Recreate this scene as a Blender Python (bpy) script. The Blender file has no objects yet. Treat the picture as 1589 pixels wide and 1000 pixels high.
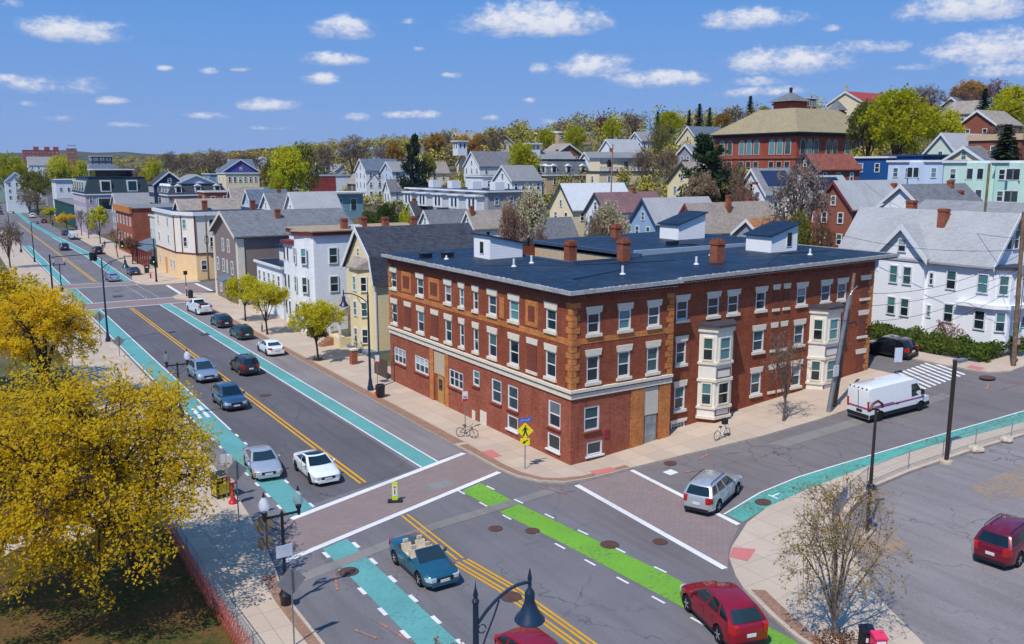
import bpy, bmesh, math, random
from mathutils import Vector, Matrix, noise
random.seed(7)
C = bpy.context.scene.collection
PI = math.pi
R = math.radians

# ------------------------------------------------------------------ camera
scene = bpy.context.scene
CAM = Vector((-32.114, -43.206, 19.12)); PITCH = 0.1766; YAW = 0.5693; F = 1354.0
cd = bpy.data.cameras.new('camera'); cam = bpy.data.objects.new('camera', cd); C.objects.link(cam)
cd.sensor_width = 36.0; cd.lens = F / 1589 * 36; cd.clip_start = .5; cd.clip_end = 20000
cam.location = CAM; cam.rotation_euler = (PI/2 - PITCH, 0, -YAW)
scene.camera = cam

# ------------------------------------------------------------------ terrain height and survey helpers
def softp(t, w): t /= w; return w * (t if t > 40 else math.log1p(math.exp(t)))
def ground(x, y=0.0):   # level main street, then a hill rising to the right
    return .072 * softp(x - 1, 1) + .12 * softp(x - 42, 4) - .30 * softp(x - 195, 12) + .108 * softp(x - 480, 12)
FW = Vector((math.sin(YAW)*math.cos(PITCH), math.cos(YAW)*math.cos(PITCH), -math.sin(PITCH)))
RT = Vector((math.cos(YAW), -math.sin(YAW), 0)); UP = RT.cross(FW)
def ray(px, py): return (FW*F + RT*(px - 794.5) + UP*(500 - py)).normalized()
def on_ground(px, py, H=0.0):          # survey: where a sight line meets the terrain (raised by H)
    d = ray(px, py); t = 5.0
    while t < 1500:
        P = CAM + d*t
        if P.z < ground(P.x) + H: break
        t += .5
    a, b = t - .5, t
    for _ in range(30):
        m = (a + b)/2; P = CAM + d*m
        if P.z < ground(P.x) + H: b = m
        else: a = m
    return CAM + d*b
def on_x(px, py, x): d = ray(px, py); return CAM + d*((x - CAM.x)/d.x)
def on_y(px, py, y): d = ray(px, py); return CAM + d*((y - CAM.y)/d.y)
def on_z(px, py, z): d = ray(px, py); return CAM + d*((z - CAM.z)/d.z)
def at_dist(px, py, D): d = ray(px, py); return CAM + d*(D/math.hypot(d.x, d.y))

# ------------------------------------------------------------------ materials
def lin(c):
    return tuple(((v/255)/12.92 if v <= 10 else ((v/255 + .055)/1.055)**2.4) for v in c)
def K(r, g, b, k=1.0): return tuple(v*k for v in lin((r, g, b)))
class NT:
    def __init__(s, name):
        s.m = bpy.data.materials.new(name); s.m.use_nodes = True; s.t = s.m.node_tree; s.n = s.t.nodes; s.l = s.t.links
        s.b = s.n['Principled BSDF']; s.out = s.n['Material Output']
    def node(s, typ, **kw):
        n = s.n.new(typ)
        for k, v in kw.items():
            if k in n.inputs.keys(): n.inputs[k].default_value = v
            else: setattr(n, k, v)
        return n
    def link(s, a, b): s.l.new(a, b)
    def math(s, op, a, b=None, c=None):
        n = s.n.new('ShaderNodeMath'); n.operation = op
        for i, v in enumerate((a, b, c)):
            if v is None: continue
            if isinstance(v, (int, float)): n.inputs[i].default_value = v
            else: s.link(v, n.inputs[i])
        return n.outputs[0]
    def mix(s, fac, a, b, blend='MIX'):
        n = s.n.new('ShaderNodeMix'); n.data_type = 'RGBA'; n.blend_type = blend
        for sock, v in ((n.inputs[0], fac), (n.inputs[6], a), (n.inputs[7], b)):
            if isinstance(v, (int, float)): sock.default_value = v
            elif isinstance(v, tuple): sock.default_value = (*v[:3], 1)
            else: s.link(v, sock)
        return n.outputs[2]
    def coord(s, kind='Object'): return s.n.new('ShaderNodeTexCoord').outputs[kind]
    def noise(s, vec, scale, detail=3, rough=.55):
        n = s.node('ShaderNodeTexNoise', Scale=scale, Detail=detail, Roughness=rough); s.link(vec, n.inputs['Vector']); return n.outputs['Fac']
    def ramp(s, v, lo, hi, a=0.0, b=1.0):
        n = s.n.new('ShaderNodeMapRange'); s.link(v, n.inputs[0])
        for i, q in enumerate((lo, hi, a, b)): n.inputs[1+i].default_value = q
        return n.outputs[0]
    def scaled(s, vec, sx, sy, sz):
        n = s.n.new('ShaderNodeMapping'); n.inputs['Scale'].default_value = (sx, sy, sz); s.link(vec, n.inputs[0]); return n.outputs[0]
    def wallco(s):
        v = s.coord(); sp = s.n.new('ShaderNodeSeparateXYZ'); s.link(v, sp.inputs[0])
        cb = s.n.new('ShaderNodeCombineXYZ'); s.link(s.math('ADD', sp.outputs[0], sp.outputs[1]), cb.inputs[0]); s.link(sp.outputs[2], cb.inputs[1])
        return cb.outputs[0], v, sp
    def bump(s, h, strength=.3, dist=.02):
        n = s.node('ShaderNodeBump', Strength=strength, Distance=dist); s.link(h, n.inputs['Height']); s.link(n.outputs[0], s.b.inputs['Normal'])
    def base(s, col):
        if isinstance(col, tuple): s.b.inputs['Base Color'].default_value = (*col[:3], 1)
        else: s.link(col, s.b.inputs['Base Color'])
    def set(s, rough=.7, spec=.4, metal=0, coat=0):
        s.b.inputs['Roughness'].default_value = rough; s.b.inputs['Specular IOR Level'].default_value = spec
        s.b.inputs['Metallic'].default_value = metal; s.b.inputs['Coat Weight'].default_value = coat
        return s.m
def mul(c, k): return tuple(v*k for v in c)
_mc = {}
def plain(name, col, rough=.7, spec=.4, metal=0, coat=0, var=.12, vs=2.5):
    if name in _mc: return _mc[name]
    t = NT(name); n = t.noise(t.coord(), vs, 4)
    t.base(t.mix(t.ramp(n, .3, .7), mul(col, 1-var), mul(col, 1+var)))
    _mc[name] = t.set(rough, spec, metal, coat); return _mc[name]
def brick(name, col, mortar=(.3, .26, .22), sc=1.0, var=.35):
    if name in _mc: return _mc[name]
    t = NT(name); w, v, sp = t.wallco()
    b = t.node('ShaderNodeTexBrick', Scale=1.0); b.inputs['Brick Width'].default_value = .22*sc; b.inputs['Row Height'].default_value = .075*sc
    b.inputs['Mortar Size'].default_value = .008*sc; b.inputs['Color1'].default_value = (*mul(col, 1-var), 1); b.inputs['Color2'].default_value = (*mul(col, 1+var), 1)
    b.inputs['Mortar'].default_value = (*mortar, 1); t.link(w, b.inputs['Vector'])
    n = t.noise(v, .55, 5, .7); c = t.mix(t.ramp(n, .38, .68, 0, .8), b.outputs[0], mul(col, .5), 'MIX')
    n2 = t.noise(v, 7, 4, .75); c = t.mix(t.ramp(n2, .4, .7, 0, .55), c, mul(col, 1.6)); n5 = t.noise(t.scaled(v, 2.2, 2.2, .12), 1.2, 4, .75); c = t.mix(t.ramp(n5, .52, .72, 0, .5), c, mul(col, .45)); n3 = t.noise(t.scaled(v, 1, 1, .35), 1.3, 4, .7); c = t.mix(t.ramp(n3, .55, .75, 0, .45), c, (col[0]*.8, col[1]*1.25, col[2]*2.2))
    n4 = t.noise(v, 14, 2, .8); c = t.mix(t.ramp(n4, .55, .75, 0, .5), c, mul(col, .4))
    t.base(c); t.bump(b.outputs['Fac'], .35, -.01)
    _mc[name] = t.set(.85, .25); return _mc[name]
def siding(name, col, pitch=.14, var=.07, dark=.62):
    if name in _mc: return _mc[name]
    t = NT(name); w, v, sp = t.wallco()
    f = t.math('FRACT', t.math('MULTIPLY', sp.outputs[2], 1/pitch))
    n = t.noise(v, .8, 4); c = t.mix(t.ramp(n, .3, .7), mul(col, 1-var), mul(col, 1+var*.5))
    c = t.mix(t.math('LESS_THAN', f, .12), c, mul(col, dark))  # shade line at each board's lower edge, painted into the siding colour
    t.base(c); t.bump(f, .6, -.03)
    _mc[name] = t.set(.6, .35); return _mc[name]
def shingle(name, col, var=.35, sc=1.0):
    if name in _mc: return _mc[name]
    t = NT(name); w, v, sp = t.wallco()
    b = t.node('ShaderNodeTexBrick', Scale=1.0); b.inputs['Brick Width'].default_value = .34*sc; b.inputs['Row Height'].default_value = .16*sc
    b.inputs['Mortar Size'].default_value = .012; b.inputs['Color1'].default_value = (*mul(col, 1-var), 1); b.inputs['Color2'].default_value = (*mul(col, 1+var), 1)
    b.inputs['Mortar'].default_value = (*mul(col, .5), 1); t.link(w, b.inputs['Vector'])
    n = t.noise(v, .35, 4); c = t.mix(t.ramp(n, .3, .7, 0, .5), b.outputs[0], mul(col, 1.15))
    t.base(c); t.bump(b.outputs['Fac'], .4, -.02)
    _mc[name] = t.set(.9, .2); return _mc[name]
def asphalt(name, col, crack=True):
    t = NT(name); v = t.coord(); n1 = t.noise(v, .12, 6, .6); n2 = t.noise(v, 9, 3, .7); n3 = t.noise(t.scaled(v, 1.6, .12, 1), .9, 3)
    c = t.mix(t.ramp(n1, .3, .7), mul(col, .78), mul(col, 1.2)); c = t.mix(t.ramp(n2, .3, .7, 0, .35), c, mul(col, 1.7))
    c = t.mix(t.ramp(n3, .45, .7, 0, .35), c, mul(col, .62))
    if crack:
        vo = t.node('ShaderNodeTexVoronoi', feature='DISTANCE_TO_EDGE', Scale=.22)
        d = t.n.new('ShaderNodeVectorMath'); d.operation = 'ADD'; nn = t.node('ShaderNodeTexNoise', Scale=1.2, Detail=3); t.link(v, nn.inputs[0])
        t.link(v, d.inputs[0]); t.link(nn.outputs['Color'], d.inputs[1]); t.link(d.outputs[0], vo.inputs['Vector'])
        k = t.math('MULTIPLY', t.math('LESS_THAN', vo.outputs[0], .006), t.ramp(n1, .45, .6, 0, .6)); c = t.mix(k, c, mul(col, .35))
    t.base(c); t.bump(n2, .15, .01); return t.set(.88, .25)
def paving(name, col, w=1.5, hgt=1.5, joint=.02, var=.08, offs=0.0):
    t = NT(name); v = t.coord()
    b = t.node('ShaderNodeTexBrick', Scale=1.0, offset=offs); b.inputs['Brick Width'].default_value = w; b.inputs['Row Height'].default_value = hgt
    b.inputs['Mortar Size'].default_value = joint; b.inputs['Color1'].default_value = (*mul(col, 1-var), 1); b.inputs['Color2'].default_value = (*mul(col, 1+var), 1)
    b.inputs['Mortar'].default_value = (*mul(col, .72), 1); t.link(v, b.inputs['Vector'])
    n = t.noise(v, .5, 5, .65); n2 = t.noise(v, 7, 4, .7)
    c = t.mix(t.ramp(n, .35, .7, 0, .35), b.outputs[0], mul(col, .72)); c = t.mix(t.ramp(n2, .45, .8, 0, .35), c, mul(col, .6))
    t.base(c); return t.set(.85, .25)
def roadpaint(name, col, wear=.3, under=(.10, .093, .098), lo=.52, hi=.68):
    t = NT(name); v = t.coord(); n = t.noise(v, 5, 5, .75); n2 = t.noise(v, .5, 3)
    k = t.math('MULTIPLY', t.ramp(n, lo, hi), t.ramp(n2, .3, .75, 0, wear*2))
    c = t.mix(t.ramp(t.noise(v, .35, 4), .3, .7), mul(col, .88), mul(col, 1.08))
    t.base(t.mix(k, c, under)); return t.set(.75, .3)
def leafmat(name, col, col2, sc=.9, transl=.35):
    if name in _mc: return _mc[name]
    t = NT(name); v = t.coord(); n = t.noise(v, sc, 3, .7); oi = t.n.new('ShaderNodeObjectInfo')
    n2 = t.noise(v, sc*9, 2)
    c = t.mix(t.ramp(n, .36, .64), col, col2); c = t.mix(t.ramp(n2, .3, .7, 0, .4), c, mul(col2, .85))
    c = t.mix(t.ramp(oi.outputs['Random'], 0, 1, 0, .45), c, mul(col2, .8))
    t.base(c); t.set(.7, .2)
    tr = t.n.new('ShaderNodeBsdfTranslucent'); t.link(c, tr.inputs[0]); mx = t.node('ShaderNodeMixShader'); mx.inputs[0].default_value = transl
    t.link(t.b.outputs[0], mx.inputs[1]); t.link(tr.outputs[0], mx.inputs[2]); t.link(mx.outputs[0], t.out.inputs[0])
    _mc[name] = t.m; return t.m
def paint(name, col, metal=.25, rough=.28, coat=1.0):
    if name in _mc: return _mc[name]
    t = NT(name); n = t.noise(t.coord(), 3, 3)
    t.base(t.mix(t.ramp(n, .3, .7, 0, .25), col, mul(col, .8)))
    _mc[name] = t.set(rough, .5, metal, coat); t.b.inputs['Coat Roughness'].default_value = .04; return _mc[name]
def glass(name, col, rough=.06):
    if name in _mc: return _mc[name]
    t = NT(name); n = t.noise(t.coord(), 1.7, 2); oi = t.n.new('ShaderNodeObjectInfo'); rr = oi.outputs['Random']; c = t.mix(t.ramp(n, .35, .65), col, mul(col, .55)); c = t.mix(t.ramp(rr, .5, 1, 0, .8), c, mul(col, 2.2)); t.base(t.mix(t.ramp(rr, .5, 0, 0, .8), c, mul(col, .35)))
    _mc[name] = t.set(rough, .8); return _mc[name]

# ------------------------------------------------------------------ mesh helpers
class MB:
    def __init__(s): s.v = []; s.f = []; s.m = []
    def face(s, pts, m=0):
        i = len(s.v); s.v += [tuple(p) for p in pts]; s.f.append(tuple(range(i, i+len(pts)))); s.m.append(m); return s
    def box(s, x0, x1, y0, y1, z0, z1, m=0):
        i = len(s.v); s.v += [(x, y, z) for x in (x0, x1) for y in (y0, y1) for z in (z0, z1)]
        for f in ((0, 1, 3, 2), (4, 6, 7, 5), (0, 4, 5, 1), (2, 3, 7, 6), (0, 2, 6, 4), (1, 5, 7, 3)): s.f.append(tuple(i+k for k in f)); s.m.append(m)
        return s
    def prism(s, poly, z0, z1, m=0, mside=None):         # poly counter-clockwise in xy; z may be a function of (x, y)
        n = len(poly); i = len(s.v); f0 = z0 if callable(z0) else (lambda x, y: z0); f1 = z1 if callable(z1) else (lambda x, y: z1)
        s.v += [(x, y, f0(x, y)) for x, y in poly] + [(x, y, f1(x, y)) for x, y in poly]
        s.f.append(tuple(i+n-1-k for k in range(n))); s.m.append(m); s.f.append(tuple(i+n+k for k in range(n))); s.m.append(m)
        for k in range(n):
            j = (k+1) % n; s.f.append((i+k, i+j, i+n+j, i+n+k)); s.m.append(m if mside is None else mside)
        return s
    def extrude(s, poly, axis, a, b, m=0):                # polygon of (p, q) in the plane across axis
        P = {'x': lambda p, q, t: (t, p, q), 'y': lambda p, q, t: (p, t, q)}[axis]
        n = len(poly); i = len(s.v); s.v += [P(p, q, a) for p, q in poly] + [P(p, q, b) for p, q in poly]
        s.f.append(tuple(i+k for k in range(n))); s.m.append(m); s.f.append(tuple(i+2*n-1-k for k in range(n))); s.m.append(m)
        for k in range(n):
            j = (k+1) % n; s.f.append((i+k, i+n+k, i+n+j, i+j)); s.m.append(m)
        return s
    def tube(s, pts, rad, n=8, m=0, cap=True):
        pts = [Vector(p) for p in pts]; rad = rad if isinstance(rad, (list, tuple)) else [rad]*len(pts); base = len(s.v); pu = None
        for k, p in enumerate(pts):
            d = (pts[min(k+1, len(pts)-1)] - pts[max(k-1, 0)]).normalized()
            if pu is None: pu = Vector((1, 0, 0)) if abs(d.x) < .9 else Vector((0, 1, 0))
            u = (pu - d*pu.dot(d)).normalized(); w = d.cross(u); pu = u
            s.v += [tuple(p + (u*math.cos(2*PI*j/n) + w*math.sin(2*PI*j/n))*rad[k]) for j in range(n)]
        for k in range(len(pts)-1):
            for j in range(n):
                a = base+k*n+j; b = base+k*n+(j+1) % n; s.f.append((a, b, b+n, a+n)); s.m.append(m)
        if cap:
            s.f.append(tuple(base+n-1-j for j in range(n))); s.m.append(m); e = base+(len(pts)-1)*n; s.f.append(tuple(e+j for j in range(n))); s.m.append(m)
        return s
    def lathe(s, prof, n=16, c=(0, 0, 0), m=0, axis='z'):
        base = len(s.v)
        for r, z in prof:
            for j in range(n):
                a = 2*PI*j/n; p = (r*math.cos(a), r*math.sin(a), z) if axis == 'z' else (r*math.cos(a), z, r*math.sin(a))
                s.v.append((c[0]+p[0], c[1]+p[1], c[2]+p[2]))
        for k in range(len(prof)-1):
            for j in range(n):
                a = base+k*n+j; b = base+k*n+(j+1) % n; s.f.append((a, b, b+n, a+n)); s.m.append(m)
        s.f.append(tuple(base+n-1-j for j in range(n))); s.m.append(m); e = base+(len(prof)-1)*n; s.f.append(tuple(e+j for j in range(n))); s.m.append(m)
        return s
    def mesh(s, name, mats, smooth=False, sharp=40):
        me = bpy.data.meshes.new(name); me.from_pydata(s.v, [], s.f); mats = mats if isinstance(mats, (list, tuple)) else [mats]
        for q in mats: me.materials.append(q)
        me.polygons.foreach_set('material_index', s.m)
        bm = bmesh.new(); bm.from_mesh(me)
        if len(bm.verts) < 60000: bmesh.ops.remove_doubles(bm, verts=bm.verts, dist=.0005)
        bmesh.ops.recalc_face_normals(bm, faces=bm.faces)
        if smooth:
            for f in bm.faces: f.smooth = True
            for e in bm.edges:
                if len(e.link_faces) == 2 and e.calc_face_angle(0) > R(sharp): e.smooth = False
        bm.to_mesh(me); bm.free(); return me
    def build(s, name, mats, parent=None, smooth=False, loc=(0, 0, 0), rz=0, sharp=40):
        return put(name, s.mesh(name, mats, smooth, sharp), parent, loc, rz)
def put(name, me, parent=None, loc=(0, 0, 0), rz=0):
    o = bpy.data.objects.new(name, me); C.objects.link(o); o.location = loc; o.rotation_euler = (0, 0, rz); o.parent = parent; return o
def tag(o, label=None, cat=None, group=None, kind=None):
    if label: o['label'] = label
    if cat: o['category'] = cat
    if group: o['group'] = group
    if kind: o['kind'] = kind
    return o
def thing(name, label, cat, loc=(0, 0, 0), rz=0, group=None):
    o = put(name, None, None, loc, rz); o.empty_display_size = .3; return tag(o, label, cat, group)
def dup(root, loc, rz, label, group=None, scale=None):
    def cp(o, par):
        c = o.copy(); C.objects.link(c); c.parent = par
        for ch in o.children: cp(ch, c)
        return c
    r = cp(root, None); r.location = loc; r.rotation_euler = (0, 0, rz); r['label'] = label
    if group: r['group'] = group
    if scale: r.scale = scale if isinstance(scale, tuple) else (scale,)*3
    return r

# ------------------------------------------------------------------ common materials
WHITE = plain('white_trim', (.72, .72, .72), .5, .4, var=.05)
CREAM = plain('cream_trim', (.68, .62, .50), .6, var=.06)
PALE = plain('pale_stone', (.71, .64, .51), .75, var=.1, vs=5)
PANE = glass('window_glass', (.014, .034, .045)); PANE_T = glass('curtained_glass', (.06, .16, .17), .12); PANE_W = glass('blind_glass', (.30, .34, .36), .25)
BLACK = plain('black_metal', (.012, .013, .018), .4, .5); DARKB = plain('dark_blue_metal', (.012, .028, .06), .35, .5)
GALV = plain('galvanised_steel', (.30, .31, .32), .45, .5, .6); CHROME = plain('chrome', (.6, .6, .62), .2, .5, 1.0, var=.02)
WOODP = plain('pole_wood', (.20, .13, .08), .9, .2, var=.35, vs=3)
CHIM = brick('chimney_brick', (.30, .075, .035), (.28, .2, .15), 1.2)
def membrane():
    t = NT('dark_membrane'); v = t.coord(); b = t.node('ShaderNodeTexBrick', Scale=1.0, offset=.37); b.inputs['Brick Width'].default_value = 9; b.inputs['Row Height'].default_value = 2.6; b.inputs['Mortar Size'].default_value = .03
    for k, c in (('Color1', (.007, .018, .040)), ('Color2', (.010, .024, .052)), ('Mortar', (.035, .045, .065))): b.inputs[k].default_value = (*c, 1)
    t.link(v, b.inputs['Vector']); n = t.noise(v, .22, 5, .65); n2 = t.noise(v, .9, 5, .75); n3 = t.noise(v, 6, 3, .7)
    c = t.mix(t.ramp(n, .5, .66, 0, .5), b.outputs[0], (.035, .045, .065)); c = t.mix(t.ramp(n2, .58, .72, 0, .5), c, (.09, .075, .07)); c = t.mix(t.ramp(n3, .6, .75, 0, .4), c, (.006, .008, .014))
    t.base(c); r = t.ramp(n2, .35, .65, .38, .7); t.link(r, t.b.inputs['Roughness']); m = t.set(.5, .3); return m
FLATROOF = membrane()
GREYROOF = plain('grey_membrane', (.2, .2, .2), .8, var=.2, vs=.8)
TANROOF = plain('tan_gravel_roof', (.36, .27, .18), .95, .1, var=.15, vs=2)
# ------------------------------------------------------------------ ground sheets
def drape(name, poly, mat_, off, kind='structure', thick=0.0, mside=None, holes=()):
    bm = bmesh.new(); vs = [bm.verts.new((x, y, 0)) for x, y in poly]; bm.faces.new(vs)
    xs = [p[0] for p in poly]; x = math.floor(min(xs))
    st = 1
    k = max(x, -5)
    while k < max(xs):
        if k > min(xs) and (k < 8 or k % 5 == 0):
            bmesh.ops.bisect_plane(bm, geom=bm.verts[:]+bm.edges[:]+bm.faces[:], plane_co=(k, 0, 0), plane_no=(1, 0, 0))
        k += 1
    if thick:
        r = bmesh.ops.extrude_face_region(bm, geom=bm.faces[:])
        up = {v for v in r['geom'] if isinstance(v, bmesh.types.BMVert)}
        for v in bm.verts: v.co.z = ground(v.co.x) + (off if v in up else off - thick)
    else:
        for v in bm.verts: v.co.z = ground(v.co.x) + off
    bmesh.ops.recalc_face_normals(bm, faces=bm.faces)
    if not thick:
        for f in bm.faces:
            if f.normal.z < 0: f.normal_flip()
    me = bpy.data.meshes.new(name); bm.to_mesh(me)
    if thick and mside:
        me.materials.append(mat_); me.materials.append(mside)
        for p in me.polygons: p.material_index = 0 if p.normal.z > .5 else 1
    else: me.materials.append(mat_)
    bm.free(); o = put(name, me); o['kind'] = kind; return o
def strip(line, w0, w1):
    L = []; Rr = []
    for i, p in enumerate(line):
        a = Vector(line[max(i-1, 0)]); b = Vector(line[min(i+1, len(line)-1)]); d = (b-a).normalized(); n = Vector((d.y, -d.x))
        L.append((p[0]+n.x*w0, p[1]+n.y*w0)); Rr.append((p[0]+n.x*w1, p[1]+n.y*w1))
    return L + Rr[::-1]
class Sheets:                     # many painted pieces of one kind on the road as one sheet
    def __init__(s): s.polys = []
    def line(s, pts, w): s.polys.append(strip(pts, -w/2, w/2)); return s
    def poly(s, p): s.polys.append(p); return s
    def dashes(s, a, b, n, ln, w):
        a = Vector(a); b = Vector(b)
        for i in range(n):
            c = a.lerp(b, i/(n-1)) if n > 1 else a; d = (b-a).normalized()*ln/2
            s.line([tuple(c-d), tuple(c+d)], w)
        return s
    def build(s, name, m, off):
        bm = bmesh.new()
        for p in s.polys: bm.faces.new([bm.verts.new((x, y, 0)) for x, y in p])
        for k in list(range(-5, 8)) + list(range(10, 60, 5)):
            bmesh.ops.bisect_plane(bm, geom=bm.verts[:]+bm.edges[:]+bm.faces[:], plane_co=(k, 0, 0), plane_no=(1, 0, 0))
        for v in bm.verts: v.co.z = ground(v.co.x) + off
        for f in bm.faces:
            f.normal_update()
            if f.normal.z < 0: f.normal_flip()
        me = bpy.data.meshes.new(name); bm.to_mesh(me); bm.free(); me.materials.append(m); o = put(name, me); o['kind'] = 'structure'; return o

# terrain: one big sheet to the horizon
def terrain():
    xs = [-5000, -3000, -1500, -700, -300, -120, -60, -40, -30] + list(range(-25, 60, 1)) + list(range(60, 360, 10)) + [380, 420, 500, 700, 1500, 3000, 5000]
    ys = [-1000, -600, -300, -120] + list(range(-60, 120, 20)) + list(range(120, 520, 40)) + [600, 900, 1500, 3000, 5500]
    mb = MB(); n = len(ys)
    for x in xs:
        for y in ys: mb.v.append((x, y, ground(x) - .06))
    for i in range(len(xs)-1):
        for j in range(n-1): mb.f.append((i*n+j, (i+1)*n+j, (i+1)*n+j+1, i*n+j+1)); mb.m.append(0)
    t = NT('earth_and_yards'); v = t.coord(); a = t.noise(v, .03, 5, .6); b = t.noise(v, .35, 5, .7)
    c = t.mix(t.ramp(a, .4, .6), (.055, .075, .02), (.13, .10, .06)); c = t.mix(t.ramp(b, .4, .65, 0, .8), c, (.16, .13, .10))
    t.base(c); t.set(.95, .1)
    o = mb.build('ground', t.m); o['kind'] = 'structure'
terrain()
ASPH = asphalt('street_asphalt', (.152, .142, .150)); ASPH2 = asphalt('side_street_asphalt', (.155, .136, .136)); ASPH3 = asphalt('parking_asphalt', (.205, .183, .182))
CONC = paving('pale_concrete', (.53, .42, .325), 1.6, 1.6, .025); KERB = plain('kerb_granite', (.42, .36, .30), .85, var=.2, vs=4)
BRICKP = paving('brick_red_crossing', (.275, .208, .195), .4, .2, .015, .06, .5); BRKW = paving('brick_strip', (.33, .19, .13), .22, .11, .012, .2, .5)
WPAINT = roadpaint('white_road_paint', (.72, .70, .69), .22); YPAINT = roadpaint('yellow_road_paint', (.66, .33, .012), .25)
TEAL = roadpaint('teal_lane_paint', (.115, .345, .33), .55, lo=.5, hi=.7); GREEN = roadpaint('bright_green_lane_paint', (.16, .375, .032), .75, lo=.5, hi=.68); TEAL2 = roadpaint('worn_teal_paint', (.09, .37, .30), .8, lo=.45, hi=.62)
PINK = plain('red_tactile_paving', (.55, .17, .16), .8, var=.1, vs=9)
# main street
CL = [(-12.2, -70), (-12.2, 110), (-12.6, 165), (-12.8, 225), (-12.5, 300), (-11, 370), (-5, 455), (6, 520), (25, 600)]
drape('main_street', strip(CL, -8.9, 8.4), ASPH, .0)
drape('traffic_lanes', [(-16.2, 3), (-8.45, 5.2), (-8.45, 85), (-16.2, 85)], asphalt('worn_lane_asphalt', (.108, .101, .110)), .004)
drape('parking_lane', [(-6.7, 5.9), (-4.2, 6.6), (-4.1, 84), (-6.9, 84)], asphalt('parking_lane_asphalt', (.205, .182, .185), False), .004)
drape('side_street', [(-4.2, -30), (3, -17), (8, -13.0), (60, -18), (60, 2), (31, -2.0), (8, -2.5), (-4.2, 2)], ASPH2, .004)
drape('back_street', [(31.6, -4.2), (37.2, -4.2), (37.2, 60), (31.6, 60)], ASPH2, .008)
drape('cross_street', strip([(-4.5, 100.2), (60, 100.2)], -5.5, 5.5), ASPH2, .004)
# pavements (raised slabs with a kerb face)
drape('building_pavement', [(-4.1, 6.5), (-4.1, 2.3), (-3.9, .4), (-3.2, -1.2), (-2.0, -2.15), (-.6, -2.45), (2.8, -2.65), (7.1, -3.25), (13.2, -4.15), (18.8, -4.5), (22, -4.45), (29.5, -4.4), (31.2, -3.9), (31.8, -2.6), (31.9, 27.5), (2, 27.5), (2, 91), (-1, 93.6), (-4.2, 93.8), (-5.6, 91.5), (-5.6, 89), (-4.0, 86), (-4.0, 60)], CONC, .13, thick=.2, mside=KERB)
drape('brick_edging', [(-4.1, 8), (-3.3, 8), (-3.3, 84), (-3.9, 84)], BRKW, .137)
drape('corner_edging', [(-4.0, 7.5), (-4.0, 2.3), (-3.8, .45), (-3.1, -1.1), (-1.95, -2.05), (-.6, -2.35), (2.8, -2.55), (2.8, -2.1), (-.5, -1.9), (-1.8, -1.55), (-2.7, -.85), (-3.3, .6), (-3.45, 2.4), (-3.35, 7.5)], BRKW, .139)
drape('far_pavement', [(-3.6, 107), (2, 106.4), (2, 250), (-3.6, 250), (-4.0, 165), (-3.9, 140), (-3.6, 135), (-5.4, 126), (-7.4, 114), (-7.2, 110.5), (-6, 107.4)], CONC, .13, thick=.2, mside=KERB)
drape('left_pavement', [(-21.0, -45), (-21.0, -6.5), (-20.6, -4.3), (-19.9, 1.0), (-19.6, 5.3), (-19.2, 16), (-18.35, 24), (-18.3, 92), (-18.3, 130), (-18.7, 260), (-24.0, 260), (-23.8, 0), (-23.8, -45)], CONC, .13, thick=.2, mside=KERB)
drape('left_edging', [(-21.6, -45), (-21.15, -45), (-21.15, -7.2), (-20.75, -4.6), (-21.4, -4.6), (-21.6, -7.2)], BRKW, .138)
drape('corner_plaza', [(60, -17.3), (60, -16.6), (28.1, -13.95), (22.6, -13.05), (19.4, -12.45), (13.8, -11.95), (8, -11.85), (4.7, -12.05), (2.4, -12.7), (-.3, -14.2), (-1.3, -14.95), (-2.5, -16.5), (-3.2, -17.7), (-4.0, -19.9), (-4.5, -21.6), (-5.0, -26), (-5.2, -45), (-1.9, -45), (-1.5, -26.5), (1.2, -21.5), (4.8, -17.2), (7, -15.4), (11, -14.0), (15, -14.0), (21, -14.5), (28, -15.4)], CONC, .13, thick=.2, mside=KERB)
drape('plaza_edging', [(-3.0, -17.9), (-3.8, -20), (-4.3, -21.7), (-4.8, -26), (-4.2, -26), (-3.8, -22), (-3.2, -20.2), (-2.5, -18.3)], BRKW, .138)
drape('hedge_pavement', [(36.7, 25), (36.7, -4.4), (37.1, -6.4), (38.4, -7.3), (41, -7.5), (60, -8.4), (60, -6.2), (42, -5.2), (38.8, -4.4), (38.6, 25)], CONC, .13, thick=.2, mside=KERB)
drape('parking_lot', [(-1.5, -26.5), (-1.9, -45), (60, -50), (60, -17.5), (28, -15.5), (21, -14.6), (15, -14.1), (11, -14.1), (7, -15.5), (4.8, -17.3), (1.2, -21.6)], ASPH3, .02)
GRASS = NT('lawn_and_leaf_litter'); _v = GRASS.coord(); _a = GRASS.noise(_v, .45, 5, .7); _b = GRASS.noise(_v, 6, 4, .75)
_c = GRASS.mix(GRASS.ramp(_a, .4, .58), (.03, .05, .010), (.11, .06, .022)); GRASS.base(GRASS.mix(GRASS.ramp(_b, .4, .7, 0, .6), _c, (.19, .115, .04))); GRASS.set(.95, .1); GRASS.bump(_b, .6, .05)
drape('park_lawn', [(-90, -60), (-23.9, -60), (-23.9, 40), (-90, 40)], GRASS.m, .04)
drape('park_path', strip([(-42, -6), (-36, 1), (-31.5, 6.5), (-28.5, 6), (-25, 9), (-23.8, 10)], -1.3, 1.3), CONC, .05)
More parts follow.
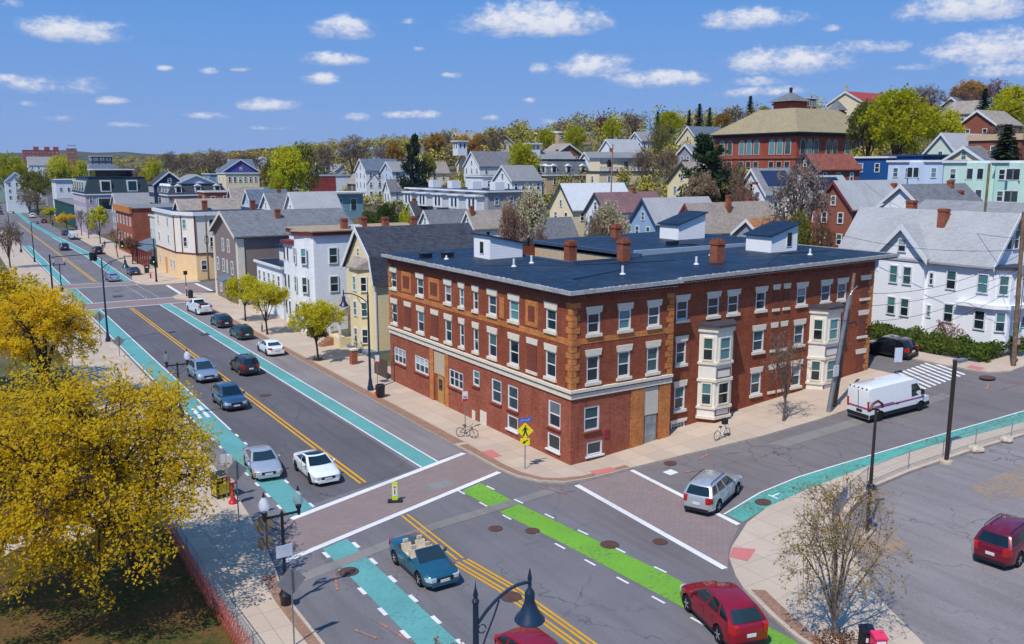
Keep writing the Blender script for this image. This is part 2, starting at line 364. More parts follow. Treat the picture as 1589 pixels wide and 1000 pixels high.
# crossings
drape('crossing', [(-20.0, -3.3), (-20.0, .9), (-17.8, 1.6), (-4.15, 6.15), (-4.15, 1.8)], BRICKP, .006)
drape('side_crossing', [(-1.45, -2.6), (2.7, -2.75), (2.75, -4), (2.05, -12.5), (-.3, -14.0), (-2.3, -15.8), (-1.9, -9)], BRICKP, .012)
drape('far_crossing', [(-18.2, 86.0), (-18.2, 91.4), (-5.4, 91.4), (-4.2, 86.0)], BRICKP, .006)
drape('farther_crossing', [(-18.0, 110.2), (-18.0, 115.6), (-7.6, 113.6), (-7.3, 109.8)], BRICKP, .006)
drape('cross_street_crossing', [(-3.6, 94.4), (1, 94.8), (1, 105.9), (-3.4, 106.4)], BRICKP, .012)
# bike lanes
def band(x0, x1, y0, y1): return [(x0, y0), (x1, y0), (x1, y1), (x0, y1)]
s = Sheets(); s.poly([(-17.8, -45), (-16.3, -45), (-16.3, -2.5), (-17.8, -3.0)]); s.poly([(-17.8, 1.9), (-16.3, 2.4), (-16.3, 85.4), (-17.9, 85.4)]); s.poly(band(-18.0, -16.5, 92.2, 109.2)); s.poly(band(-18.0, -16.6, 116.5, 200))
s.poly([(-8.0, 5.1), (-6.75, 5.5), (-7.2, 85.2), (-8.5, 85.2)]); s.poly([(-9.0, 116.2), (-7.3, 115.2), (-6.6, 165), (-7.6, 225), (-9.2, 225), (-8.3, 165)])
s.poly([(-9.2, 225), (-7.6, 225), (-8.6, 300), (-7.6, 370), (-2.2, 450), (8, 515), (6, 515), (-3.9, 450), (-9.2, 370), (-10.2, 300)]); s.build('bike_lane', TEAL, .008)
s = Sheets(); s.poly([(-7.95, .15), (-6.3, .75), (-6.2, -2.6), (-7.75, -2.85)]); s.poly([(-7.7, -3.75), (-6.15, -3.35), (-5.0, -14.1), (-4.65, -21.5), (-5.0, -26), (-6.3, -26), (-6.6, -17), (-7.15, -9)]); s.build('green_lane', GREEN, .008)
s = Sheets(); s.poly([(2.5, -12.3), (2.55, -11.05), (6.1, -10.35), (9.5, -10.25), (12.8, -10.55), (20.9, -11.45), (30.3, -12.65), (60, -15.6), (60, -16.5), (28.1, -13.8), (22.6, -12.9), (19.4, -12.3), (13.8, -11.85), (8, -11.75), (4.7, -11.95)]); s.build('curved_bike_lane', TEAL2, .012)
# white lines
s = Sheets()
for a, b, w in (((-17.9, 1.55), (-4.35, 6.2), .42), ((-20.0, -3.4), (-4.3, 1.75), .38), ((-1.55, -2.75), (-2.25, -15.6), .36), ((2.75, -2.8), (2.1, -12.4), .3),
                ((-18.2, 85.7), (-4.6, 85.5), .35), ((-18.2, 91.6), (-5.6, 91.6), .35), ((-18, 110), (-7.2, 109.7), .3), ((-18, 115.8), (-7.6, 113.9), .3), ((-3.7, 94.2), (-3.4, 106.2), .5), ((1.0, 95), (1.0, 105.7), .5),
                ((-8.06, 5.2), (-8.56, 85.2), .13), ((-6.66, 5.6), (-7.12, 85.2), .13), ((-17.95, 20), (-18.0, 85.4), .13), ((-16.22, 20), (-16.2, 85.4), .13), ((-18, 92), (-18, 109.5), .13), ((-16.3, 92), (-16.4, 109.5), .13),
                ((-18.0, 116.4), (-18, 200), .15), ((-16.5, 116.4), (-16.5, 200), .15), ((-9.05, 116.2), (-8.3, 165), .15), ((-7.25, 115.2), (-6.5, 165), .15), ((-8.3, 165), (-9.25, 225), .15), ((-6.5, 165), (-7.55, 225), .15)):
    s.line([a, b], w)
s.line([(2.45, -11.0), (6.1, -10.28), (9.5, -10.18), (12.8, -10.48), (20.9, -11.38), (30.3, -12.58), (60, -15.5)], .11)
s.dashes((-17.9, -3.8), (-17.85, -17.2), 7, .75, .2); s.dashes((-16.2, -3.5), (-16.25, -14.6), 6, .75, .2)
s.dashes((-17.9, 18.5), (-17.9, 3.6), 8, .7, .16); s.dashes((-16.2, 18.5), (-16.25, 2.9), 8, .7, .16)
s.dashes((-8.05, .0), (-6.9, -18.5), 9, .8, .13); s.dashes((-6.2, -.3), (-4.95, -14), 6, .8, .13)
s.dashes((-9.0, 93), (-9.2, 109), 10, .6, .14); s.dashes((-7.3, 93), (-7.5, 109), 10, .6, .14)
for k in range(9): s.poly([(31.9+k*.62, -1.2), (32.2+k*.62, -1.2), (30.4+k*.66, -5.2), (30.1+k*.66, -5.2)])
s.poly([(4.0, -4.3), (4.7, -4.3), (4.7, -5.0), (4.0, -5.0)]); s.poly([(6.2, -11.5), (6.3, -11.5), (6.3, -10.8), (6.2, -10.8)]); s.poly([(6.3, -11.1), (6.9, -11.1), (6.9, -11.0), (6.3, -11.0)])
s.poly([(-16.9, 24.3), (-16.6, 24.3), (-16.5, 28), (-16.8, 28)]); s.poly([(-17.5, 24.3), (-17.2, 24.3), (-17.1, 27.5), (-17.35, 27.5)])
s.build('white_marking', WPAINT, .018)
s = Sheets()
for dx in (-.17, .17):
    s.line([(-12.35+dx, 4.6), (-12.45+dx, 84.5)], .16); s.line([(-12.6+dx, 117), (-12.7+dx, 165), (-12.9+dx, 225), (-12.6+dx, 300)], .17)
    s.line([(-12.4+dx, -1.3), (-12.5+dx, -7.8)], .12)
for x in (-11.78, -12.02, -12.36, -12.6): s.line([(x-.42, -8), (x, -11.5), (x+.25, -26)], .13)
s.build('yellow_centre_line', YPAINT, .018)
s = Sheets(); s.poly([(-3.5, 4.0), (-2.7, 4.0), (-2.6, 5.5), (-3.4, 5.5)]); s.poly([(.3, -2.35), (1.9, -2.45), (1.9, -1.8), (.3, -1.6)]); s.poly([(-.35, -14.32), (.42, -15.13), (-.94, -15.83), (-1.34, -14.98)]); s.poly([(37.0, -4.4), (37.8, -4.4), (37.8, -5.6), (37.0, -5.6)]); s.build('tactile_paving', PINK, .142)
SP1 = roadpaint('utility_spray_pink', (.7, .14, .18), 3, (.17, .155, .155), .40, .54); SP2 = roadpaint('utility_spray_orange', (.75, .17, .03), 3, (.17, .155, .155), .42, .55)
s = Sheets()
for a, b in (((-3.6, -1.9), (-2.9, -3.6)), ((-3.2, -3.1), (-2.2, -3.4)), ((7.1, -4.3), (8.2, -4.0)), ((9, -4.6), (10, -5)), ((4.9, -5.2), (6, -5.6))): s.line([a, b], .2)
s.build('utility_mark', SP1, .03)
s = Sheets()
for a, b in (((33.2, -8.3), (34.8, -7.6)), ((33.5, -9), (36, -9.3)), ((35.5, -8.3), (36.4, -9.4)), ((-18.5, -10.8), (-17.9, -13.6)), ((-19.5, -11.3), (-19.0, -12.4)), ((-18.8, -7.6), (-18.2, -5.6))): s.line([a, b], .13)
s.build('utility_mark', SP2, .03)
PATCH = asphalt('trench_patch', (.20, .185, .175), False)
s = Sheets(); s.line([(-20, -5.6), (-12, -3.6), (-6.2, -3.0), (-3, -2.6)], .8); s.poly([(-9.6, 1.2), (-7.8, 1.1), (-7.7, 2.3), (-9.4, 2.4)]); s.poly([(12.5, -5.2), (30, -6.6), (30, -7.6), (13, -6.4)]); s.build('road_patch', PATCH, .0145)
DPATCH = asphalt('fresh_patch', (.06, .055, .058), False)
s = Sheets(); s.poly([(-9.2, 58.5), (-8.2, 58.4), (-8.2, 60), (-9.1, 60)]); s.poly([(-13, 96), (-11.6, 96), (-11.4, 98), (-12.8, 98.2)]); s.poly([(6.6, -26.9), (8, -26.4), (7.8, -25.9), (6.7, -26.2)]); s.build('dark_road_patch', DPATCH, .026)
IRON = plain('rusty_iron', (.13, .06, .045), .7, .4, .3, var=.3, vs=8)
for i, (px, py, r, lb) in enumerate(((769, 821, .33, 'round rusty manhole cover nearest the yellow centre line, left of the pair'), (826, 824.6, .34, 'round rusty manhole cover against the left edge of the bright green lane'), (946, 846, .42, 'largest rusty manhole cover, set in the right edge of the bright green lane'),
        (1024.5, 841.5, .34, 'round rusty manhole cover between the green lane and the side crossing'), (793, 927, .42, 'rusty manhole cover in the yellow lines beside the bell shaped lamp'), (1040, 719.7, .36, 'rusty manhole cover by the kerb below the brick building doorway'),
        (541, 888, .42, 'dark manhole cover on the near teal bike lane'), (412, 614, .4, 'rusty manhole cover right of the yellow line beside the dark blue car'), (1184, 780, .4, 'iron drain cover at the start of the curved teal lane'), (1532, 589, .5, 'rusty manhole cover by the kerb under the hedge'))):
    P = on_ground(px, py); o = thing('manhole_cover', lb, 'manhole cover', (P.x, P.y, ground(P.x) + (.15 if px == 1532 else .02)))
    o.rotation_euler = (0, -math.atan(.072*max(0, min(1, P.x/2))) , 0)
    MB().lathe([(r*1.18, 0), (r*1.18, .012), (r*1.0, .014)], 20).build('frame', plain('manhole_frame', (.07, .055, .05), .8), o); MB().lathe([(r, .012), (r, .02), (r*.9, .024), (r*.3, .024)], 20).build('cover', IRON, o)

# stains and dirt on the lot and pavements
DIRT = roadpaint('dry_dirt', (.33, .22, .13), 1.6, (.205, .183, .182), .40, .7); s = Sheets(); s.poly([(15.5, -17.2), (20, -17.6), (26, -18), (26, -21), (17.5, -20.5), (14.8, -19)]); s.poly([(4.4, -19.5), (6.8, -19.2), (7.6, -17.6), (6.2, -16.4), (4.6, -17.8)]); s.build('dirt_patch', DIRT, .026)

# ------------------------------------------------------------------ windows and walls
_wm = {}
def win_mesh(w, h, style, fm):
    k = ('f', round(w, 2), round(h, 2), style, fm.name)
    if k in _wm: return _wm[k]
    b = .11; mb = MB(); W2 = w/2
    mb.box(-W2, -W2+b, -.07, .03, 0, h).box(W2-b, W2, -.07, .03, 0, h).box(-W2+b, W2-b, -.07, .03, 0, b).box(-W2+b, W2-b, -.07, .03, h-b, h)
    if style == 'hung': mb.box(-W2+b, W2-b, -.045, .03, h*.5-.035, h*.5+.035)
    if style == 'triple':
        for q in (-1/6, 1/6): mb.box(w*q-.05, w*q+.05, -.05, .03, b, h-b)
        mb.box(-W2+b, W2-b, -.04, .03, h*.5-.03, h*.5+.03)
    if style == 'double': mb.box(-.06, .06, -.06, .03, b, h-b); mb.box(-W2+b, -.06, -.04, .03, h*.5-.03, h*.5+.03).box(.06, W2-b, -.04, .03, h*.5-.03, h*.5+.03)
    if style == 'block':
        for q in (-.25, 0, .25): mb.box(w*q-.012, w*q+.012, -.03, .03, b, h-b)
        for q in (.33, .66): mb.box(-W2+b, W2-b, -.028, .03, h*q-.012, h*q+.012)
    _wm[k] = mb.mesh('window', fm); return _wm[k]
def pane_mesh(w, h, variant, style):
    k = ('p', round(w, 2), round(h, 2), variant, style == 'block')
    if k in _wm: return _wm[k]
    b = .07; mb = MB(); W2 = w/2-b
    up = {0: 0, 1: 1, 2: 2, 3: 0, 4: 1}[variant]; lo = {0: 0, 1: 0, 2: 0, 3: 0, 4: 1}[variant]
    mb.face([(-W2, -.012, h*.5), (W2, -.012, h*.5), (W2, -.012, h-b), (-W2, -.012, h-b)], up); mb.face([(-W2, .0, b), (W2, .0, b), (W2, .0, h*.5), (-W2, .0, h*.5)], lo)
    _wm[k] = mb.mesh('pane', [PANE, PANE_T, PANE_W]); return _wm[k]
def slab_mesh(kind, w, hgt, d, m, flare=0.0):
    k = (kind, round(w, 2), round(hgt, 2), d, m.name)
    if k in _wm: return _wm[k]
    mb = MB(); mb.extrude([(-w/2, 0), (w/2, 0), (w/2+flare, hgt), (-w/2-flare, hgt)], 'y', -d, .02); _wm[k] = mb.mesh(kind, m); return _wm[k]
def window(par, loc, rz, w, h, style='hung', fm=None, variant=None, lintel=None, sill=None, lm=None, lab=None):
    fm = fm or WHITE; variant = random.choice((0, 1, 1, 2, 3, 4, 4)) if variant is None else variant
    o = put('window', win_mesh(w, h, style, fm), par, loc, rz)
    put('pane', pane_mesh(w, h, variant, style), o)
    if lintel: put('lintel', slab_mesh('lintel', w+.16, lintel, .05, lm or PALE, .08), o, (0, -.12 if par.get('recess') else 0, h))
    if sill: put('sill', slab_mesh('sill', w+.22, sill, .11, lm or PALE), o, (0, -.12 if par.get('recess') else 0, -sill))
    return o
def panel(mb, O, U, W, z0, z1, ops=(), depth=.12, m=0):       # wall with real openings; U unit direction, outward normal to its right
    U = Vector((*U, 0)); N = Vector((U.y, -U.x, 0)); O = Vector((*O, 0))
    us = sorted({0, W, *[q for o in ops for q in o[:2]]}); zs = sorted({z0, z1, *[q for o in ops for q in o[2:4]]})
    P = lambda u, z, d=0: tuple(O + U*u - N*d + Vector((0, 0, z)))
    for a, b in zip(us, us[1:]):
        for c, d in zip(zs, zs[1:]):
            if any(o[0] <= a+1e-6 and o[1] >= b-1e-6 and o[2] <= c+1e-6 and o[3] >= d-1e-6 for o in ops): continue
            mb.face([P(a, c), P(b, c), P(b, d), P(a, d)], m)
    for a, b, c, d in ops:
        mb.face([P(a, c), P(a, d), P(a, d, depth), P(a, c, depth)], m); mb.face([P(b, c), P(b, c, depth), P(b, d, depth), P(b, d)], m)
        mb.face([P(a, c), P(a, c, depth), P(b, c, depth), P(b, c)], m); mb.face([P(a, d), P(b, d), P(b, d, depth), P(a, d, depth)], m)
        mb.face([P(a, c, depth), P(b, c, depth), P(b, d, depth), P(a, d, depth)], m)

# ------------------------------------------------------------------ the brick corner building
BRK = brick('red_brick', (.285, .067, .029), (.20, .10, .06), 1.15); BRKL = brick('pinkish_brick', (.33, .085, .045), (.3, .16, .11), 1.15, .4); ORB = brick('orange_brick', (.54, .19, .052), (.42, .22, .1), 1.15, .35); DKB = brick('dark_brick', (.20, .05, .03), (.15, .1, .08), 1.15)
BG = thing('brick_apartment_block', 'three storey red brick corner building with flat black roof and cream belt course', 'building', (0, 0, 0)); BG['recess'] = True
L, S, ST = 27.2, 31.35, 8.5
A3 = [(26.94, 25.41), (21.84, 20.26), (16.96, 15.52), (14.61, 13.53), (12.52, 11.4), (10.35, 8.82), (7.53, 5.91), (3.06, 1.5)]
B3 = [(1.0, 2.43), (3.55, 5.0), (6.06, 7.5)]; C3 = [(9.35, 10.83), (12.32, 13.86), (14.34, 15.84), (17.27, 18.72), (21.8, 23.28), (24.63, 26.18), (26.63, 28.15)]
def op(l, z0, z1, inset=.19): return [(min(a, b)+inset, max(a, b)-inset, z0, z1) for a, b in l]
fa = op(A3, 8.62, 10.05) + op(A3, 5.5, 7.28); fb = op(B3, 8.62, 9.98) + op(B3, 5.45, 7.2); fc = op(C3, 8.6, 9.98) + op([(9.43, 10.79), (17.17, 18.73), (21.73, 23.25)], 5.45, 7.08) + op([(9.43, 10.83), (17.14, 18.64), (21.66, 23.17)], 2.15, 3.85)
a1 = [(24.05, 26.45, 2.0, 3.4, 'triple'), (19.8, 22.3, 2.0, 3.4, 'triple'), (13.98, 16.22, 2.0, 3.4, 'triple'), (11.5, 12.47, 2.85, 4.05, 'hung'), (8.4, 9.75, 2.2, 3.95, 'hung'), (6.2, 7.55, 2.2, 3.95, 'hung'), (1.15, 2.53, 2.2, 4.0, 'hung'), (6.2, 7.6, .72, 1.77, 'plain'), (1.16, 2.6, .64, 1.76, 'plain')]
b1 = [(1.05, 2.32, 2.2, 3.85, 'hung'), (1.3, 2.6, .5, 1.45, 'plain')]
cb = [(9.4, 10.75, .5, 1.25, 'block'), (17.15, 18.6, .5, 1.05, 'block'), (19.3, 20.85, .62, 1.12, 'block'), (21.6, 23.05, .75, 1.2, 'block')]
DOORA = (16.9, 18.85, -.3, 4.5); DOORB = (6.1, 7.45, -.3, 4.5)
w = MB(); flip = lambda o: (L-o[1], L-o[0], o[2], o[3])
panel(w, (0, L), (0, -1), L, 4.6, 11.25, [flip(o) for o in fa]); panel(w, (0, L), (0, -1), L, -.4, 4.6, [flip(o[:4]) for o in a1] + [flip(DOORA)], m=1)
panel(w, (0, 0), (1, 0), ST, 4.6, 11.25, fb); panel(w, (0, 0), (1, 0), ST, -.4, 4.6, [o[:4] for o in b1] + [DOORB], m=1)
panel(w, (ST, 0), (0, 1), .8, -.4, 11.25)
panel(w, (ST, .8), (1, 0), S-ST, -.4, 11.5, [(o[0]-ST, o[1]-ST, o[2], o[3]) for o in fc + [q[:4] for q in cb]])
panel(w, (S, .8), (0, 1), L-.8, -.4, 11.7, [(5+4*k, 6.1+4*k, z, z+1.6) for k in range(5) for z in (5.5, 8.6)]); panel(w, (S, L), (-1, 0), S, -.4, 11.5)
w.build('wall', [BRK, BRKL], BG)
ra = -PI/2
def wA(o, style, **kw): window(BG, (.10, (o[0]+o[1])/2, o[2]), ra, o[1]-o[0]-.01, o[3]-o[2]-.01, style, **kw)
def wB(o, style, y=0.0, **kw): window(BG, ((o[0]+o[1])/2, y+.10, o[2]), 0, o[1]-o[0]-.01, o[3]-o[2]-.01, style, **kw)
for o in fa: wA(o, 'hung', lintel=.44, sill=.2)
for o in a1: wA(o, o[4], sill=.1, lm=BRK if o[4] != 'plain' else WHITE, variant=0 if o[4] == 'plain' else None)
for o in fb: wB(o, 'hung', lintel=.42, sill=.2)
for o in b1: wB(o, o[4], sill=.1, lm=BRK if o[4] != 'plain' else WHITE, variant=0 if o[4] == 'plain' else None)
for o in fc: wB(o, 'hung', .8, lintel=.4, sill=.2)
for o in cb: wB(o, 'block', .8, lintel=.2)
for k in range(5):
    for z in (5.5, 8.6): window(BG, (S-.1, 6.35+4*k, z), PI/2, 1.1, 1.6, 'hung')
# blind (bricked) windows: lintel and sill with a recessed-looking brick field proud of the wall
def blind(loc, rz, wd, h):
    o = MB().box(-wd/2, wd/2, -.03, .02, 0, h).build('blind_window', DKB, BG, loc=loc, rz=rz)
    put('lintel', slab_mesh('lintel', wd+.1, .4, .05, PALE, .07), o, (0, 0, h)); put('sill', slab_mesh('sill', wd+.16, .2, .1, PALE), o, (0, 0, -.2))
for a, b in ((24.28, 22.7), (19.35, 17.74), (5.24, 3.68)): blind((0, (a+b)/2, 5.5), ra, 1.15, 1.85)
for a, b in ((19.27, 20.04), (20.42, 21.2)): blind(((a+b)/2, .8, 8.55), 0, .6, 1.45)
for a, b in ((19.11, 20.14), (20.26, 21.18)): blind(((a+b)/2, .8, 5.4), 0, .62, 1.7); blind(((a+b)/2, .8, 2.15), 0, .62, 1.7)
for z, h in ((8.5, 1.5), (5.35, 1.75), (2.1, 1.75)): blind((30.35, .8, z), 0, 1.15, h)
# ornamental brick panels between the top windows
for a, b in ((24.6, 22.71), (19.54, 17.65), (5.25, 3.79)):
    o = MB().box(-(a-b)/2, (a-b)/2, -.035, .02, 0, 1.75).build('brick_panel', ORB, BG, loc=(0, (a+b)/2, 8.55), rz=ra); MB().box(-(a-b)/2+.35, (a-b)/2-.35, -.05, .0, .35, 1.4).build('inset', DKB, o)
for a, b in ((8.75, 7.8),): MB().box(-.3, .3, -.035, .02, 0, 1.5).build('brick_panel', ORB, BG, loc=(0, (a+b)/2, 8.55), rz=ra)
# belt course
bp = [(-.02, L), (-.02, -.02), (ST, -.02)]
mb = MB()
for z0, z1, d, m in ((4.52, 4.82, .1, 0), (4.82, 4.93, .07, 1), (4.93, 5.12, .2, 0)):
    mb.box(-d, .0, -d, L, z0, z1, m); mb.box(.0, ST+.02, -d, .0, z0, z1, m)
mb.build('belt_course', [PALE, plain('maroon_trim', (.16, .025, .03), .6)], BG)
mb = MB().box(-.025, 0, 0, L, 8.0, 8.4).box(0, ST, -.025, 0, 8.02, 8.38); mb.build('brick_band', ORB, BG)
mb = MB().box(-.08, 0, -.08, L, 10.72, 11.2).box(0, ST, -.08, 0, 10.72, 11.2).box(ST, S, .72, .8, 10.75, 11.45)
for k in range(80): mb.box(-.16, -.08, .1+k*.34, .25+k*.34, 11.0, 11.15)
for k in range(25): mb.box(.1+k*.34, .25+k*.34, -.16, -.08, 11.0, 11.15)
for k in range(67): mb.box(ST+.1+k*.34, ST+.25+k*.34, .64, .72, 11.05, 11.2)
mb.build('frieze', DKB, BG)
def quoins(x, y, rz, z0, name='quoin_strip', wide=.75):
    mb = MB(); k = 0; z = z0
    while z < 10.5:
        q = wide if k % 2 else wide*.62; mb.box(-.045, q, -.045, q, z, z+.36); z += .4; k += 1
    mb.build(name, ORB, BG, loc=(x, y, 0), rz=rz)
quoins(0, 0, 0, 5.15, wide=.6)
mb = MB(); z = 5.15; k = 0
while z < 10.5:
    q = .6 if k % 2 else .4; mb.box(-.04, .01, L-q, L+.03, z, z+.36); mb.box(ST-q, ST+.045, -.045, .01, z, z+.36); mb.box(S-q, S+.045, .755, .81, z-4.6+.0, z-4.24); mb.box(S-q, S+.045, .755, .81, z, z+.36); z += .4; k += 1
mb.build('quoin_strip', ORB, BG)
# doorways
for q in ((-.05, .01, 16.3, 16.9), (-.05, .01, 18.85, 19.5), (4.95, 6.1, -.05, .01), (7.45, 8.45, -.05, .01)): MB().box(*q, -.3, 4.5).build('brick_pilaster', ORB, BG)
LOUV = siding('louvre_panel', (.50, .40, .27), .16)
d = MB().box(.02, .1, 16.95, 18.8, 2.5, 4.4).build('overdoor_panel', LOUV, BG); d = MB().box(6.15, 7.4, .02, .1, 2.5, 4.4).build('overdoor_panel', siding('pale_louvre', (.55, .5, .42), .16), BG)
d = MB().box(-.0, 1.0, -.03, .05, 0, 2.3).build('door', plain('tan_door', (.45, .24, .06), .5), BG, loc=(.1, 18.3, .12), rz=ra); MB().box(.2, .8, -.045, -.03, 1.1, 2.0).build('pane', PANE, d)
d = MB().box(0, 1.2, -.03, .05, 0, 2.3).build('door', plain('bronze_door_frame', (.22, .16, .1), .5), BG, loc=(6.17, .1, .2)); MB().box(.1, 1.1, -.045, -.03, .15, 2.2).build('pane', PANE_W, d)
MB().box(5.9, 7.6, -.5, .0, -.3, .28).box(-.4, 0, 16.9, 18.8, -.3, .18).build('door_step', CONC, BG)
MB().box(-.03, 0, 12.13, 12.6, .15, .85).box(-.03, 0, 10.46, 11.38, .15, 1.15).build('wall_vent', CREAM, BG)
MB().box(2.75, 3.15, -.05, 0, 1.5, 2.05).build('notice_board', plain('maroon_notice', (.3, .02, .05), .5), BG)
# bay windows
MAR = plain('maroon_trim', (.16, .025, .03), .6)
def bay(x0, x1, zt, zb):
    y0, y1 = .8, -.2; pl = [(x0, y0), (x0+.7, y1), (x1-.7, y1), (x1, y0)]
    def P(off): return [(x0-off, y0), (x0+.7-off*.4, y1-off), (x1-.7+off*.4, y1-off), (x1+off, y0)]
    b = MB(); b.prism(P(0), zb, zt); body = b.build('bay_window', plain('bay_white', (.76, .72, .64), .6, var=.06), BG)
    for z, h, o in ((zb, .2, .1), (zb+.75, .18, .12), (zb+2.75, .2, .12), (zb+4.0, .18, .12), (zt-.35, .35, .14)): MB().prism(P(o), z, z+h).build('cornice', PALE, body)
    MB().prism(P(.28), zt, lambda x, y: zt+.18+(.12 if y > .5 else 0)).build('bay_roof', plain('bay_roofing', (.06, .05, .06), .7), body)
    xm = (x0+x1)/2; hw = (x1-x0)/2-.7
    for z in (zb+.24, zb+2.98):
        m = MB()
        for a, bb in ((xm-hw+.1, xm+hw-.1),): m.box(a, bb, y1-.03, y1, z, z+.07).box(a, bb, y1-.03, y1, z+.62-.2*(z < zb+1), z+.69-.2*(z < zb+1)).box(a, a+.07, y1-.03, y1, z+.07, z+.62-.2*(z < zb+1)).box(bb-.07, bb, y1-.03, y1, z+.07, z+.62-.2*(z < zb+1))
        m.build('panel_moulding', MAR, body)
    ang = math.atan2(y0-y1, .7)
    for z, h in ((zb+1.0, 1.7), (zb+4.25, 1.75)):
        window(BG, (xm, y1-.03, z), 0, 1.15, h, fm=PALE, variant=random.choice((1, 3, 4)))
        window(BG, (x0+.36, (y0+y1)/2-.03, z), -ang, .8, h, fm=PALE, variant=random.choice((1, 2))); window(BG, (x1-.36, (y0+y1)/2-.03, z), ang, .8, h, fm=PALE, variant=0)
    MB().prism(P(-.12), -.4, zb).build('bay_base', BRK, BG)
BG['recess'] = False
bay(11.85, 14.85, 7.95, 1.25); bay(23.7, 26.8, 8.2, 1.45)
# roof
zr = lambda x, y: 11.5 + .5*max(0, x)/33.5
roof = [(-.55, L+.2), (-.55, -.55), (ST+.3, -.55), (ST+.5, -.0), (33.4, .1), (33.4, L+.2), (15.6, L+.2), (15.6, 11.6), (8.6, 11.6), (8.6, L+.2)]
mb = MB(); mb.prism(roof, lambda x, y: zr(x, y)-.3, zr); RF = mb.build('roof', FLATROOF, BG)
GUT = plain('weathered_gutter', (.42, .40, .38), .55, .4, .2, var=.25, vs=4)
g = MB(); seq = [Vector(q) for q in ((-.6, L+.2), (-.6, -.6), (ST+.3, -.6), (ST+.5, -.06), (33.5, .04), (33.5, L+.2))]; inn = []
for i, q in enumerate(seq):       # mitred inner edge of the gutter
    ds = [(b_-a_).normalized() for a_, b_ in ((seq[i-1], q), (q, seq[min(i+1, 5)])) if (b_-a_).length > .01 and not (i == 0 and a_ is seq[-1])]; ns = [Vector((-d_.y, d_.x)) for d_ in ds]; n_ = sum(ns, Vector((0, 0))).normalized(); inn.append(q + n_*.2/max(.5, n_.dot(ns[0])))
for i in range(5):
    q = [seq[i], seq[i+1], inn[i+1], inn[i]]; g.prism([tuple(v) for v in q], lambda x, y: zr(x, y)-.2, lambda x, y: zr(x, y)+.05)
for i in range(130):
    t = random.random()
    if random.random() < .5: x, y = random.uniform(-.38, -.2), L*t
    else: x, y = t*33, random.uniform(-.36, -.2) if t*33 < ST else random.uniform(.25, .4)
    g.box(x, x+random.uniform(.05, .16), y, y+random.uniform(.05, .16), zr(x, y)-.01, zr(x, y)+.03, 1)
g.build('gutter', [GUT, plain('flaking_white', (.6, .6, .58), .7)], BG)
MB().prism([(-.38, L), (-.38, -.38), (0, 0), (0, L)], 11.21, 11.24).prism([(-.38, -.38), (ST, -.38), (ST, 0), (0, 0)], 11.21, 11.24).prism([(ST, .15), (33.2, .25), (33.2, .8), (ST, .8)], lambda x, y: zr(x, y)-.36, lambda x, y: zr(x, y)-.31).build('soffit', CREAM, BG)
# light well and raised rear roof
wl = MB(); panel(wl, (15.6, L), (0, -1), L-11.6, 6, 11.72); panel(wl, (8.6, 11.6), (1, 0), .01, 6, 11.5); wl.box(15.35, 15.62, 11.5, L, 11.74, 12.03, 1); wl.box(8.5, 15.3, 11.4, 11.62, 11.6, 11.82, 1); wl.box(8.45, 8.7, 11.65, L, 11.58, 11.75, 1)
wl.face([(8.6, 11.6, 9.9), (15.6, 11.6, 9.9), (15.6, L, 9.9), (8.6, L, 9.9)], 2); panel(wl, (8.6, 11.6), (0, 1), L-11.6, 6, 11.45, m=0)
wl.build('light_well', [plain('tan_stucco', (.55, .42, .27), .8), plain('navy_coping', (.05, .08, .14), .5), FLATROOF], BG)
mb = MB(); mb.prism([(15.65, 12.6), (33.4, 12.6), (33.4, L+.2), (15.65, L+.2)], lambda x, y: zr(x, y)+.005, lambda x, y: zr(x, y)+.28); mb.build('raised_roof', FLATROOF, BG)
cp = MB().box(15.7, 33.4, 12.4, 12.65, 11.7, 12.2); cp.build('roof_coping', plain('pale_coping', (.32, .40, .48), .5), BG)
CLAPW = siding('white_clapboard', (.80, .80, .80), .14, .03, .8)
for x0, x1, y0, y1, hl, hr, win in ((4.9, 8.1, 18.0, 20.6, 1.95, 1.25, 'x'), (26.3, 29.8, 18.6, 21.2, 1.5, 2.5, ''), (26.2, 29.5, 7.2, 10.0, 1.45, 2.35, 'y')):
    z = zr(x0, 0)-.05 + (.28 if y0 > 12.6 and x0 > 16 else 0); m = MB(); m.extrude([(x0, z), (x1, z), (x1, z+hr), (x0, z+hl)], 'y', y0, y1)
    o = m.build('stair_bulkhead', CLAPW, BG); k = (hr-hl)/(x1-x0); MB().extrude([(x0-.2, z+hl-.2*k), (x1+.2, z+hr+.2*k), (x1+.2, z+hr+.2*k+.1), (x0-.2, z+hl-.2*k+.1)], 'y', y0-.2, y1+.2).build('roof', FLATROOF, o)
    if win == 'y': MB().box(x1-1.4, x1-.7, y0-.04, y0, z+.45, z+1.75).box(x1-1.32, x1-.78, y0-.05, y0-.04, z+.53, z+1.67, 1).build('window', [WHITE, PANE], o)
    if win == 'x': MB().box(x0-.04, x0, y0+.9, y0+1.6, z+.4, z+1.5).box(x0-.05, x0-.04, y0+.98, y0+1.52, z+.48, z+1.42, 1).build('window', [WHITE, PANE], o)
for x, y, w_, h in ((12.9, 10.6, .75, 1.7), (17.8, 5.2, .8, 1.7), (13.1, 18.0, .8, .95), (23.5, 24.5, .75, 1.5)):
    z = zr(x, y); m = MB().box(x-w_/2, x+w_/2, y-w_/2, y+w_/2, z-(2.0 if x == 13.1 else .1), z+h).box(x-w_/2-.06, x+w_/2+.06, y-w_/2-.06, y+w_/2+.06, z+h-.3, z+h-.12)
    for sx in (-1, 1):
        for sy in (-1, 1): m.box(x+sx*w_/4-.1, x+sx*w_/4+.1, y+sy*w_/4-.1, y+sy*w_/4+.1, z+h, z+h+.14)
    o = m.build('chimney', CHIM, BG)
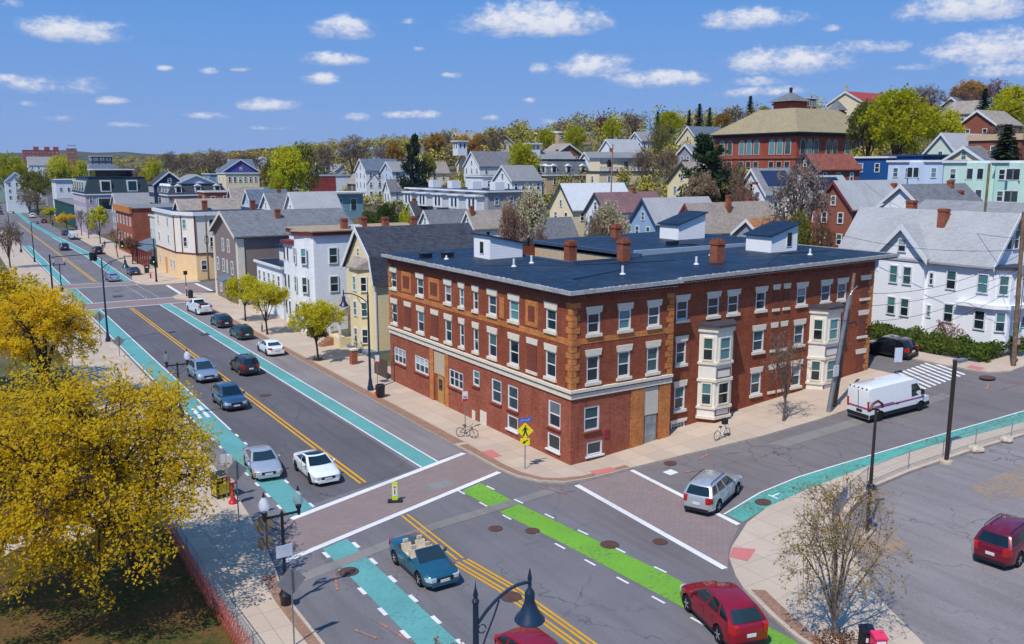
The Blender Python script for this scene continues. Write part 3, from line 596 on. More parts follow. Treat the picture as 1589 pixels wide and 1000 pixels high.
for x, y, h in ((7.5, 4.2, .6), (3.9, 12.8, .6), (15.6, 5.2, .6), (6.2, 13.8, .6), (21, 9, .5), (2.2, 20.5, .3), (27.5, 4.2, .5)):
    z = zr(x, y); MB().tube([(x, y, z-.05), (x, y, z+h)], .09, 8).lathe([(.22, 0), (.2, .05), (.1, .1)], 10, (x, y, z)).build('vent_pipe', WHITE, BG, True)
for x, y in ((1.3, 22.5), (3.0, 21.8)): z = zr(x, y); MB().box(x-.45, x+.45, y-.3, y+.3, z-.05, z+.35).box(x-.52, x+.52, y-.37, y+.37, z+.35, z+.42).build('roof_hatch', BLACK, BG)
for pts in ([(2.5, 15, 11.56), (8.0, 10.5, 11.64), (16, 8, 11.76)], [(20, 2, 11.82), (26, 6, 11.92), (31, 5, 11.98)], [(12, 9, 11.70), (9, 6, 11.66), (3, 4, 11.58)]): MB().tube(pts, .03, 4).build('cable', BLACK, BG)
z = 12.25; MB().tube([(22.2, 14, z), (23.4, 14, z), (23.5, 13.2, z), (22.3, 12.9, z)], .05, 5).box(22, 23, 15, 15.6, 12.1, 12.5).build('roof_unit', BLACK, BG)
# ------------------------------------------------------------------ houses
SH_G = shingle('grey_shingles', (.26, .26, .27), .2, .8); SH_L = shingle('pale_grey_shingles', (.40, .40, .41), .12, .7); SH_D = shingle('dark_slate', (.055, .06, .08), .4); SH_P = shingle('mauve_shingles', (.22, .125, .13), .2)
SH_T = shingle('tan_shingles', (.32, .27, .23), .25); SH_M = shingle('mid_grey_shingles', (.17, .175, .19), .3); SH_O = shingle('rusty_shingles', (.36, .16, .07)); SH_B = shingle('bluegrey_shingles', (.12, .155, .20), .3); SH_S = shingle('sand_slate', (.33, .265, .16), .2); SH_W = plain('white_roofing', (.58, .60, .62), .7, var=.08)
def SD(name, r, g, b): return siding(name, K(r, g, b))
W_WH = SD('white_siding', 226, 228, 232); W_CR = SD('cream_siding', 232, 214, 178); W_YE = SD('pale_yellow_siding', 222, 204, 160); W_BL = SD('blue_siding', 142, 168, 198); W_DB = SD('deep_blue_siding', 22, 78, 140); W_LB = SD('pale_blue_siding', 190, 206, 228); W_MT = SD('mint_siding', 190, 220, 208); W_GB = SD('grey_brown_siding', 132, 116, 110); W_NV = SD('navy_siding', 40, 58, 92); W_PU = SD('purple_siding', 92, 84, 160); W_TN = SD('tan_siding', 200, 172, 140); W_GN = SD('dark_green_panel', 20, 72, 66); W_OR = SD('rust_siding', 168, 78, 38); W_RD = SD('red_siding', 140, 82, 62); W_GY = SD('grey_siding', 150, 150, 156); W_TL = SD('teal_grey_siding', 112, 150, 168); W_PK = SD('pale_pink_siding', 232, 214, 206); W_LG = SD('pale_green_siding', 205, 214, 200)
TR_R = plain('dark_red_trim', (.22, .03, .035), .6); TR_B = plain('navy_trim', (.03, .06, .15), .6); TR_D = plain('charcoal_trim', (.04, .045, .055), .6); FOUND = plain('foundation', (.24, .24, .26), .9)
BRK2 = brick('russet_brick', (.34, .085, .045), (.3, .18, .12), 1.4); BRK3 = brick('wine_brick', (.37, .075, .038), (.24, .12, .1), 1.6)
def chimney(par, x, y, zb, zt, w=.6):
    o = MB().box(x-w/2, x+w/2, y-w/2, y+w/2, zb, zt).box(x-w/2-.06, x+w/2+.06, y-w/2-.06, y+w/2+.06, zt-.25, zt-.1).build('chimney', CHIM, par); return o
def face_windows(par, side, at, a, b, rows, n, w=.9, h=1.5, fm=None, skip=()):
    # n windows spread over [a, b] on each row z; side 'x' looks to -x at x = at, side 'y' looks to -y at y = at, 'X'/'Y' the far sides
    for r, z in enumerate(rows):
        for i in range(n):
            if (r, i) in skip: continue
            t = a + (b-a)*(i+.5)/n
            loc, rz = {'x': ((at-.03, t, z), -PI/2), 'y': ((t, at-.03, z), 0), 'X': ((at+.03, t, z), PI/2), 'Y': ((t, at+.03, z), PI)}[side]
            window(par, loc, rz, w, h, 'hung', fm)
def gable(par, x0, x1, y0, y1, zb, ze, zr, axis, wall, roof, trim=None, over=.35, rt=.18, name='roof'):
    trim = trim or WHITE; m = MB()
    if axis == 'x':
        yc = (y0+y1)/2; m.extrude([(y0, zb), (y1, zb), (y1, ze), (yc, zr), (y0, ze)], 'x', x0, x1)
        hw = (y1-y0)/2; k = (zr-ze)/hw; e = over*.9
        pl = [(y0-e, ze-e*k), (yc, zr), (y1+e, ze-e*k), (y1+e, ze-e*k+rt), (yc, zr+rt*1.2), (y0-e, ze-e*k+rt)]; ax = ('x', x0-over, x1+over); f = ('x', x0-over-.05, x0-over)
    else:
        xc = (x0+x1)/2; m.extrude([(x0, zb), (x1, zb), (x1, ze), (xc, zr), (x0, ze)], 'y', y0, y1)
        hw = (x1-x0)/2; k = (zr-ze)/hw; e = over*.9
        pl = [(x0-e, ze-e*k), (xc, zr), (x1+e, ze-e*k), (x1+e, ze-e*k+rt), (xc, zr+rt*1.2), (x0-e, ze-e*k+rt)]; ax = ('y', y0-over, y1+over); f = ('y', y0-over-.05, y0-over)
    w = m.build('wall', wall, par); o = MB().extrude(pl, *ax).build(name, roof, par)
    d = .2; tp = [(pl[0][0], pl[0][1]-d), (pl[1][0], pl[1][1]-d*1.2), (pl[2][0], pl[2][1]-d), (pl[2][0], pl[2][1]+rt+.02), (pl[4][0], pl[4][1]+.03), (pl[5][0], pl[5][1]+.02)]
    MB().extrude(tp, *f).build('rake_board', trim, par); return w, o
def house(name, label, peak, end, eave, H, axis, wall, roof, trim=None, win=3, chim=(), base=None, gw=True, floors=2, maxlen=18, extra=None, rows=None, fm=None):
    """gabled house surveyed from its ridge: near gable peak, far ridge end (px) and one eave corner of the near gable"""
    P = on_ground(*peak, H); g = ground(P.x); zr = P.z
    if axis == 'x':
        x0 = P.x; x1 = on_y(end, peak[1], P.y).x; x1 = min(max(x1, x0+6), x0+maxlen); E = on_x(*eave, x0); hw = min(max(abs(E.y-P.y), 2.2), 7); y0, y1 = P.y-hw, P.y+hw
    else:
        y0 = P.y; y1 = on_x(end, peak[1], P.x).y; y1 = min(max(y1, y0+6), y0+maxlen); E = on_y(*eave, y0); hw = min(max(abs(E.x-P.x), 2.2), 7); x0, x1 = P.x-hw, P.x+hw
    ze = min(max(E.z, zr-6), zr-1.2); zb = ground(x0)-.5
    o = thing(name, label, 'house', (x0, y0, ground(x0))); q = (-x0, -y0, -ground(x0)); sx, sy, sz = 0, 0, ground(x0)
    X1, Y1 = x1-x0, y1-y0; ze -= sz; zr -= sz
    gable(o, 0, X1, 0, Y1, -.8, ze, zr, axis, wall, roof, trim)
    rows = rows or [z for z in (ze-2.1, ze-4.9) if z > .4][:floors]
    n1 = max(2, int(Y1/2.6)); n2 = max(2, int(X1/3.2))
    face_windows(o, 'x', 0, .4, Y1-.4, rows, min(win, n1), fm=fm); face_windows(o, 'y', 0, .4, X1-.4, rows, min(win+1, n2), fm=fm)
    if gw and zr-ze > 1.9:
        if axis == 'x': window(o, (-.03, Y1/2, ze+.25), -PI/2, .75, min(1.3, (zr-ze)*.5), 'hung', fm)
        else: window(o, (X1/2, -.03, ze+.25), 0, .75, min(1.3, (zr-ze)*.5), 'hung', fm)
    for cx, cy, h in chim:      # fractions along the ridge and across it
        if axis == 'x': chimney(o, X1*cx, Y1*cy, zr-2.2, zr+h)
        else: chimney(o, X1*cx, Y1*cy, zr-2.2, zr+h)
    if extra: extra(o, X1, Y1, ze, zr)
    return o
def solar(o, X1, Y1, ze, zr):
    k = (zr-ze)/(Y1/2); a, b = .12*Y1, .44*Y1; z = lambda y: ze+k*y+.28
    MB().face([(X1*.15, a, z(a)), (X1*.85, a, z(a)), (X1*.85, b, z(b)), (X1*.15, b, z(b))]).face([(X1*.15, a, z(a)-.05), (X1*.85, a, z(a)-.05), (X1*.85, b, z(b)-.05), (X1*.15, b, z(b)-.05)]).build('solar_panel', glass('solar_glass', (.012, .014, .035), .2), o)
def skyl(o, X1, Y1, ze, zr):
    k = (zr-ze)/(Y1/2); n = NORM = None
    for fx in (.3, .62):
        a, b = .2*Y1, .32*Y1; z = lambda y: ze+k*y+.3
        MB().face([(X1*fx, a, z(a)), (X1*fx+1.1, a, z(a)), (X1*fx+1.1, b, z(b)), (X1*fx, b, z(b))]).face([(X1*fx-.1, a-.1, z(a-.1)-.06), (X1*fx+1.2, a-.1, z(a-.1)-.06), (X1*fx+1.2, b+.1, z(b+.1)-.06), (X1*fx-.1, b+.1, z(b+.1)-.06)], 1).build('skylight', [PANE, WHITE], o)
# gabled houses climbing the hill behind the brick block
house('gable_house', 'white gabled house with a whitish roof, behind the cream blossom tree', (871, 286.7), 966, (889, 325), 9.5, 'x', W_CR, SH_W, TR_D, extra=None)
house('gable_house', 'pale gabled house under a mauve shingle roof with one dark chimney', (924.6, 301), 1016, (909, 327.5), 9.5, 'x', W_WH, SH_P, TR_D, chim=((.62, .5, .9),))
house('gable_house', 'sky blue gabled house with navy trim and pale grey roof', (998.6, 309.6), 1097, (1017.5, 346.5), 9, 'x', W_BL, SH_L, TR_B)
house('gable_house', 'cream gabled house with dark red rake trim and a tall brick chimney', (1065, 318), 1190, (1086, 361), 9, 'x', W_CR, SH_T, TR_R, chim=((.45, .35, 1.2), (.8, .6, .8)))
house('gable_house', 'small gabled house with rusty orange roof just behind the rightmost roof bulkhead', (1160.5, 342), 1205, (1174.6, 364), 7, 'x', W_GY, SH_O, WHITE, maxlen=8)
house('gable_house', 'white gabled house with dark solar panels on a grey roof, left of the pinkish gable', (1167.6, 263.5), 1224, (1188.7, 301), 10, 'x', W_WH, SH_G, WHITE, extra=solar, chim=((-.15, .2, -1.8),))
house('gable_house', 'pinkish white gabled house behind the bare forked tree', (1235.4, 275), 1305, (1255.7, 305.8), 9.5, 'x', W_PK, SH_L, TR_D, extra=solar)
house('gable_house', 'rust red gabled house with dark red rakes under a broad pale grey roof', (1295.3, 283), 1398, (1322.6, 323.4), 9.5, 'x', W_RD, SH_L, TR_R, chim=((.8, .35, -.2),))
house('gable_house', 'orange brown gabled house with low shed, lowest below the rust red gable', (1276, 301.4), 1300, (1291, 323), 7.5, 'x', W_OR, SH_G, TR_D, maxlen=7)
house('gable_house', 'small white gabled house with blue shaded eaves and slate grey roof', (1380.8, 311), 1440, (1392, 328), 8, 'x', W_WH, SH_M, WHITE)
house('gable_house', 'white house with a dark slate roof and two stubby brick chimneys', (1399.5, 289), 1495, (1416, 314.5), 10, 'x', W_WH, SH_M, WHITE, chim=((.72, .4, .6), (.78, .2, -.6)))
house('gable_house', 'grey roofed house immediately behind the big white corner house', (1640, 320), 1440, (1668, 345), 9, 'y', W_GY, SH_G, WHITE, maxlen=20)
house('gable_house', 'dark red gabled house in front of the brick school', (1250.4, 240.6), 1318, (1263, 262), 10, 'x', W_RD, shingle('brick_red_shingles', (.27, .085, .06)), TR_D)
house('gable_house', 'house with a long dark grey roof beside the brick chimneyed light well', (797, 342), 884, (790, 372), 8.0, 'x', W_GY, SH_M, TR_D, win=2)
house('gable_house', 'tiny white gable with dark red trim peeping over the roof light well', (847, 374), 868, (855, 390), 6.2, 'x', W_WH, SH_M, TR_R, maxlen=6, gw=False)
house('gable_house', 'grey roofed house left of the chimneyed grey roof, before the dormer row', (659.6, 328), 722, (650, 350), 8.5, 'x', W_WH, SH_M, WHITE)
house('gable_house', 'grey roofed house with a tall brick chimney behind the slate gambrel roof', (726, 329), 800, (718, 352), 8.5, 'x', W_WH, SH_T, WHITE, chim=((.05, .4, 1.0),))
house('gable_house', 'low house with a blackish blue roof and pink chimney below the dormer row', (636, 314), 700, (628, 332), 8, 'x', W_GY, SH_D, WHITE, chim=((.1, .5, .8),), win=2)
house('gable_house', 'white gabled house with skylights in its grey roof, left of the dormer row', (600, 280), 652, (606, 297), 8, 'x', W_WH, SH_M, WHITE, extra=skyl)
house('gable_house', 'weathered brown barn like house with tan roof', (580, 271), 549, (585, 285), 8, 'y', plain('weathered_wood', (.13, .09, .07), .9), SH_T, TR_D, win=2)
house('gable_house', 'small cream gable with green grey roof at the foot of the dark pine', (637, 261), 655, (632, 277), 7, 'x', W_CR, SH_B, WHITE)
house('gable_house', 'cream gable with brown roof between the dark pine and the cupola house', (658, 252), 690, (652, 268), 9, 'x', W_CR, SH_T, WHITE)
house('gable_house', 'cream yellow gabled house under the hillside beside the green pine', (1059, 253), 1090, (1036, 283), 10, 'x', W_YE, SH_T, TR_D, chim=((.3, .7, .6),))
house('gable_house', 'small grey gable just above the cream yellow gabled house', (1064, 225), 1084, (1056, 238), 9, 'x', W_GY, SH_G, WHITE)
def far_house(name, label, px, py, D, L_, W_, he, hr, axis, wall, roof, chim=(), win=3, trim=None, extra=None):
    P = at_dist(px, py, D); g = ground(P.x); zr = P.z; o = thing(name, label, 'house', (P.x, P.y, g)); zr -= g
    gable(o, 0, L_, -W_/2, W_/2, -1.5, max(zr-hr, 1.5), zr, 'x', wall, roof, trim) if axis == 'x' else gable(o, -W_/2, W_/2, 0, L_, -1.5, max(zr-hr, 1.5), zr, 'y', wall, roof, trim)
    ze = max(zr-hr, 1.5); rows = [z for z in (ze-2.1, ze-4.8, ze-7.4) if z > .3]
    if axis == 'x': face_windows(o, 'x', 0, -W_/2, W_/2, rows, win); face_windows(o, 'y', -W_/2, 0, L_, rows, win+1); window(o, (-.03, 0, ze+.3), -PI/2, .9, 1.3) if hr > 2 else None
    else: face_windows(o, 'x', -W_/2, 0, L_, rows, win+1); face_windows(o, 'y', 0, -W_/2, W_/2, rows, win); window(o, (0, -.03, ze+.3), 0, .9, 1.3) if hr > 2 else None
    for cx, h in chim: chimney(o, *((L_*cx, .4) if axis == 'x' else (.4, L_*cx)), ze, zr+h)
    if extra: extra(o, ze, zr)
    return o
def cupola(dx, w, h):
    def f(o, ze, zr):
        c = MB().box(dx-w/2, dx+w/2, -w/2, w/2, zr-1.2, zr+h).build('cupola', W_WH, o); MB().prism([(dx-w*.65, -w*.65), (dx+w*.65, -w*.65), (dx+w*.65, w*.65), (dx-w*.65, w*.65)], zr+h, zr+h+.35).build('roof', WHITE, c)
        for s in (-.22, .22): MB().box(dx-w/2-.04, dx-w/2, s*w-.25, s*w+.25, zr+h*.35, zr+h*.85).build('window', PANE, c); MB().box(dx+s*w-.25, dx+s*w+.25, -w/2-.04, -w/2, zr+h*.35, zr+h*.85).build('window', PANE, c)
    return f
far_house('victorian_house', 'white Victorian house with blue grey cross gables left of the dark pine', 559, 247.6, 262, 11, 8, 0, 3.2, 'x', W_WH, SH_B, ((.2, .8),))
far_house('victorian_house', 'white dormered house adjoining the Victorian with blue grey gables', 600, 252, 255, 9, 8, 0, 2.6, 'x', W_LB, SH_G)
far_house('cupola_house', 'cream house crowned by a square white cupola, left on the hill', 720, 236, 290, 12, 10, 0, 4.2, 'x', W_CR, SH_B, ((.5, .6), (.8, .5)), extra=cupola(-1.5, 3.4, 3.2))
far_house('gable_house', 'house with three oval windows in its long slate grey roof', 732, 236, 255, 17, 9, 0, 4.0, 'x', W_WH, SH_M, ((.2, 1.2), (.8, 1)))
far_house('cupola_house', 'grey roofed house with a small white cupola beside the yellow green tree', 824, 236, 245, 13, 12, 0, 4.2, 'x', W_TN, SH_G, ((.7, .8),), extra=cupola(.6, 3, 2.0))
far_house('gable_house', 'white porch house with grey roof, below the cupola with two windows', 780, 258, 200, 8, 8, 0, 3.2, 'x', W_WH, SH_G)
far_house('gable_house', 'tall narrow white gable left of the curved cream building', 908, 237, 228, 16, 8, 0, 3.4, 'x', W_WH, SH_G, ((.55, 1.2),))
far_house('gable_house', 'cream house with blue grey roof and dormer high on the hill before the firs', 1068, 197, 255, 12, 9, 0, 4.2, 'x', W_YE, SH_B)
far_house('gable_house', 'small white house with a blue band among bare trees on the hill', 986, 206, 265, 7, 6, 0, 2.4, 'x', W_LB, SH_G)
far_house('gable_house', 'grey brown house gable left of the purple gable, far along the street', 356, 248, 345, 8, 10, 0, 3.5, 'x', W_GY, SH_B)
far_house('gable_house', 'vivid purple gabled house beyond the mansard row', 373, 248, 330, 10, 13, 0, 4.2, 'y', W_PU, SH_B, ((.8, 1.0),))
far_house('victorian_house', 'navy Victorian house with white trim at the left end of the dormered mansard', 262, 267, 250, 7, 8, 0, 3.2, 'y', W_NV, SH_D)
far_house('gable_house', 'white porch fronted gable right of the navy Victorian', 304, 272, 250, 9, 9, 0, 2.0, 'y', W_WH, SH_G)
far_house('gable_house', 'brown grey gable with skylights behind the cream corner building', 275, 311, 165, 10, 9, 0, 3.2, 'x', W_TN, SH_T, ((.4, .8),))
far_house('gable_house', 'weathered grey gable left of the white shed roof', 357, 293, 200, 7, 7, 0, 4, 'x', W_GY, SH_T)
far_house('gable_house', 'white house with a blue shaded shed roof mid left', 372, 292, 205, 8, 6, 0, 2.6, 'x', W_WH, SH_B)
far_house('gable_house', 'blue white cottage gable behind the long grey gable roof', 383, 296, 190, 8, 6, 0, 2.6, 'x', W_LB, SH_B)
far_house('gable_house', 'low grey roof with a brick chimney left of the teal grey flat', 412, 302, 165, 13, 8, 0, 3, 'x', W_WH, SH_M, ((.2, .9),))
far_house('gable_house', 'steep pale grey gable beside the teal grey flat', 450, 300, 158, 8, 7, 0, 3.6, 'x', W_WH, SH_L)
far_house('gable_house', 'small white gable at the far left bend of the street', 24, 268, 420, 9, 8, 0, 3.5, 'y', W_WH, SH_B)
far_house('gable_house', 'tiny far white gable under the left tree line', 42, 244, 620, 14, 13, 0, 5, 'x', W_WH, SH_G)
far_house('gable_house', 'far dark roofed house above the white painted hall', 68, 264, 480, 13, 10, 0, 4, 'x', W_GY, SH_D)
far_house('gable_house', 'slate roofed house near the top right hill tree', 1477, 152, 245, 11, 10, 0, 3.6, 'x', W_GY, SH_B)
far_house('gable_house', 'weathered olive house with two dormers behind the mint terraces', 1462, 208, 165, 19, 8, 0, 4.4, 'x', W_LG, SH_L)
far_house('gable_house', 'white porch gable between the olive dormered house and dark red house', 1497, 229, 150, 6, 7, 0, 2.2, 'x', W_CR, SH_M)
def block(name, label, x0, x1, y0, y1, zt, wall, roof=None, trim=None, rows=None, nx=3, ny=3, cat='building', over=.25, fm=None, w=.95, h=1.5, th=.3, parts=None, cap=True):
    g = ground(x0); o = thing(name, label, cat, (x0, y0, g)); X1, Y1, Z = x1-x0, y1-y0, zt-g
    MB().box(0, X1, 0, Y1, -1.5, Z).build('wall', wall, o); MB().box(-over, X1+over, -over, Y1+over, Z, Z+th).box(-over+.2, X1+over-.2, -over+.2, Y1+over-.2, Z+th, Z+th+.01, 1).build('roof', [trim or WHITE, roof or FLATROOF], o)
    rows = rows if rows is not None else [z for z in (Z-2.3, Z-5.2, Z-8.1) if z > .3]
    if nx: face_windows(o, 'x', 0, .3, Y1-.3, rows, nx, w, h, fm)
    if ny: face_windows(o, 'y', 0, .3, X1-.3, rows, ny, w, h, fm)
    if parts: parts(o, X1, Y1, Z)
    return o
# painted terraces on the hill at the right
def rowx(px0, px1, x, py=248): return on_x(px1, py, x).y, on_x(px0, py, x).y
def bayf(m, a, b, d=.9):
    def f(o, X1, Y1, Z):
        q = MB().prism([(0, Y1*b), (-d, Y1*b-d*.6), (-d, Y1*a+d*.6), (0, Y1*a)], -1.5, Z).build('bay_window', m, o)
        for z in (Z-2.3, Z-5.2):
            for t in (.3, .7): MB().box(-d-.05, -d, Y1*a+(b-a)*Y1*t-.5, Y1*a+(b-a)*Y1*t+.5, z, z+1.6).box(-d-.06, -d-.05, Y1*a+(b-a)*Y1*t-.4, Y1*a+(b-a)*Y1*t+.4, z+.1, z+1.5, 1).build('window', [WHITE, PANE], q)
    return f
y0, y1 = rowx(1297, 1378, 97); block('triple_decker', 'deep blue flat roofed terrace house left of the pale blue one', 97, 110, y0, y1, on_x(1330, 246, 97).z, W_DB, trim=WHITE, nx=3, ny=2, cat='house')
y0, y1 = rowx(1372, 1432, 99); block('triple_decker', 'second deep blue block set back above the pale blue terrace', 99, 112, y0, y1, on_x(1400, 243, 99).z, W_DB, trim=TR_B, nx=1, ny=0, cat='house')
y0, y1 = rowx(1379, 1464, 91, 252); block('triple_decker', 'pale blue terrace house between the deep blue and mint houses', 91, 103, y0, y1, on_x(1420, 252, 91).z, W_LB, nx=4, ny=2, cat='house', parts=bayf(W_LB, .32, .6))
y0, y1 = rowx(1466, 1545, 89, 252); block('triple_decker', 'pale mint terrace house next to the pale blue one', 89, 101, y0, y1, on_x(1500, 253, 89).z, W_MT, nx=3, ny=2, cat='house', parts=bayf(W_MT, .05, .55))
y0, y1 = rowx(1546, 1615, 88, 252); block('triple_decker', 'greener mint terrace house at the right edge with a dark blue porch roof', 88, 100, y0, y1, on_x(1570, 253, 88).z, SD('mint_green_siding', 176, 212, 200), nx=4, ny=2, cat='house', parts=bayf(W_MT, .3, .7))
P = at_dist(1503, 219, 155); block('flat_house', 'dark red flat fronted house with white framed windows behind the mint terraces', P.x, P.x+9, P.y-8, P.y, P.z, W_RD, SH_T, trim=W_TN, nx=3, ny=2, cat='house', th=.9)
# dormered row house
P0 = on_ground(632, 293, 10); P1 = on_x(757, 302, P0.x)
def dormers(o, X1, Y1, Z):
    for k in range(5):
        y = Y1*(k+.5)/5; d = MB().box(-1.6, .2, y-1.9, y+1.9, Z-3.2, Z-.8).build('dormer', W_WH, o); MB().box(-1.9, .2, y-2.2, y+2.2, Z-.8, Z-.5).build('roof', WHITE, d)
        for s in (-.9, .5): MB().box(-1.66, -1.6, y+s-.45, y+s+.45, Z-2.9, Z-1.0).box(-1.68, -1.66, y+s-.35, y+s+.35, Z-2.8, Z-1.1, 1).build('window', [WHITE, PANE], d)
    for k in range(4): v = MB().box(3, 5, Y1*(k+.4)/4-1, Y1*(k+.4)/4+1, Z+.2, Z+1.8).build('stair_bulkhead', W_WH, o)
block('row_house', 'long black flat roofed row with five white dormer bays', P0.x, P0.x+10, P1.y, P0.y, P0.z, W_GY, FLATROOF, nx=0, ny=3, cat='row house', parts=dormers, over=.5)
P = at_dist(742, 275, 205); block('flat_house', 'white flat roofed house with a porch right of the brown shrub', P.x, P.x+9, P.y-2, P.y+6, P.z, W_WH, nx=2, ny=3, cat='house')
P = on_ground(478, 273, 9); x1 = on_y(546, 272, P.y).x
def redface(o, X1, Y1, Z): MB().box(0, X1*.62, -.06, 0, -1, Z-.3).build('red_side_wall', plain('weathered_red', (.28, .045, .04), .9, var=.3, vs=.6), o)
block('flat_house', 'white flat roofed block with a big red painted side wall', P.x, x1, P.y, P.y+18, P.z, W_WH, nx=2, ny=0, cat='building', parts=redface)
P = on_ground(488, 303, 8); x1 = on_y(563, 302, P.y).x
def frdoors(o, X1, Y1, Z):
    for k in range(3): t = X1*(.2+.3*k); MB().box(t-.9, t+.9, -.05, 0, Z-4.2, Z-1.0).box(t-.75, t+.75, -.07, -.05, Z-4.1, Z-1.15, 1).build('french_door', [WHITE, PANE], o)
    MB().box(-.8, X1+.8, -.9, Y1*.6, Z+.3, Z+.7).build('roof_edge', WHITE, o)
block('flat_house', 'teal grey flat roofed house with three tall glazed doors', P.x, x1, P.y, P.y+9, P.z, W_TL, GREYROOF, nx=2, ny=0, cat='house', parts=frdoors)
# mansards
def mansard(name, label, x0, x1, y0, y1, zc, zt, wall, mroof, nd=3, nw=4, top=FLATROOF, inset=1.0, rows=None, dorm_y=True, cat='house'):
    g = ground(x0); o = thing(name, label, cat, (x0, y0, g)); X1, Y1, a, b = x1-x0, y1-y0, zc-g, zt-g
    MB().box(0, X1, 0, Y1, -1.5, a).build('wall', wall, o); MB().box(-.35, X1+.35, -.35, Y1+.35, a-.25, a+.05).build('cornice', WHITE, o)
    i = inset; lo = [(-.3, -.3), (X1+.3, -.3), (X1+.3, Y1+.3), (-.3, Y1+.3)]; hi = [(i, i), (X1-i, i), (X1-i, Y1-i), (i, Y1-i)]; m = MB()
    for k in range(4):
        j = (k+1) % 4; m.face([(*lo[k], a+.05), (*lo[j], a+.05), (*hi[j], b), (*hi[k], b)])
    m.build('mansard_roof', mroof, o); MB().box(i-.25, X1-i+.25, i-.25, Y1-i+.25, b-.1, b+.15).build('roof', top, o)
    for axis, n in (('x', nd), ('y', nd if dorm_y else 0)):
        for k in range(n):
            if axis == 'x':
                t = Y1*(k+.5)/n; d = MB().box(-.2, i+.3, t-.75, t+.75, a+.5, a+2.1).extrude([(t-.95, a+2.1), (t+.95, a+2.1), (t, a+2.65)], 'x', -.35, i+.3).build('dormer', WHITE, o); MB().box(-.24, -.2, t-.5, t+.5, a+.65, a+1.95).build('window', PANE, d)
            else:
                t = X1*(k+.5)/n; d = MB().box(t-.75, t+.75, -.2, i+.3, a+.5, a+2.1).extrude([(t-.95, a+2.1), (t+.95, a+2.1), (t, a+2.65)], 'y', -.35, i+.3).build('dormer', WHITE, o); MB().box(t-.5, t+.5, -.24, -.2, a+.65, a+1.95).build('window', PANE, d)
    rows = rows or [z for z in (a-2.4, a-5.3) if z > .3]; face_windows(o, 'x', 0, .4, Y1-.4, rows, nw); face_windows(o, 'y', 0, .4, X1-.4, rows, nw); return o
P = at_dist(848, 262, 215); x1 = on_y(915, 262, P.y).x; mansard('mansard_house', 'tan house under a grey mansard with three white dormers', P.x, x1, P.y, P.y+6, P.z-1.5, at_dist(838, 248, 215).z, W_TN, SH_M, 3, 3)
P = at_dist(262, 303, 230); x1 = on_y(352, 300, P.y).x; mansard('mansard_house', 'long dark mansard house with small white pedimented dormers mid left', P.x, x1, P.y, P.y+10, P.z, at_dist(262, 287, 230).z, W_GY, SH_D, 3, 4)
P = at_dist(326, 271, 290); block('flat_house', 'slate blue flat roofed block under the purple gable', P.x, P.x+12, P.y, P.y+10, P.z, W_TL, nx=2, ny=3, cat='house')
P = at_dist(350, 270, 262); block('row_house', 'low cream row with small dark windows below the purple gable', P.x, on_y(402, 272, P.y).x, P.y, P.y+9, P.z, W_CR, SH_M, nx=2, ny=6, cat='house', w=.8)
P = at_dist(318, 299, 205); block('flat_house', 'russet brick porch block before the dormered mansard', P.x, P.x+6, P.y, P.y+6, P.z, BRK2, SH_T, nx=2, ny=2, cat='house')
# curved cream building
P = at_dist(930, 268, 205); x1 = on_y(1012, 268, P.y).x; zt = at_dist(930, 245, 205).z
def curved(o, X1, Y1, Z):
    zt2 = zt-ground(P.x); n = 10; pts = [(X1*.06+X1*.82*k/n, -1.4*math.sin(PI*k/n)+1.2) for k in range(n+1)]
    b = MB().prism(pts + [(X1*.88, Y1), (X1*.06, Y1)], Z, zt2-.9).build('upper_storey', W_CR, o); MB().prism([(x, y-.3) for x, y in pts] + [(X1*.88, Y1), (X1*.06, Y1)], zt2-.9, zt2).build('mansard_band', SH_B, o)
    for t in (.2, .48, .78): MB().box(X1*t-.5, X1*t+.5, -.35+ (.5 if abs(t-.48) > .2 else 0), .6, Z+1.0, Z+2.9).build('window', PANE, b)
    r = MB()
    for k in range(15): r.box(X1*k/15, X1*k/15+X1*.035, -.3, -.15, Z+.3, Z+1.1)
    r.box(-.1, X1+.1, -.32, -.13, Z+1.1, Z+1.25).build('balustrade', WHITE, o)
block('curved_house', 'cream building with a bowed upper storey and white balustrade', P.x, x1, P.y, P.y+5, P.z, W_CR, nx=1, ny=3, cat='house', trim=TR_D, parts=curved)
P = at_dist(867, 207, 330); block('flat_school', 'long low flat building with a white roof edge on the hill skyline', P.x, on_y(933, 207, P.y).x, P.y, P.y+15, P.z, W_TN, SH_W, nx=0, ny=9, cat='building', th=.8, w=1.5)
# ------------------------------------------------------------------ houses along the main street
# pale yellow house with the slate gambrel roof
o = thing('gambrel_house', 'pale yellow house with a steep blackish slate roof next to the brick block', 'house', (3.2, 37.5, .2)); Y1 = 7.6; X1 = 13
prof = [(0, -1), (Y1, -1), (Y1, 8.6), (4.0, 12.3), (.8, 9.7), (0, 7.3)]
MB().extrude(prof, 'x', 0, X1).build('wall', W_YE, o)
rp = [(Y1+.35, 8.25), (4.0, 12.4), (.75, 9.8), (-.15, 7.1), (-.32, 7.1), (.55, 9.95), (4.0, 12.75), (Y1+.5, 8.5)]
MB().extrude(rp, 'x', -.35, X1+.2).build('roof', SH_D, o); MB().extrude([(y, z-.14) for y, z in rp[:4]] + [(y, z+.03) for y, z in rp[4:]], 'x', -.42, -.35).build('rake_board', WHITE, o)
b = MB().prism([(0, 5.1), (-1.0, 4.3), (-1.0, 2.2), (0, 1.2)], -.6, 8.6).build('bay_window', W_YE, o); MB().prism([(0.1, 5.4), (-1.25, 4.5), (-1.25, 2.0), (.1, .9)], 8.6, lambda x, y: 8.75 + (1.0 if x > 0 else 0)).build('bay_roof', SH_T, b)
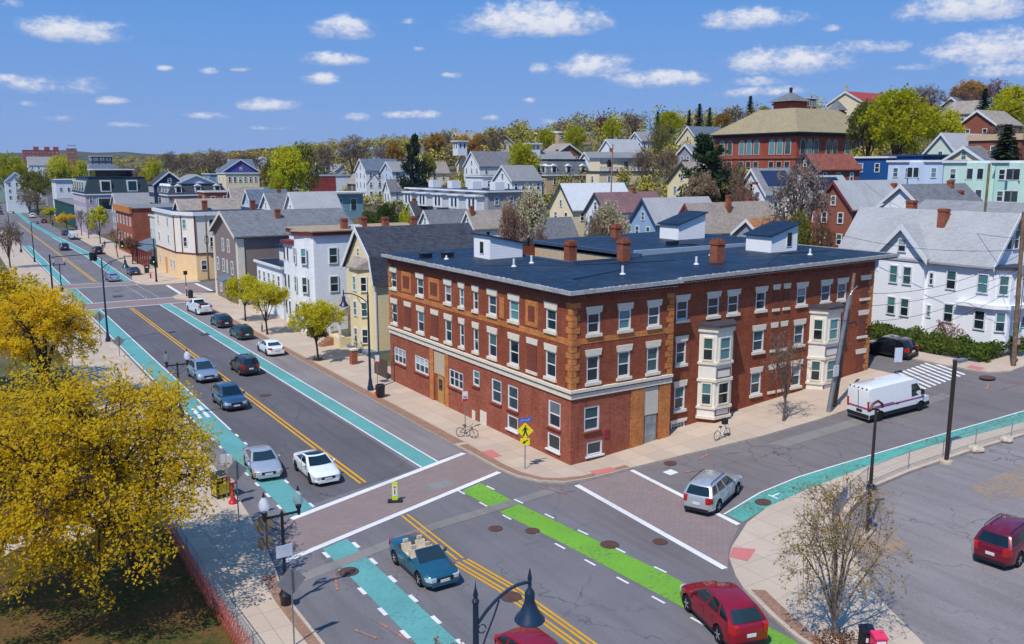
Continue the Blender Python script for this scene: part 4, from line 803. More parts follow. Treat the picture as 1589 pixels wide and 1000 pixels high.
for z in (.9, 3.7, 6.3):
    window(o, (-1.03, 2.85, z), -PI/2, .9, 1.6); window(o, (-.55, 1.62, z), -.7, .75, 1.6); window(o, (-.55, 4.78, z), -PI/2-.85, .75, 1.6)
    if z < 6: window(o, (-.03, 6.4, z), -PI/2, .7, 1.5)
window(o, (-.03, 4.0, 9.7), -PI/2, .7, .9); window(o, (3, -.03, 4), 0, .8, 1.5); window(o, (8, -.03, 4), 0, .8, 1.5)
MB().box(-1.1, X1, -.05, Y1, -1, .35).build('foundation', plain('blue_grey_foundation', (.16, .2, .25), .9), o); MB().box(-.06, .06, -.1, .06, .3, 7.3).build('downpipe', WHITE, o)
p = MB().box(-1.9, 0, 5.3, 8.4, -.6, 1.0).build('porch', W_YE, o); MB().prism([(-2.4, 8.9), (-2.4, 4.9), (.1, 4.9), (.1, 8.9)], 3.4, lambda x, y: 3.55+(1.5 if x > 0 else 0)).build('roof', SH_T, p)
for y in (5.4, 8.3): MB().box(-1.9, -1.7, y-.1, y+.1, 1, 3.4).build('post', WHITE, p)
st = MB()
for k in range(5): st.box(-1.9-.3*(5-k), -1.9-.3*(4-k), 7.0, 8.4, -.3, .0+.2*k)
st.build('stairs', plain('brown_stairs', (.32, .15, .08), .8), o)
# white three decker with brown flat roof
o = thing('triple_decker', 'white three storey house with maroon cornice and tan flat roof', 'house', (2.3, 52.4, .15)); X1, Y1, Z = 15, 8.4, 11.2
MB().box(0, X1, 0, Y1, -1, Z).build('wall', W_WH, o); rb = MB()
n = 8; arc = [(-1.35*math.sin(PI*k/n)**.6, .4+3.9*(1-k/n)) for k in range(n+1)]
b = MB().prism([(0.05, 4.3)] + arc[1:-1] + [(.05, .4)], -.6, Z).build('bay_window', W_WH, o)
def ro(e): return [(X1+e, -e), (X1+e, Y1+e), (0-e, Y1+e)] + [(x-e, y) for x, y in arc] + [(-e*.6, -e)]
MB().prism(ro(.3), Z, Z+.42).build('cornice', MAR, o); MB().prism(ro(.42), Z+.42, Z+.55).build('roof', TANROOF, o)
for z in (1.4, 4.6, 7.9):
    for y, x, a in ((3.9, -.85, -PI/2-.75), (2.4, -1.38, -PI/2), (.85, -.85, -.85)): window(o, (x-.06, y, z), a, .75, 1.9, variant=1)
    window(o, (2.3, -.03, z), 0, 1.1, 1.9, variant=1); window(o, (-.03, 6.3, z), -PI/2, .8, 1.9)
b2 = MB().prism([(0, 8.3), (-1.0, 7.7), (-1.0, 5.4), (0, 4.8)], -.6, 9.9).build('bay_window', W_WH, o); MB().prism([(.1, 8.6), (-1.3, 7.9), (-1.3, 5.2), (.1, 4.5)], 9.9, 10.3).build('bay_roof', MAR, b2)
for z in (1.4, 4.6, 7.9):
    for y in (6.0, 7.2): MB().box(-1.06, -1.0, y-.32, y+.32, z, z+1.7).box(-1.08, -1.06, y-.24, y+.24, z+.08, z+1.62, 1).build('window', [WHITE, PANE], b2)
for x, y in ((4.4, 1.6), (7.5, 3.2), (9.5, 1.2), (13, .8)): chimney(o, x, y, Z, Z+1.8, .7)
MB().box(5.2, 6.6, 1.4, 2.6, Z+.5, Z+.9).build('skylight', WHITE, o); MB().box(-.08, 1.5, 4.4, 5.0, -.2, 2.6).build('door', plain('brown_door', (.12, .06, .04), .6), o)
# stepped white annex
block('shop_annex', 'low white annex with dark flat roof between the white three decker and grey gable', 2.0, 12, 63.2, 73.8, 6.5, W_WH, ny=2, nx=5, cat='building', over=.35, rows=[4.0], parts=lambda o, X1, Y1, Z: (MB().box(2.5, 10, .1, 8.6, Z, Z+2.1).box(2.1, 10.4, -.2, 9, Z+2.1, Z+2.4, 1).build('upper_storey', [W_WH, FLATROOF], o)))
# grey brown gable
o = thing('gable_house', 'tall grey brown gabled house with cream trim on the far street corner', 'house', (.5, 77, .1)); gable(o, 0, 17, 0, 13, -1, 9.7, 12.6, 'x', W_GB, SH_M, CREAM, over=.6)
for y in (3.4, 6.3): window(o, (-.03, y+1.4, 7.0), -PI/2, .95, 1.9)
for y, w_ in ((2.8, 1.0), (5.4, .45), (7.3, 1.0), (10.4, 1)): window(o, (-.03, y+.6, 4.0), -PI/2, w_, 1.9)
window(o, (-.03, 3, .9), -PI/2, 1, 1.7); window(o, (-.03, 10, .9), -PI/2, 1, 1.7); window(o, (3.4, -.03, 3.6), 0, 1.5, 2.2, fm=WHITE); window(o, (9, -.03, 3.6), 0, 1.2, 1.9)
MB().box(-.12, .0, -.12, .8, -.5, 9.3).box(0, .8, -.12, 0, -.5, 9.3).build('corner_board', CREAM, o); MB().box(-.12, 0, 12.2, 13.1, -.5, 9.3).build('corner_board', CREAM, o)
d = MB().box(-.1, .02, 4.6, 6.8, -.1, 2.7).build('door', plain('dark_wood_door', (.10, .06, .05), .6), o); MB().prism([(-1.3, 7.6), (-1.3, 3.9), (0, 3.9), (0, 7.6)], 3.0, lambda x, y: 3.15+(.6 if x > -.5 else 0)).build('door_canopy', SH_B, d)
chimney(o, 7, 4.2, 10.5, 13.0, .7)
# cream corner building
o = thing('corner_building', 'cream and white three storey corner building with chamfered corner and maroon strips', 'building', (0, 109.3, .05)); P_ = [(0, 21.7), (0, 4.7), (2.2, 0), (15, 0), (15, 21.7)]
MB().prism(P_[::-1][::-1], -1, 4.5).build('ground_floor', SD('peach_siding', 236, 200, 150), o); MB().prism(P_, 4.5, 10.9).build('wall', SD('ivory_siding', 230, 222, 208), o)
MB().prism([(-.35, 22), (-.35, 4.6), (2.0, -.35), (15.3, -.35), (15.3, 22)], 10.9, 11.5).build('roof', WHITE, o); MB().prism([(0, 21.7), (0, 4.8), (2.3, .1), (15, .1), (15, 21.7)], 11.5, 11.52).build('roof_deck', FLATROOF, o)
MB().prism([(-.1, 21.7), (-.1, 4.7), (2.15, -.1), (15, -.1), (15, 0), (2.2, 0), (0, 4.7), (0, 21.7)], 4.4, 4.62).build('belt_course', MAR, o)
for x, y, a in ((-.03, 5.0, 0), (.75, 3.1, 0), (2.25, -.03, 0)): MB().box(x-.1, x+.1, y-.1, y+.1, 4.6, 10.9).build('corner_strip', MAR, o)
for z in (6.0, 9.0):
    for y in (18, 10): window(o, (-.03, y, z-.4), -PI/2, 1.1, 1.7)
    window(o, (1.1, 2.3, z-.4), -1.13, 1.0, 1.7); window(o, (5.2, -.03, z-.4), 0, 1.3, 1.7, variant=0); window(o, (9.5, -.03, z-.4), 0, 1.3, 1.7)
for y in (18.5, 9, 6.6): window(o, (-.03, y, 1.4), -PI/2, 1.0, 1.7)
window(o, (3.4, -.03, 1.7), 0, 1.0, 1.7, variant=2); window(o, (7.6, -.03, 1.8), 0, 1.7, 1.4, 'double', variant=0); MB().box(-.08, .02, 12.5, 14, 0, 3).build('door', plain('orange_door', (.6, .3, .1), .6), o)
MB().box(4.6, 6.2, -.12, -.06, 4.0, 4.35).build('sign_board', plain('navy_sign', (.05, .06, .2), .5), o)
chimney(o, 5.5, 6, 11.3, 13.2, .8); chimney(o, 13, 3, 11.3, 13.2, .8)
# shop porch row, red brick shop block, grey shingled block behind
def porch(o, X1, Y1, Z):
    q = MB().prism([(-4.0, Y1), (-4.0, 0), (0, 0), (0, Y1)], 3.2, lambda x, y: 3.35 + (1.3 if x > -1 else 0)).build('awning', SH_B, o)
    for k in range(8): MB().box(-3.9, -3.6, Y1*k/7.2, Y1*k/7.2+.35, -.2, 3.2).build('post', plain('oxblood_post', (.2, .04, .03), .6), o)
    MB().extrude([(-.3, Z), (X1+.3, Z), (X1/2, Z+2.6)], 'y', -.3, Y1*.4).build('gable_roof', SH_B, o)
block('shop_house', 'pale green white shop with slate awning on red posts next to the cream corner building', 2.2, 13, 131.2, 148, 9.2, W_LG, SH_B, nx=6, ny=0, cat='shop', rows=[5.2], parts=porch)
o = block('brick_shop', 'red brick shop block with ornate cornice on the street past the cream building', .3, 18, 157, 178, 10.2, BRK2, GREYROOF, trim=BRK2, nx=5, ny=0, rows=[6.4, 2.6], w=1.1, h=2.0, cat='building', th=.2)
MB().box(-.5, 0, -.1, 21.1, 9.2, 10.6).build('cornice', ORB, o)
for x, z in ((5.2, 7.6), (5.2, 3.6), (2.6, 2.5)): window(o, (x, -.03, z), 0, 1.7, 1.0, 'double', variant=0)
chimney(o, 9.5, 2, 9, 12.2, 1.1)
far_house('gable_house', 'long light grey roof rising behind the red brick shop', 176, 301, 262, 26, 10, 0, 3.0, 'x', W_GY, SH_G)
# black mansard apartment block
o = mansard('mansard_block', 'large block with a blackish green mansard storey and big square windows', .3, 17.5, 229, 258, 11.4, 16.0, SD('lilac_grey_siding', 172, 160, 176), plain('blackish_mansard', (.018, .035, .045), .6), nd=0, nw=9, inset=1.2, cat='building')
g = ground(.3)
for k in range(5): MB().box(-.1, 1.2, 2.5+5.5*k, 5.0+5.5*k, 12.0, 15.0).box(-.14, -.1, 2.8+5.5*k, 4.7+5.5*k, 12.3, 14.7, 1).build('dormer_window', [WHITE, PANE], o)
for k in range(2): MB().box(4+7*k, 6.8+7*k, -.1, 1.2, 12.0, 15.2).box(4.3+7*k, 6.5+7*k, -.14, -.1, 12.3, 14.9, 1).build('dormer_window', [WHITE, PANE], o)
MB().box(3, 9, -.06, 0, 6.8, 10.4).box(3.3, 8.7, -.1, -.06, 7.1, 10.1, 1).build('large_window', [WHITE, PANE], o); MB().box(4, 14, 8, 20, 16, 18.0).box(3.4, 14.6, 7.4, 20.6, 18.0, 18.3, 1).build('roof_pavilion', [PANE, WHITE], o)
block('green_hall', 'low dark green sided hall beyond the blackish mansard block', .6, 9, 262, 320, 7.0, W_GN, GREYROOF, trim=W_GN, nx=0, ny=0, cat='building')
block('painted_hall', 'long white two storey hall above brick shops, far along the street', 2.5, 24, 330, 346, 13.2, W_WH, WHITE, trim=plain('slate_blue_trim', (.14, .2, .32), .6), nx=2, ny=8, cat='building', rows=[9.6], th=1.0, parts=lambda o, X1, Y1, Z: MB().box(-.2, X1, -.3, 0, -1, 7.0).build('brick_shopfront', BRK2, o))
P = at_dist(0, 272, 560); Q = at_dist(17, 272, 560); block('green_house', 'sage green flat roofed house at the far left bend', P.x-6, Q.x, P.y, P.y+12, P.z, SD('sage_siding', 150, 176, 160), nx=0, ny=3, cat='house')
P = at_dist(18, 271, 570); block('navy_house', 'narrow dark navy house beside the sage green one, far left', P.x, P.x+4, P.y, P.y+9, P.z, W_NV, nx=0, ny=1, cat='house')
P = at_dist(142, 243, 520); block('glass_block', 'far blackish blue apartment block stepping up in three tiers', P.x, P.x+10, P.y, P.y+10, P.z, plain('blue_black_cladding', (.03, .05, .09), .4), nx=2, ny=3, cat='building', rows=None, w=2, parts=lambda o, X1, Y1, Z: MB().box(-1.5, X1+1.5, -1.5, Y1, 0, Z-4).build('lower_tier', plain('pale_tier', (.3, .34, .42), .6), o))
P = at_dist(35, 229, 1100); Q = at_dist(92, 229, 1100); block('apartment_slab', 'far wine brick apartment slab on the left skyline', P.x, Q.x, P.y, P.y+14, P.z-3, BRK3, BRK3, trim=BRK3, nx=0, ny=9, cat='building', w=2, rows=[14, 18, 22, 26, 30], parts=lambda o, X1, Y1, Z: [MB().box(X1*t, X1*t+5, 2, 8, Z, Z+4).build('penthouse', BRK3, o) for t in (.3, .6, .85)])
P = at_dist(104, 231, 1150); Q = at_dist(119, 231, 1150); block('apartment_tower', 'far orange brick tower right of the wine brick slab', P.x, Q.x, P.y, P.y+12, P.z, BRK2, BRK2, trim=BRK2, nx=0, ny=3, cat='building', w=2, rows=[14, 18, 22, 26, 30])
P = at_dist(92, 264, 430); Q = at_dist(130, 264, 430); block('brick_row', 'far russet brick row under the left yellow green trees', P.x, Q.x, P.y, P.y+12, P.z, BRK3, GREYROOF, nx=0, ny=6, cat='building')
# ------------------------------------------------------------------ big white corner house with the hedge
gx = 43.0; zg = 4.0; o = thing('corner_house', 'big white clapboard house with cross gable and two tall chimneys behind the hedge', 'house', (gx, -2.4, zg)); WC = siding('white_wide_clapboard', (.82, .82, .84), .17, .03, .82)
pk = on_y(1575, 335, -2.4); hw = pk.x-gx; ze, zr_ = 11.0-zg, pk.z-zg
gable(o, 0, 2*hw, 0, 15, -2, ze, zr_, 'y', WC, SH_L, WHITE, over=.5)
# cross gable towards the side street
w = MB().extrude([(5.9, -2), (10.6, -2), (10.6, ze), (8.25, ze+2.5), (5.9, ze)], 'x', -.35, 4).build('cross_gable', WC, o)
MB().extrude([(5.4, ze-.5), (8.25, ze+2.52), (11.1, ze-.5), (11.1, ze-.2), (8.25, ze+2.85), (5.4, ze-.2)], 'x', -.8, 5).build('roof', SH_L, w); MB().extrude([(5.4, ze-.7), (8.25, ze+2.3), (11.1, ze-.7), (11.1, ze-.18), (8.25, ze+2.87), (5.4, ze-.18)], 'x', -.86, -.8).build('rake_board', WHITE, w)
window(o, (-.39, 8.25, ze+.2), -PI/2, .9, 1.3)
for z in (4.2, 1.2):
    for y in (8.9, 7.5): window(o, (-.39, y, z), -PI/2, .95, 1.75)
    window(o, (-.03, 3.4, z), -PI/2, 1.0, 1.75)
    window(o, (-.03, 5.3, z+.2), -PI/2, .5, 1.2)
b = MB().prism([(-.05, 1.6), (-.05, -.6), (.7, -1.5), (2.9, -1.5), (3.6, -.6), (3.6, 1.0), (1, 1.6)], -2, ze-.6).build('corner_bay', WC, o); MB().prism([(-.35, 1.7), (-.35, -.7), (.6, -1.8), (3.0, -1.8), (3.9, -.7), (3.9, 1.0)], ze-.6, ze-.35).build('bay_roof', SH_D, b)
MB().prism([(-.6, 2.6), (-.4, -.8), (.6, -1.9), (3, -1.9), (3.9, -.8), (3.9, 0), (0, 2.6)], 3.0, 3.35).build('bay_skirt', WC, b)
for z in (4.2, 1.0): window(o, (-.09, .5, z), -PI/2, 1.05, 1.75); window(o, (.3, -1.1, z), -.87, .85, 1.75); window(o, (1.8, -1.54, z), 0, 1, 1.75)
for s in (-.6, .6): window(o, (hw+s, -.04, ze+.9), 0, .95, 1.8)
window(o, (6.5, -.04, 4.2), 0, .9, 1.7)
p = MB().box(3.6, 9.5, -2.4, 0, -2, .9).build('porch', WHITE, o); MB().box(3.5, 9.7, -2.6, 0, 3.4, 3.7).build('roof', SH_M, p)
for x in (3.8, 6.5, 9.3): MB().box(x-.1, x+.1, -2.35, -2.15, .9, 3.4).build('post', WHITE, p)
r = MB().box(3.7, 9.4, -2.32, -2.24, 1.75, 1.85)
for k in range(28): r.box(3.8+k*.2, 3.86+k*.2, -2.31, -2.25, .9, 1.75)
r.build('railing', WHITE, p)
s = MB()
for k in range(5): s.box(6.5, 8.2, -2.4-.3*(k+1), -2.4-.3*k, -2, .75-.18*k)
s.build('stairs', plain('grey_steps', (.3, .3, .32), .8), p)
for x, y, h in ((2.2, 6.0, 1.4), (3.6, 10.2, 2.0)): chimney(o, x, y, ze+1.0, zr_-1.0+h, .75)
# ------------------------------------------------------------------ the brick school on the hill
sx, sy = 121.8, 84.4; g = ground(sx)-1; o = thing('school', 'red brick school with broad sand coloured hip roof and square cupola on the hill', 'school', (sx, sy, g)); ze = 27.2-g; X1, Y1 = 25, 24; zt = 31.9-g
MB().box(0, X1, 0, Y1, -3, ze-.9).build('wall', BRK3, o); MB().box(-.3, X1+.3, -.3, Y1+.3, ze-1.7, ze-.9).build('dark_frieze', plain('dark_frieze', (.03, .03, .035), .7), o)
m = MB(); e = 1.1; lo = [(-e, -e), (X1+e, -e), (X1+e, Y1+e), (-e, Y1+e)]; hi = [(6, 6), (X1-4, 6), (X1-4, Y1-8), (6, Y1-8)]
for k in range(4): j = (k+1) % 4; m.face([(*lo[k], ze-.9), (*lo[j], ze-.9), (*hi[j], zt), (*hi[k], zt)])
m.face([(*p, zt) for p in hi]); m.face([(*p, ze-.92) for p in lo[::-1]]); m.build('roof', SH_S, o)
MB().box(-1.2, X1+1.2, -1.2, Y1+1.2, ze-1.0, ze-.8).build('eave', plain('dark_eave', (.05, .05, .045), .7), o)
c = on_y(1226, 167, sy+11); cx, cy = c.x-sx, 11; q = MB().box(cx-2.6, cx+2.6, cy-2.6, cy+2.6, zt-2, zt+1.7).box(cx-2.9, cx+2.9, cy-2.9, cy+2.9, zt+1.0, zt+1.4).build('cupola', BRK3, o)
m = MB(); z0 = zt+1.7
for k, (a, b2) in enumerate((((-1, -1), (1, -1)), ((1, -1), (1, 1)), ((1, 1), (-1, 1)), ((-1, 1), (-1, -1)))): m.face([(cx+a[0]*3.5, cy+a[1]*3.5, z0), (cx+b2[0]*3.5, cy+b2[1]*3.5, z0), (cx, cy, z0+2.2)])
m.face([(cx+3.5, cy-3.5, z0), (cx-3.5, cy-3.5, z0), (cx-3.5, cy+3.5, z0), (cx+3.5, cy+3.5, z0)]); m.build('roof', SH_M, q); MB().box(cx-.25, cx+.25, cy-.25, cy+.25, z0+1.8, z0+3.2).build('finial', BLACK, q)
am = MB(); n = 7
def arch(mb, h, w, d): mb.extrude([(-w/2, 0), (w/2, 0), (w/2, h-w/2)] + [(w/2*math.cos(PI*k/6), h-w/2+w/2*math.sin(PI*k/6)) for k in range(1, 6)] + [(-w/2, h-w/2)], 'y', -d, 0)
fr = MB(); arch(fr, 3.4, 1.7, .08); FRM = fr.mesh('window', plain('stone_white', (.5, .46, .42), .7)); gl = MB(); arch(gl, 3.1, 1.35, .1); GLM = gl.mesh('pane', PANE_T)
for side in 'xy':
    N_ = (2.2, 4.4, 6.6, 11, 13.2, 15.4, 19, 21.4) if side == 'x' else (2, 4.2, 6.4, 10.5, 12.7, 17, 19.2, 22)
    for t in N_:
        loc = (-.02, t, ze-5.6) if side == 'x' else (t, -.02, ze-5.6); w = put('window', FRM, o, loc, -PI/2 if side == 'x' else 0); put('pane', GLM, w, (0, 0, .15))
        window(o, (-.05, t, ze-9.6) if side == 'x' else (t, -.05, ze-9.6), -PI/2 if side == 'x' else 0, 1.5, 2.6, 'hung', variant=0, fm=plain('stone_white', (.5, .46, .42), .7))
MB().box(X1, X1+24, 6, Y1-2, -3, ze-5.0).build('wing', BRK3, o); MB().box(X1, X1+24.6, 5.4, Y1-1.4, ze-5.0, ze-4.4).build('wing_roof', SH_S, o)
MB().box(-.25, X1+.2, -.25, Y1, ze-6.4, ze-6.0).build('stone_band', plain('wine_stone', (.32, .09, .06), .8), o)
P = at_dist(1301, 163, 228); Q = at_dist(1331, 163, 228); h = P.z-ground(P.x); o = thing('brick_tower', 'square red brick tower with slate pyramid roof behind the school', 'tower', (P.x, P.y, ground(P.x))); W_ = Q.x-P.x
MB().box(0, W_, 0, W_, -2, h-1.2).box(-.3, W_+.3, -.3, W_+.3, h-2.2, h-1.6).build('wall', BRK3, o); m = MB(); e = .5
for a, b2 in (((-e, -e), (W_+e, -e)), ((W_+e, -e), (W_+e, W_+e)), ((W_+e, W_+e), (-e, W_+e)), ((-e, W_+e), (-e, -e))): m.face([(*a, h-1.2), (*b2, h-1.2), (W_/2, W_/2, h+1.3)])
m.face([(W_+e, -e, h-1.2), (-e, -e, h-1.2), (-e, W_+e, h-1.2), (W_+e, W_+e, h-1.2)]); m.build('roof', SH_M, o)
P = at_dist(1313, 143, 262); h = P.z-ground(P.x); o = thing('church', 'cream gabled church with red roof and small gold cross on the hill', 'church', (P.x, P.y, ground(P.x))); gable(o, 0, 34, -6, 6, -2, h-3.2, h, 'x', W_CR, shingle('church_red_roof', (.33, .06, .05)), WHITE)
MB().box(-.12, .12, -.12, .12, h, h+2.2).box(-.12, .12, -.6, .6, h+1.3, h+1.55).build('cross', plain('gold_cross', (.6, .45, .12), .4), o); face_windows(o, 'y', -6, 2, 32, [h-7.2], 7)
P = at_dist(1249, 153, 300); Q = at_dist(1294, 153, 300); block('hill_block', 'far brick and tan apartment block on the hilltop between school cupola and tower', P.x, Q.x, P.y, P.y+10, P.z, BRK2, TANROOF, nx=0, ny=6, cat='building', w=1.6)
# ------------------------------------------------------------------ cars
TYRE = plain('tyre_rubber', (.012, .012, .013), .85, .2); RIMM = plain('alloy_rim', (.55, .56, .58), .35, .5, .35, var=.05); RIMD = plain('dark_rim', (.06, .06, .065), .35, .5, .7)
CGL = glass('car_glass', (.010, .020, .024), .03); TRIM = plain('black_plastic', (.014, .014, .016), .55); LAMP = plain('headlamp_lens', (.62, .66, .70), .12, .7, .3); TAIL = plain('tail_lamp_lens', (.42, .012, .01), .15, .6); AMB = plain('amber_lens', (.7, .22, .02), .2)
PLATE = plain('number_plate', (.62, .63, .66), .5); SEAT = plain('cream_leather', (.62, .52, .38), .6); TUB = plain('tan_interior', (.20, .15, .11), .8)
def interp(pts, x):
    if x <= pts[0][0]: return pts[0][1]
    for (a, b), (c, d) in zip(pts, pts[1:]):
        if x <= c:
            t = (x-a)/(c-a); t = t*t*(3-2*t)*.5+t*.5; return b+(d-b)*t
    return pts[-1][1]
SPEC = {   # L, W, H, wheelbase, wheel r, body top profile (x, z), belt x rear/front, roof x rear/front, roof half width factor
 'sedan': dict(L=4.65, W=1.80, H=1.44, wb=2.72, r=.33, top=[(-2.33, .80), (-2.15, .95), (-1.55, 1.00), (.85, .98), (1.0, .95), (1.9, .80), (2.2, .68), (2.33, .52)], b=(-1.75, 1.15), t=(-.85, .28)),
 'hatch': dict(L=4.35, W=1.78, H=1.56, wb=2.60, r=.32, top=[(-2.18, .80), (-2.1, 1.0), (-1.6, 1.03), (.8, 1.0), (1.0, .98), (1.8, .84), (2.05, .7), (2.18, .52)], b=(-2.08, 1.2), t=(-1.55, .30)),
 'suv': dict(L=4.70, W=1.88, H=1.74, wb=2.72, r=.37, top=[(-2.35, .85), (-2.28, 1.06), (-1.6, 1.10), (.85, 1.08), (1.05, 1.06), (1.95, .95), (2.25, .82), (2.35, .62)], b=(-2.24, 1.18), t=(-1.85, .42)),
 'minisuv': dict(L=4.45, W=1.80, H=1.72, wb=2.62, r=.36, top=[(-2.22, .85), (-2.18, 1.05), (-1.6, 1.08), (.85, 1.05), (1.05, 1.03), (1.9, .96), (2.12, .85), (2.22, .62)], b=(-2.15, 1.12), t=(-1.95, .38)),
 'xover': dict(L=4.66, W=1.89, H=1.75, wb=2.68, r=.365, top=[(-2.31, .88), (-2.24, 1.10), (-1.6, 1.13), (.8, 1.08), (1.05, 1.05), (1.9, .95), (2.2, .76), (2.31, .56)], b=(-2.2, 1.28), t=(-1.55, .32)),
 'conv': dict(L=4.60, W=1.82, H=1.40, wb=2.64, r=.34, top=[(-2.30, .80), (-2.15, .95), (-1.55, 1.00), (.65, .95), (1.0, .93), (1.85, .80), (2.15, .70), (2.30, .52)], b=None, t=None),
 'truck': dict(L=5.60, W=1.98, H=1.86, wb=3.55, r=.39, top=[(-2.8, 1.18), (-2.7, 1.28), (-.3, 1.30), (1.2, 1.16), (1.4, 1.14), (2.4, 1.08), (2.68, .98), (2.8, .75)], b=(-.15, 1.55), t=(.02, .85)),
}
_cm = {}
def body_mesh(kind):
    if kind in _cm: return _cm[kind]
    S_ = SPEC[kind]; L_, W_, r, wb = S_['L'], S_['W'], S_['r'], S_['wb']; hl = L_/2
    xs = set([-hl + L_*i/60 for i in range(61)])
    for c in (-wb/2, wb/2):
        for k in range(-9, 10): xs.add(c + (r+.07)*math.sin(k/9*PI/2))
    cock = None
    if kind == 'conv': cock = (-1.3, .42); xs |= {-1.3, -1.301, .42, .421}
    if kind == 'truck': cock = (-2.62, -.45); xs |= {-2.62, -2.621, -.45, -.449}
    xs = sorted(xs); secs = []; m = MB()
    for x in xs:
        zt = interp(S_['top'], x); t = max(0, (abs(x)-(hl-.75))/.75); w = W_/2*(1-.17*t**2.2-.06*t**8); zb = .22+.10*max(0, (abs(x)-(hl-.5))/.5)
        for c in (-wb/2, wb/2):
            d = (r+.07)**2-(x-c)**2
            if d > 0: zb = max(zb, r+math.sqrt(d)*.98)
        zb = min(zb, zt-.12); zm = .55*zt+.45*zb if False else max(zb+.04, .56*zt)
        inn = cock and cock[0] <= x <= cock[1]; zi = (.48 if kind == 'conv' else .78)
        y1, y2 = (.80*w, .86*w) if cock else (.55*w, .84*w)
        P = [(0, zi if inn else zt+.035), (y1, zi if inn else zt+.022), (y2, zt-.008), (.955*w, zt-.07), (1.0*w, max(zm, zb+.03)), (.985*w, max(zb+.015, min(zm, .36))), (.95*w, zb), (0, zb)]
        secs.append((x, P))
    rows = []
    for x, P in secs:
        ring = [(x, y, z) for y, z in P] + [(x, -y, z) for y, z in P[-2:0:-1]]; rows.append(ring)
    n = len(rows[0]); base = 0; m.v = [p for rr in rows for p in rr]
    for i in range(len(rows)-1):
        for j in range(n):
            k = (j+1) % n; a = i*n+j; q = (a, i*n+k, (i+1)*n+k, (i+1)*n+j); m.f.append(q)
            mi = 0
            if j in (6, 7): mi = 1
            xm = (secs[i][0]+secs[i+1][0])/2
            if cock and cock[0]-.002 <= xm <= cock[1]+.002 and j in (0, 1, n-1, n-2): mi = 2
            if j in (5, n-6) and kind in ('suv', 'minisuv', 'xover'): mi = 1
            m.m.append(mi)
    m.f.append(tuple(range(n))[::-1]); m.m.append(0); e = (len(rows)-1)*n; m.f.append(tuple(range(e, e+n))); m.m.append(0)
    _cm[kind] = m; return m
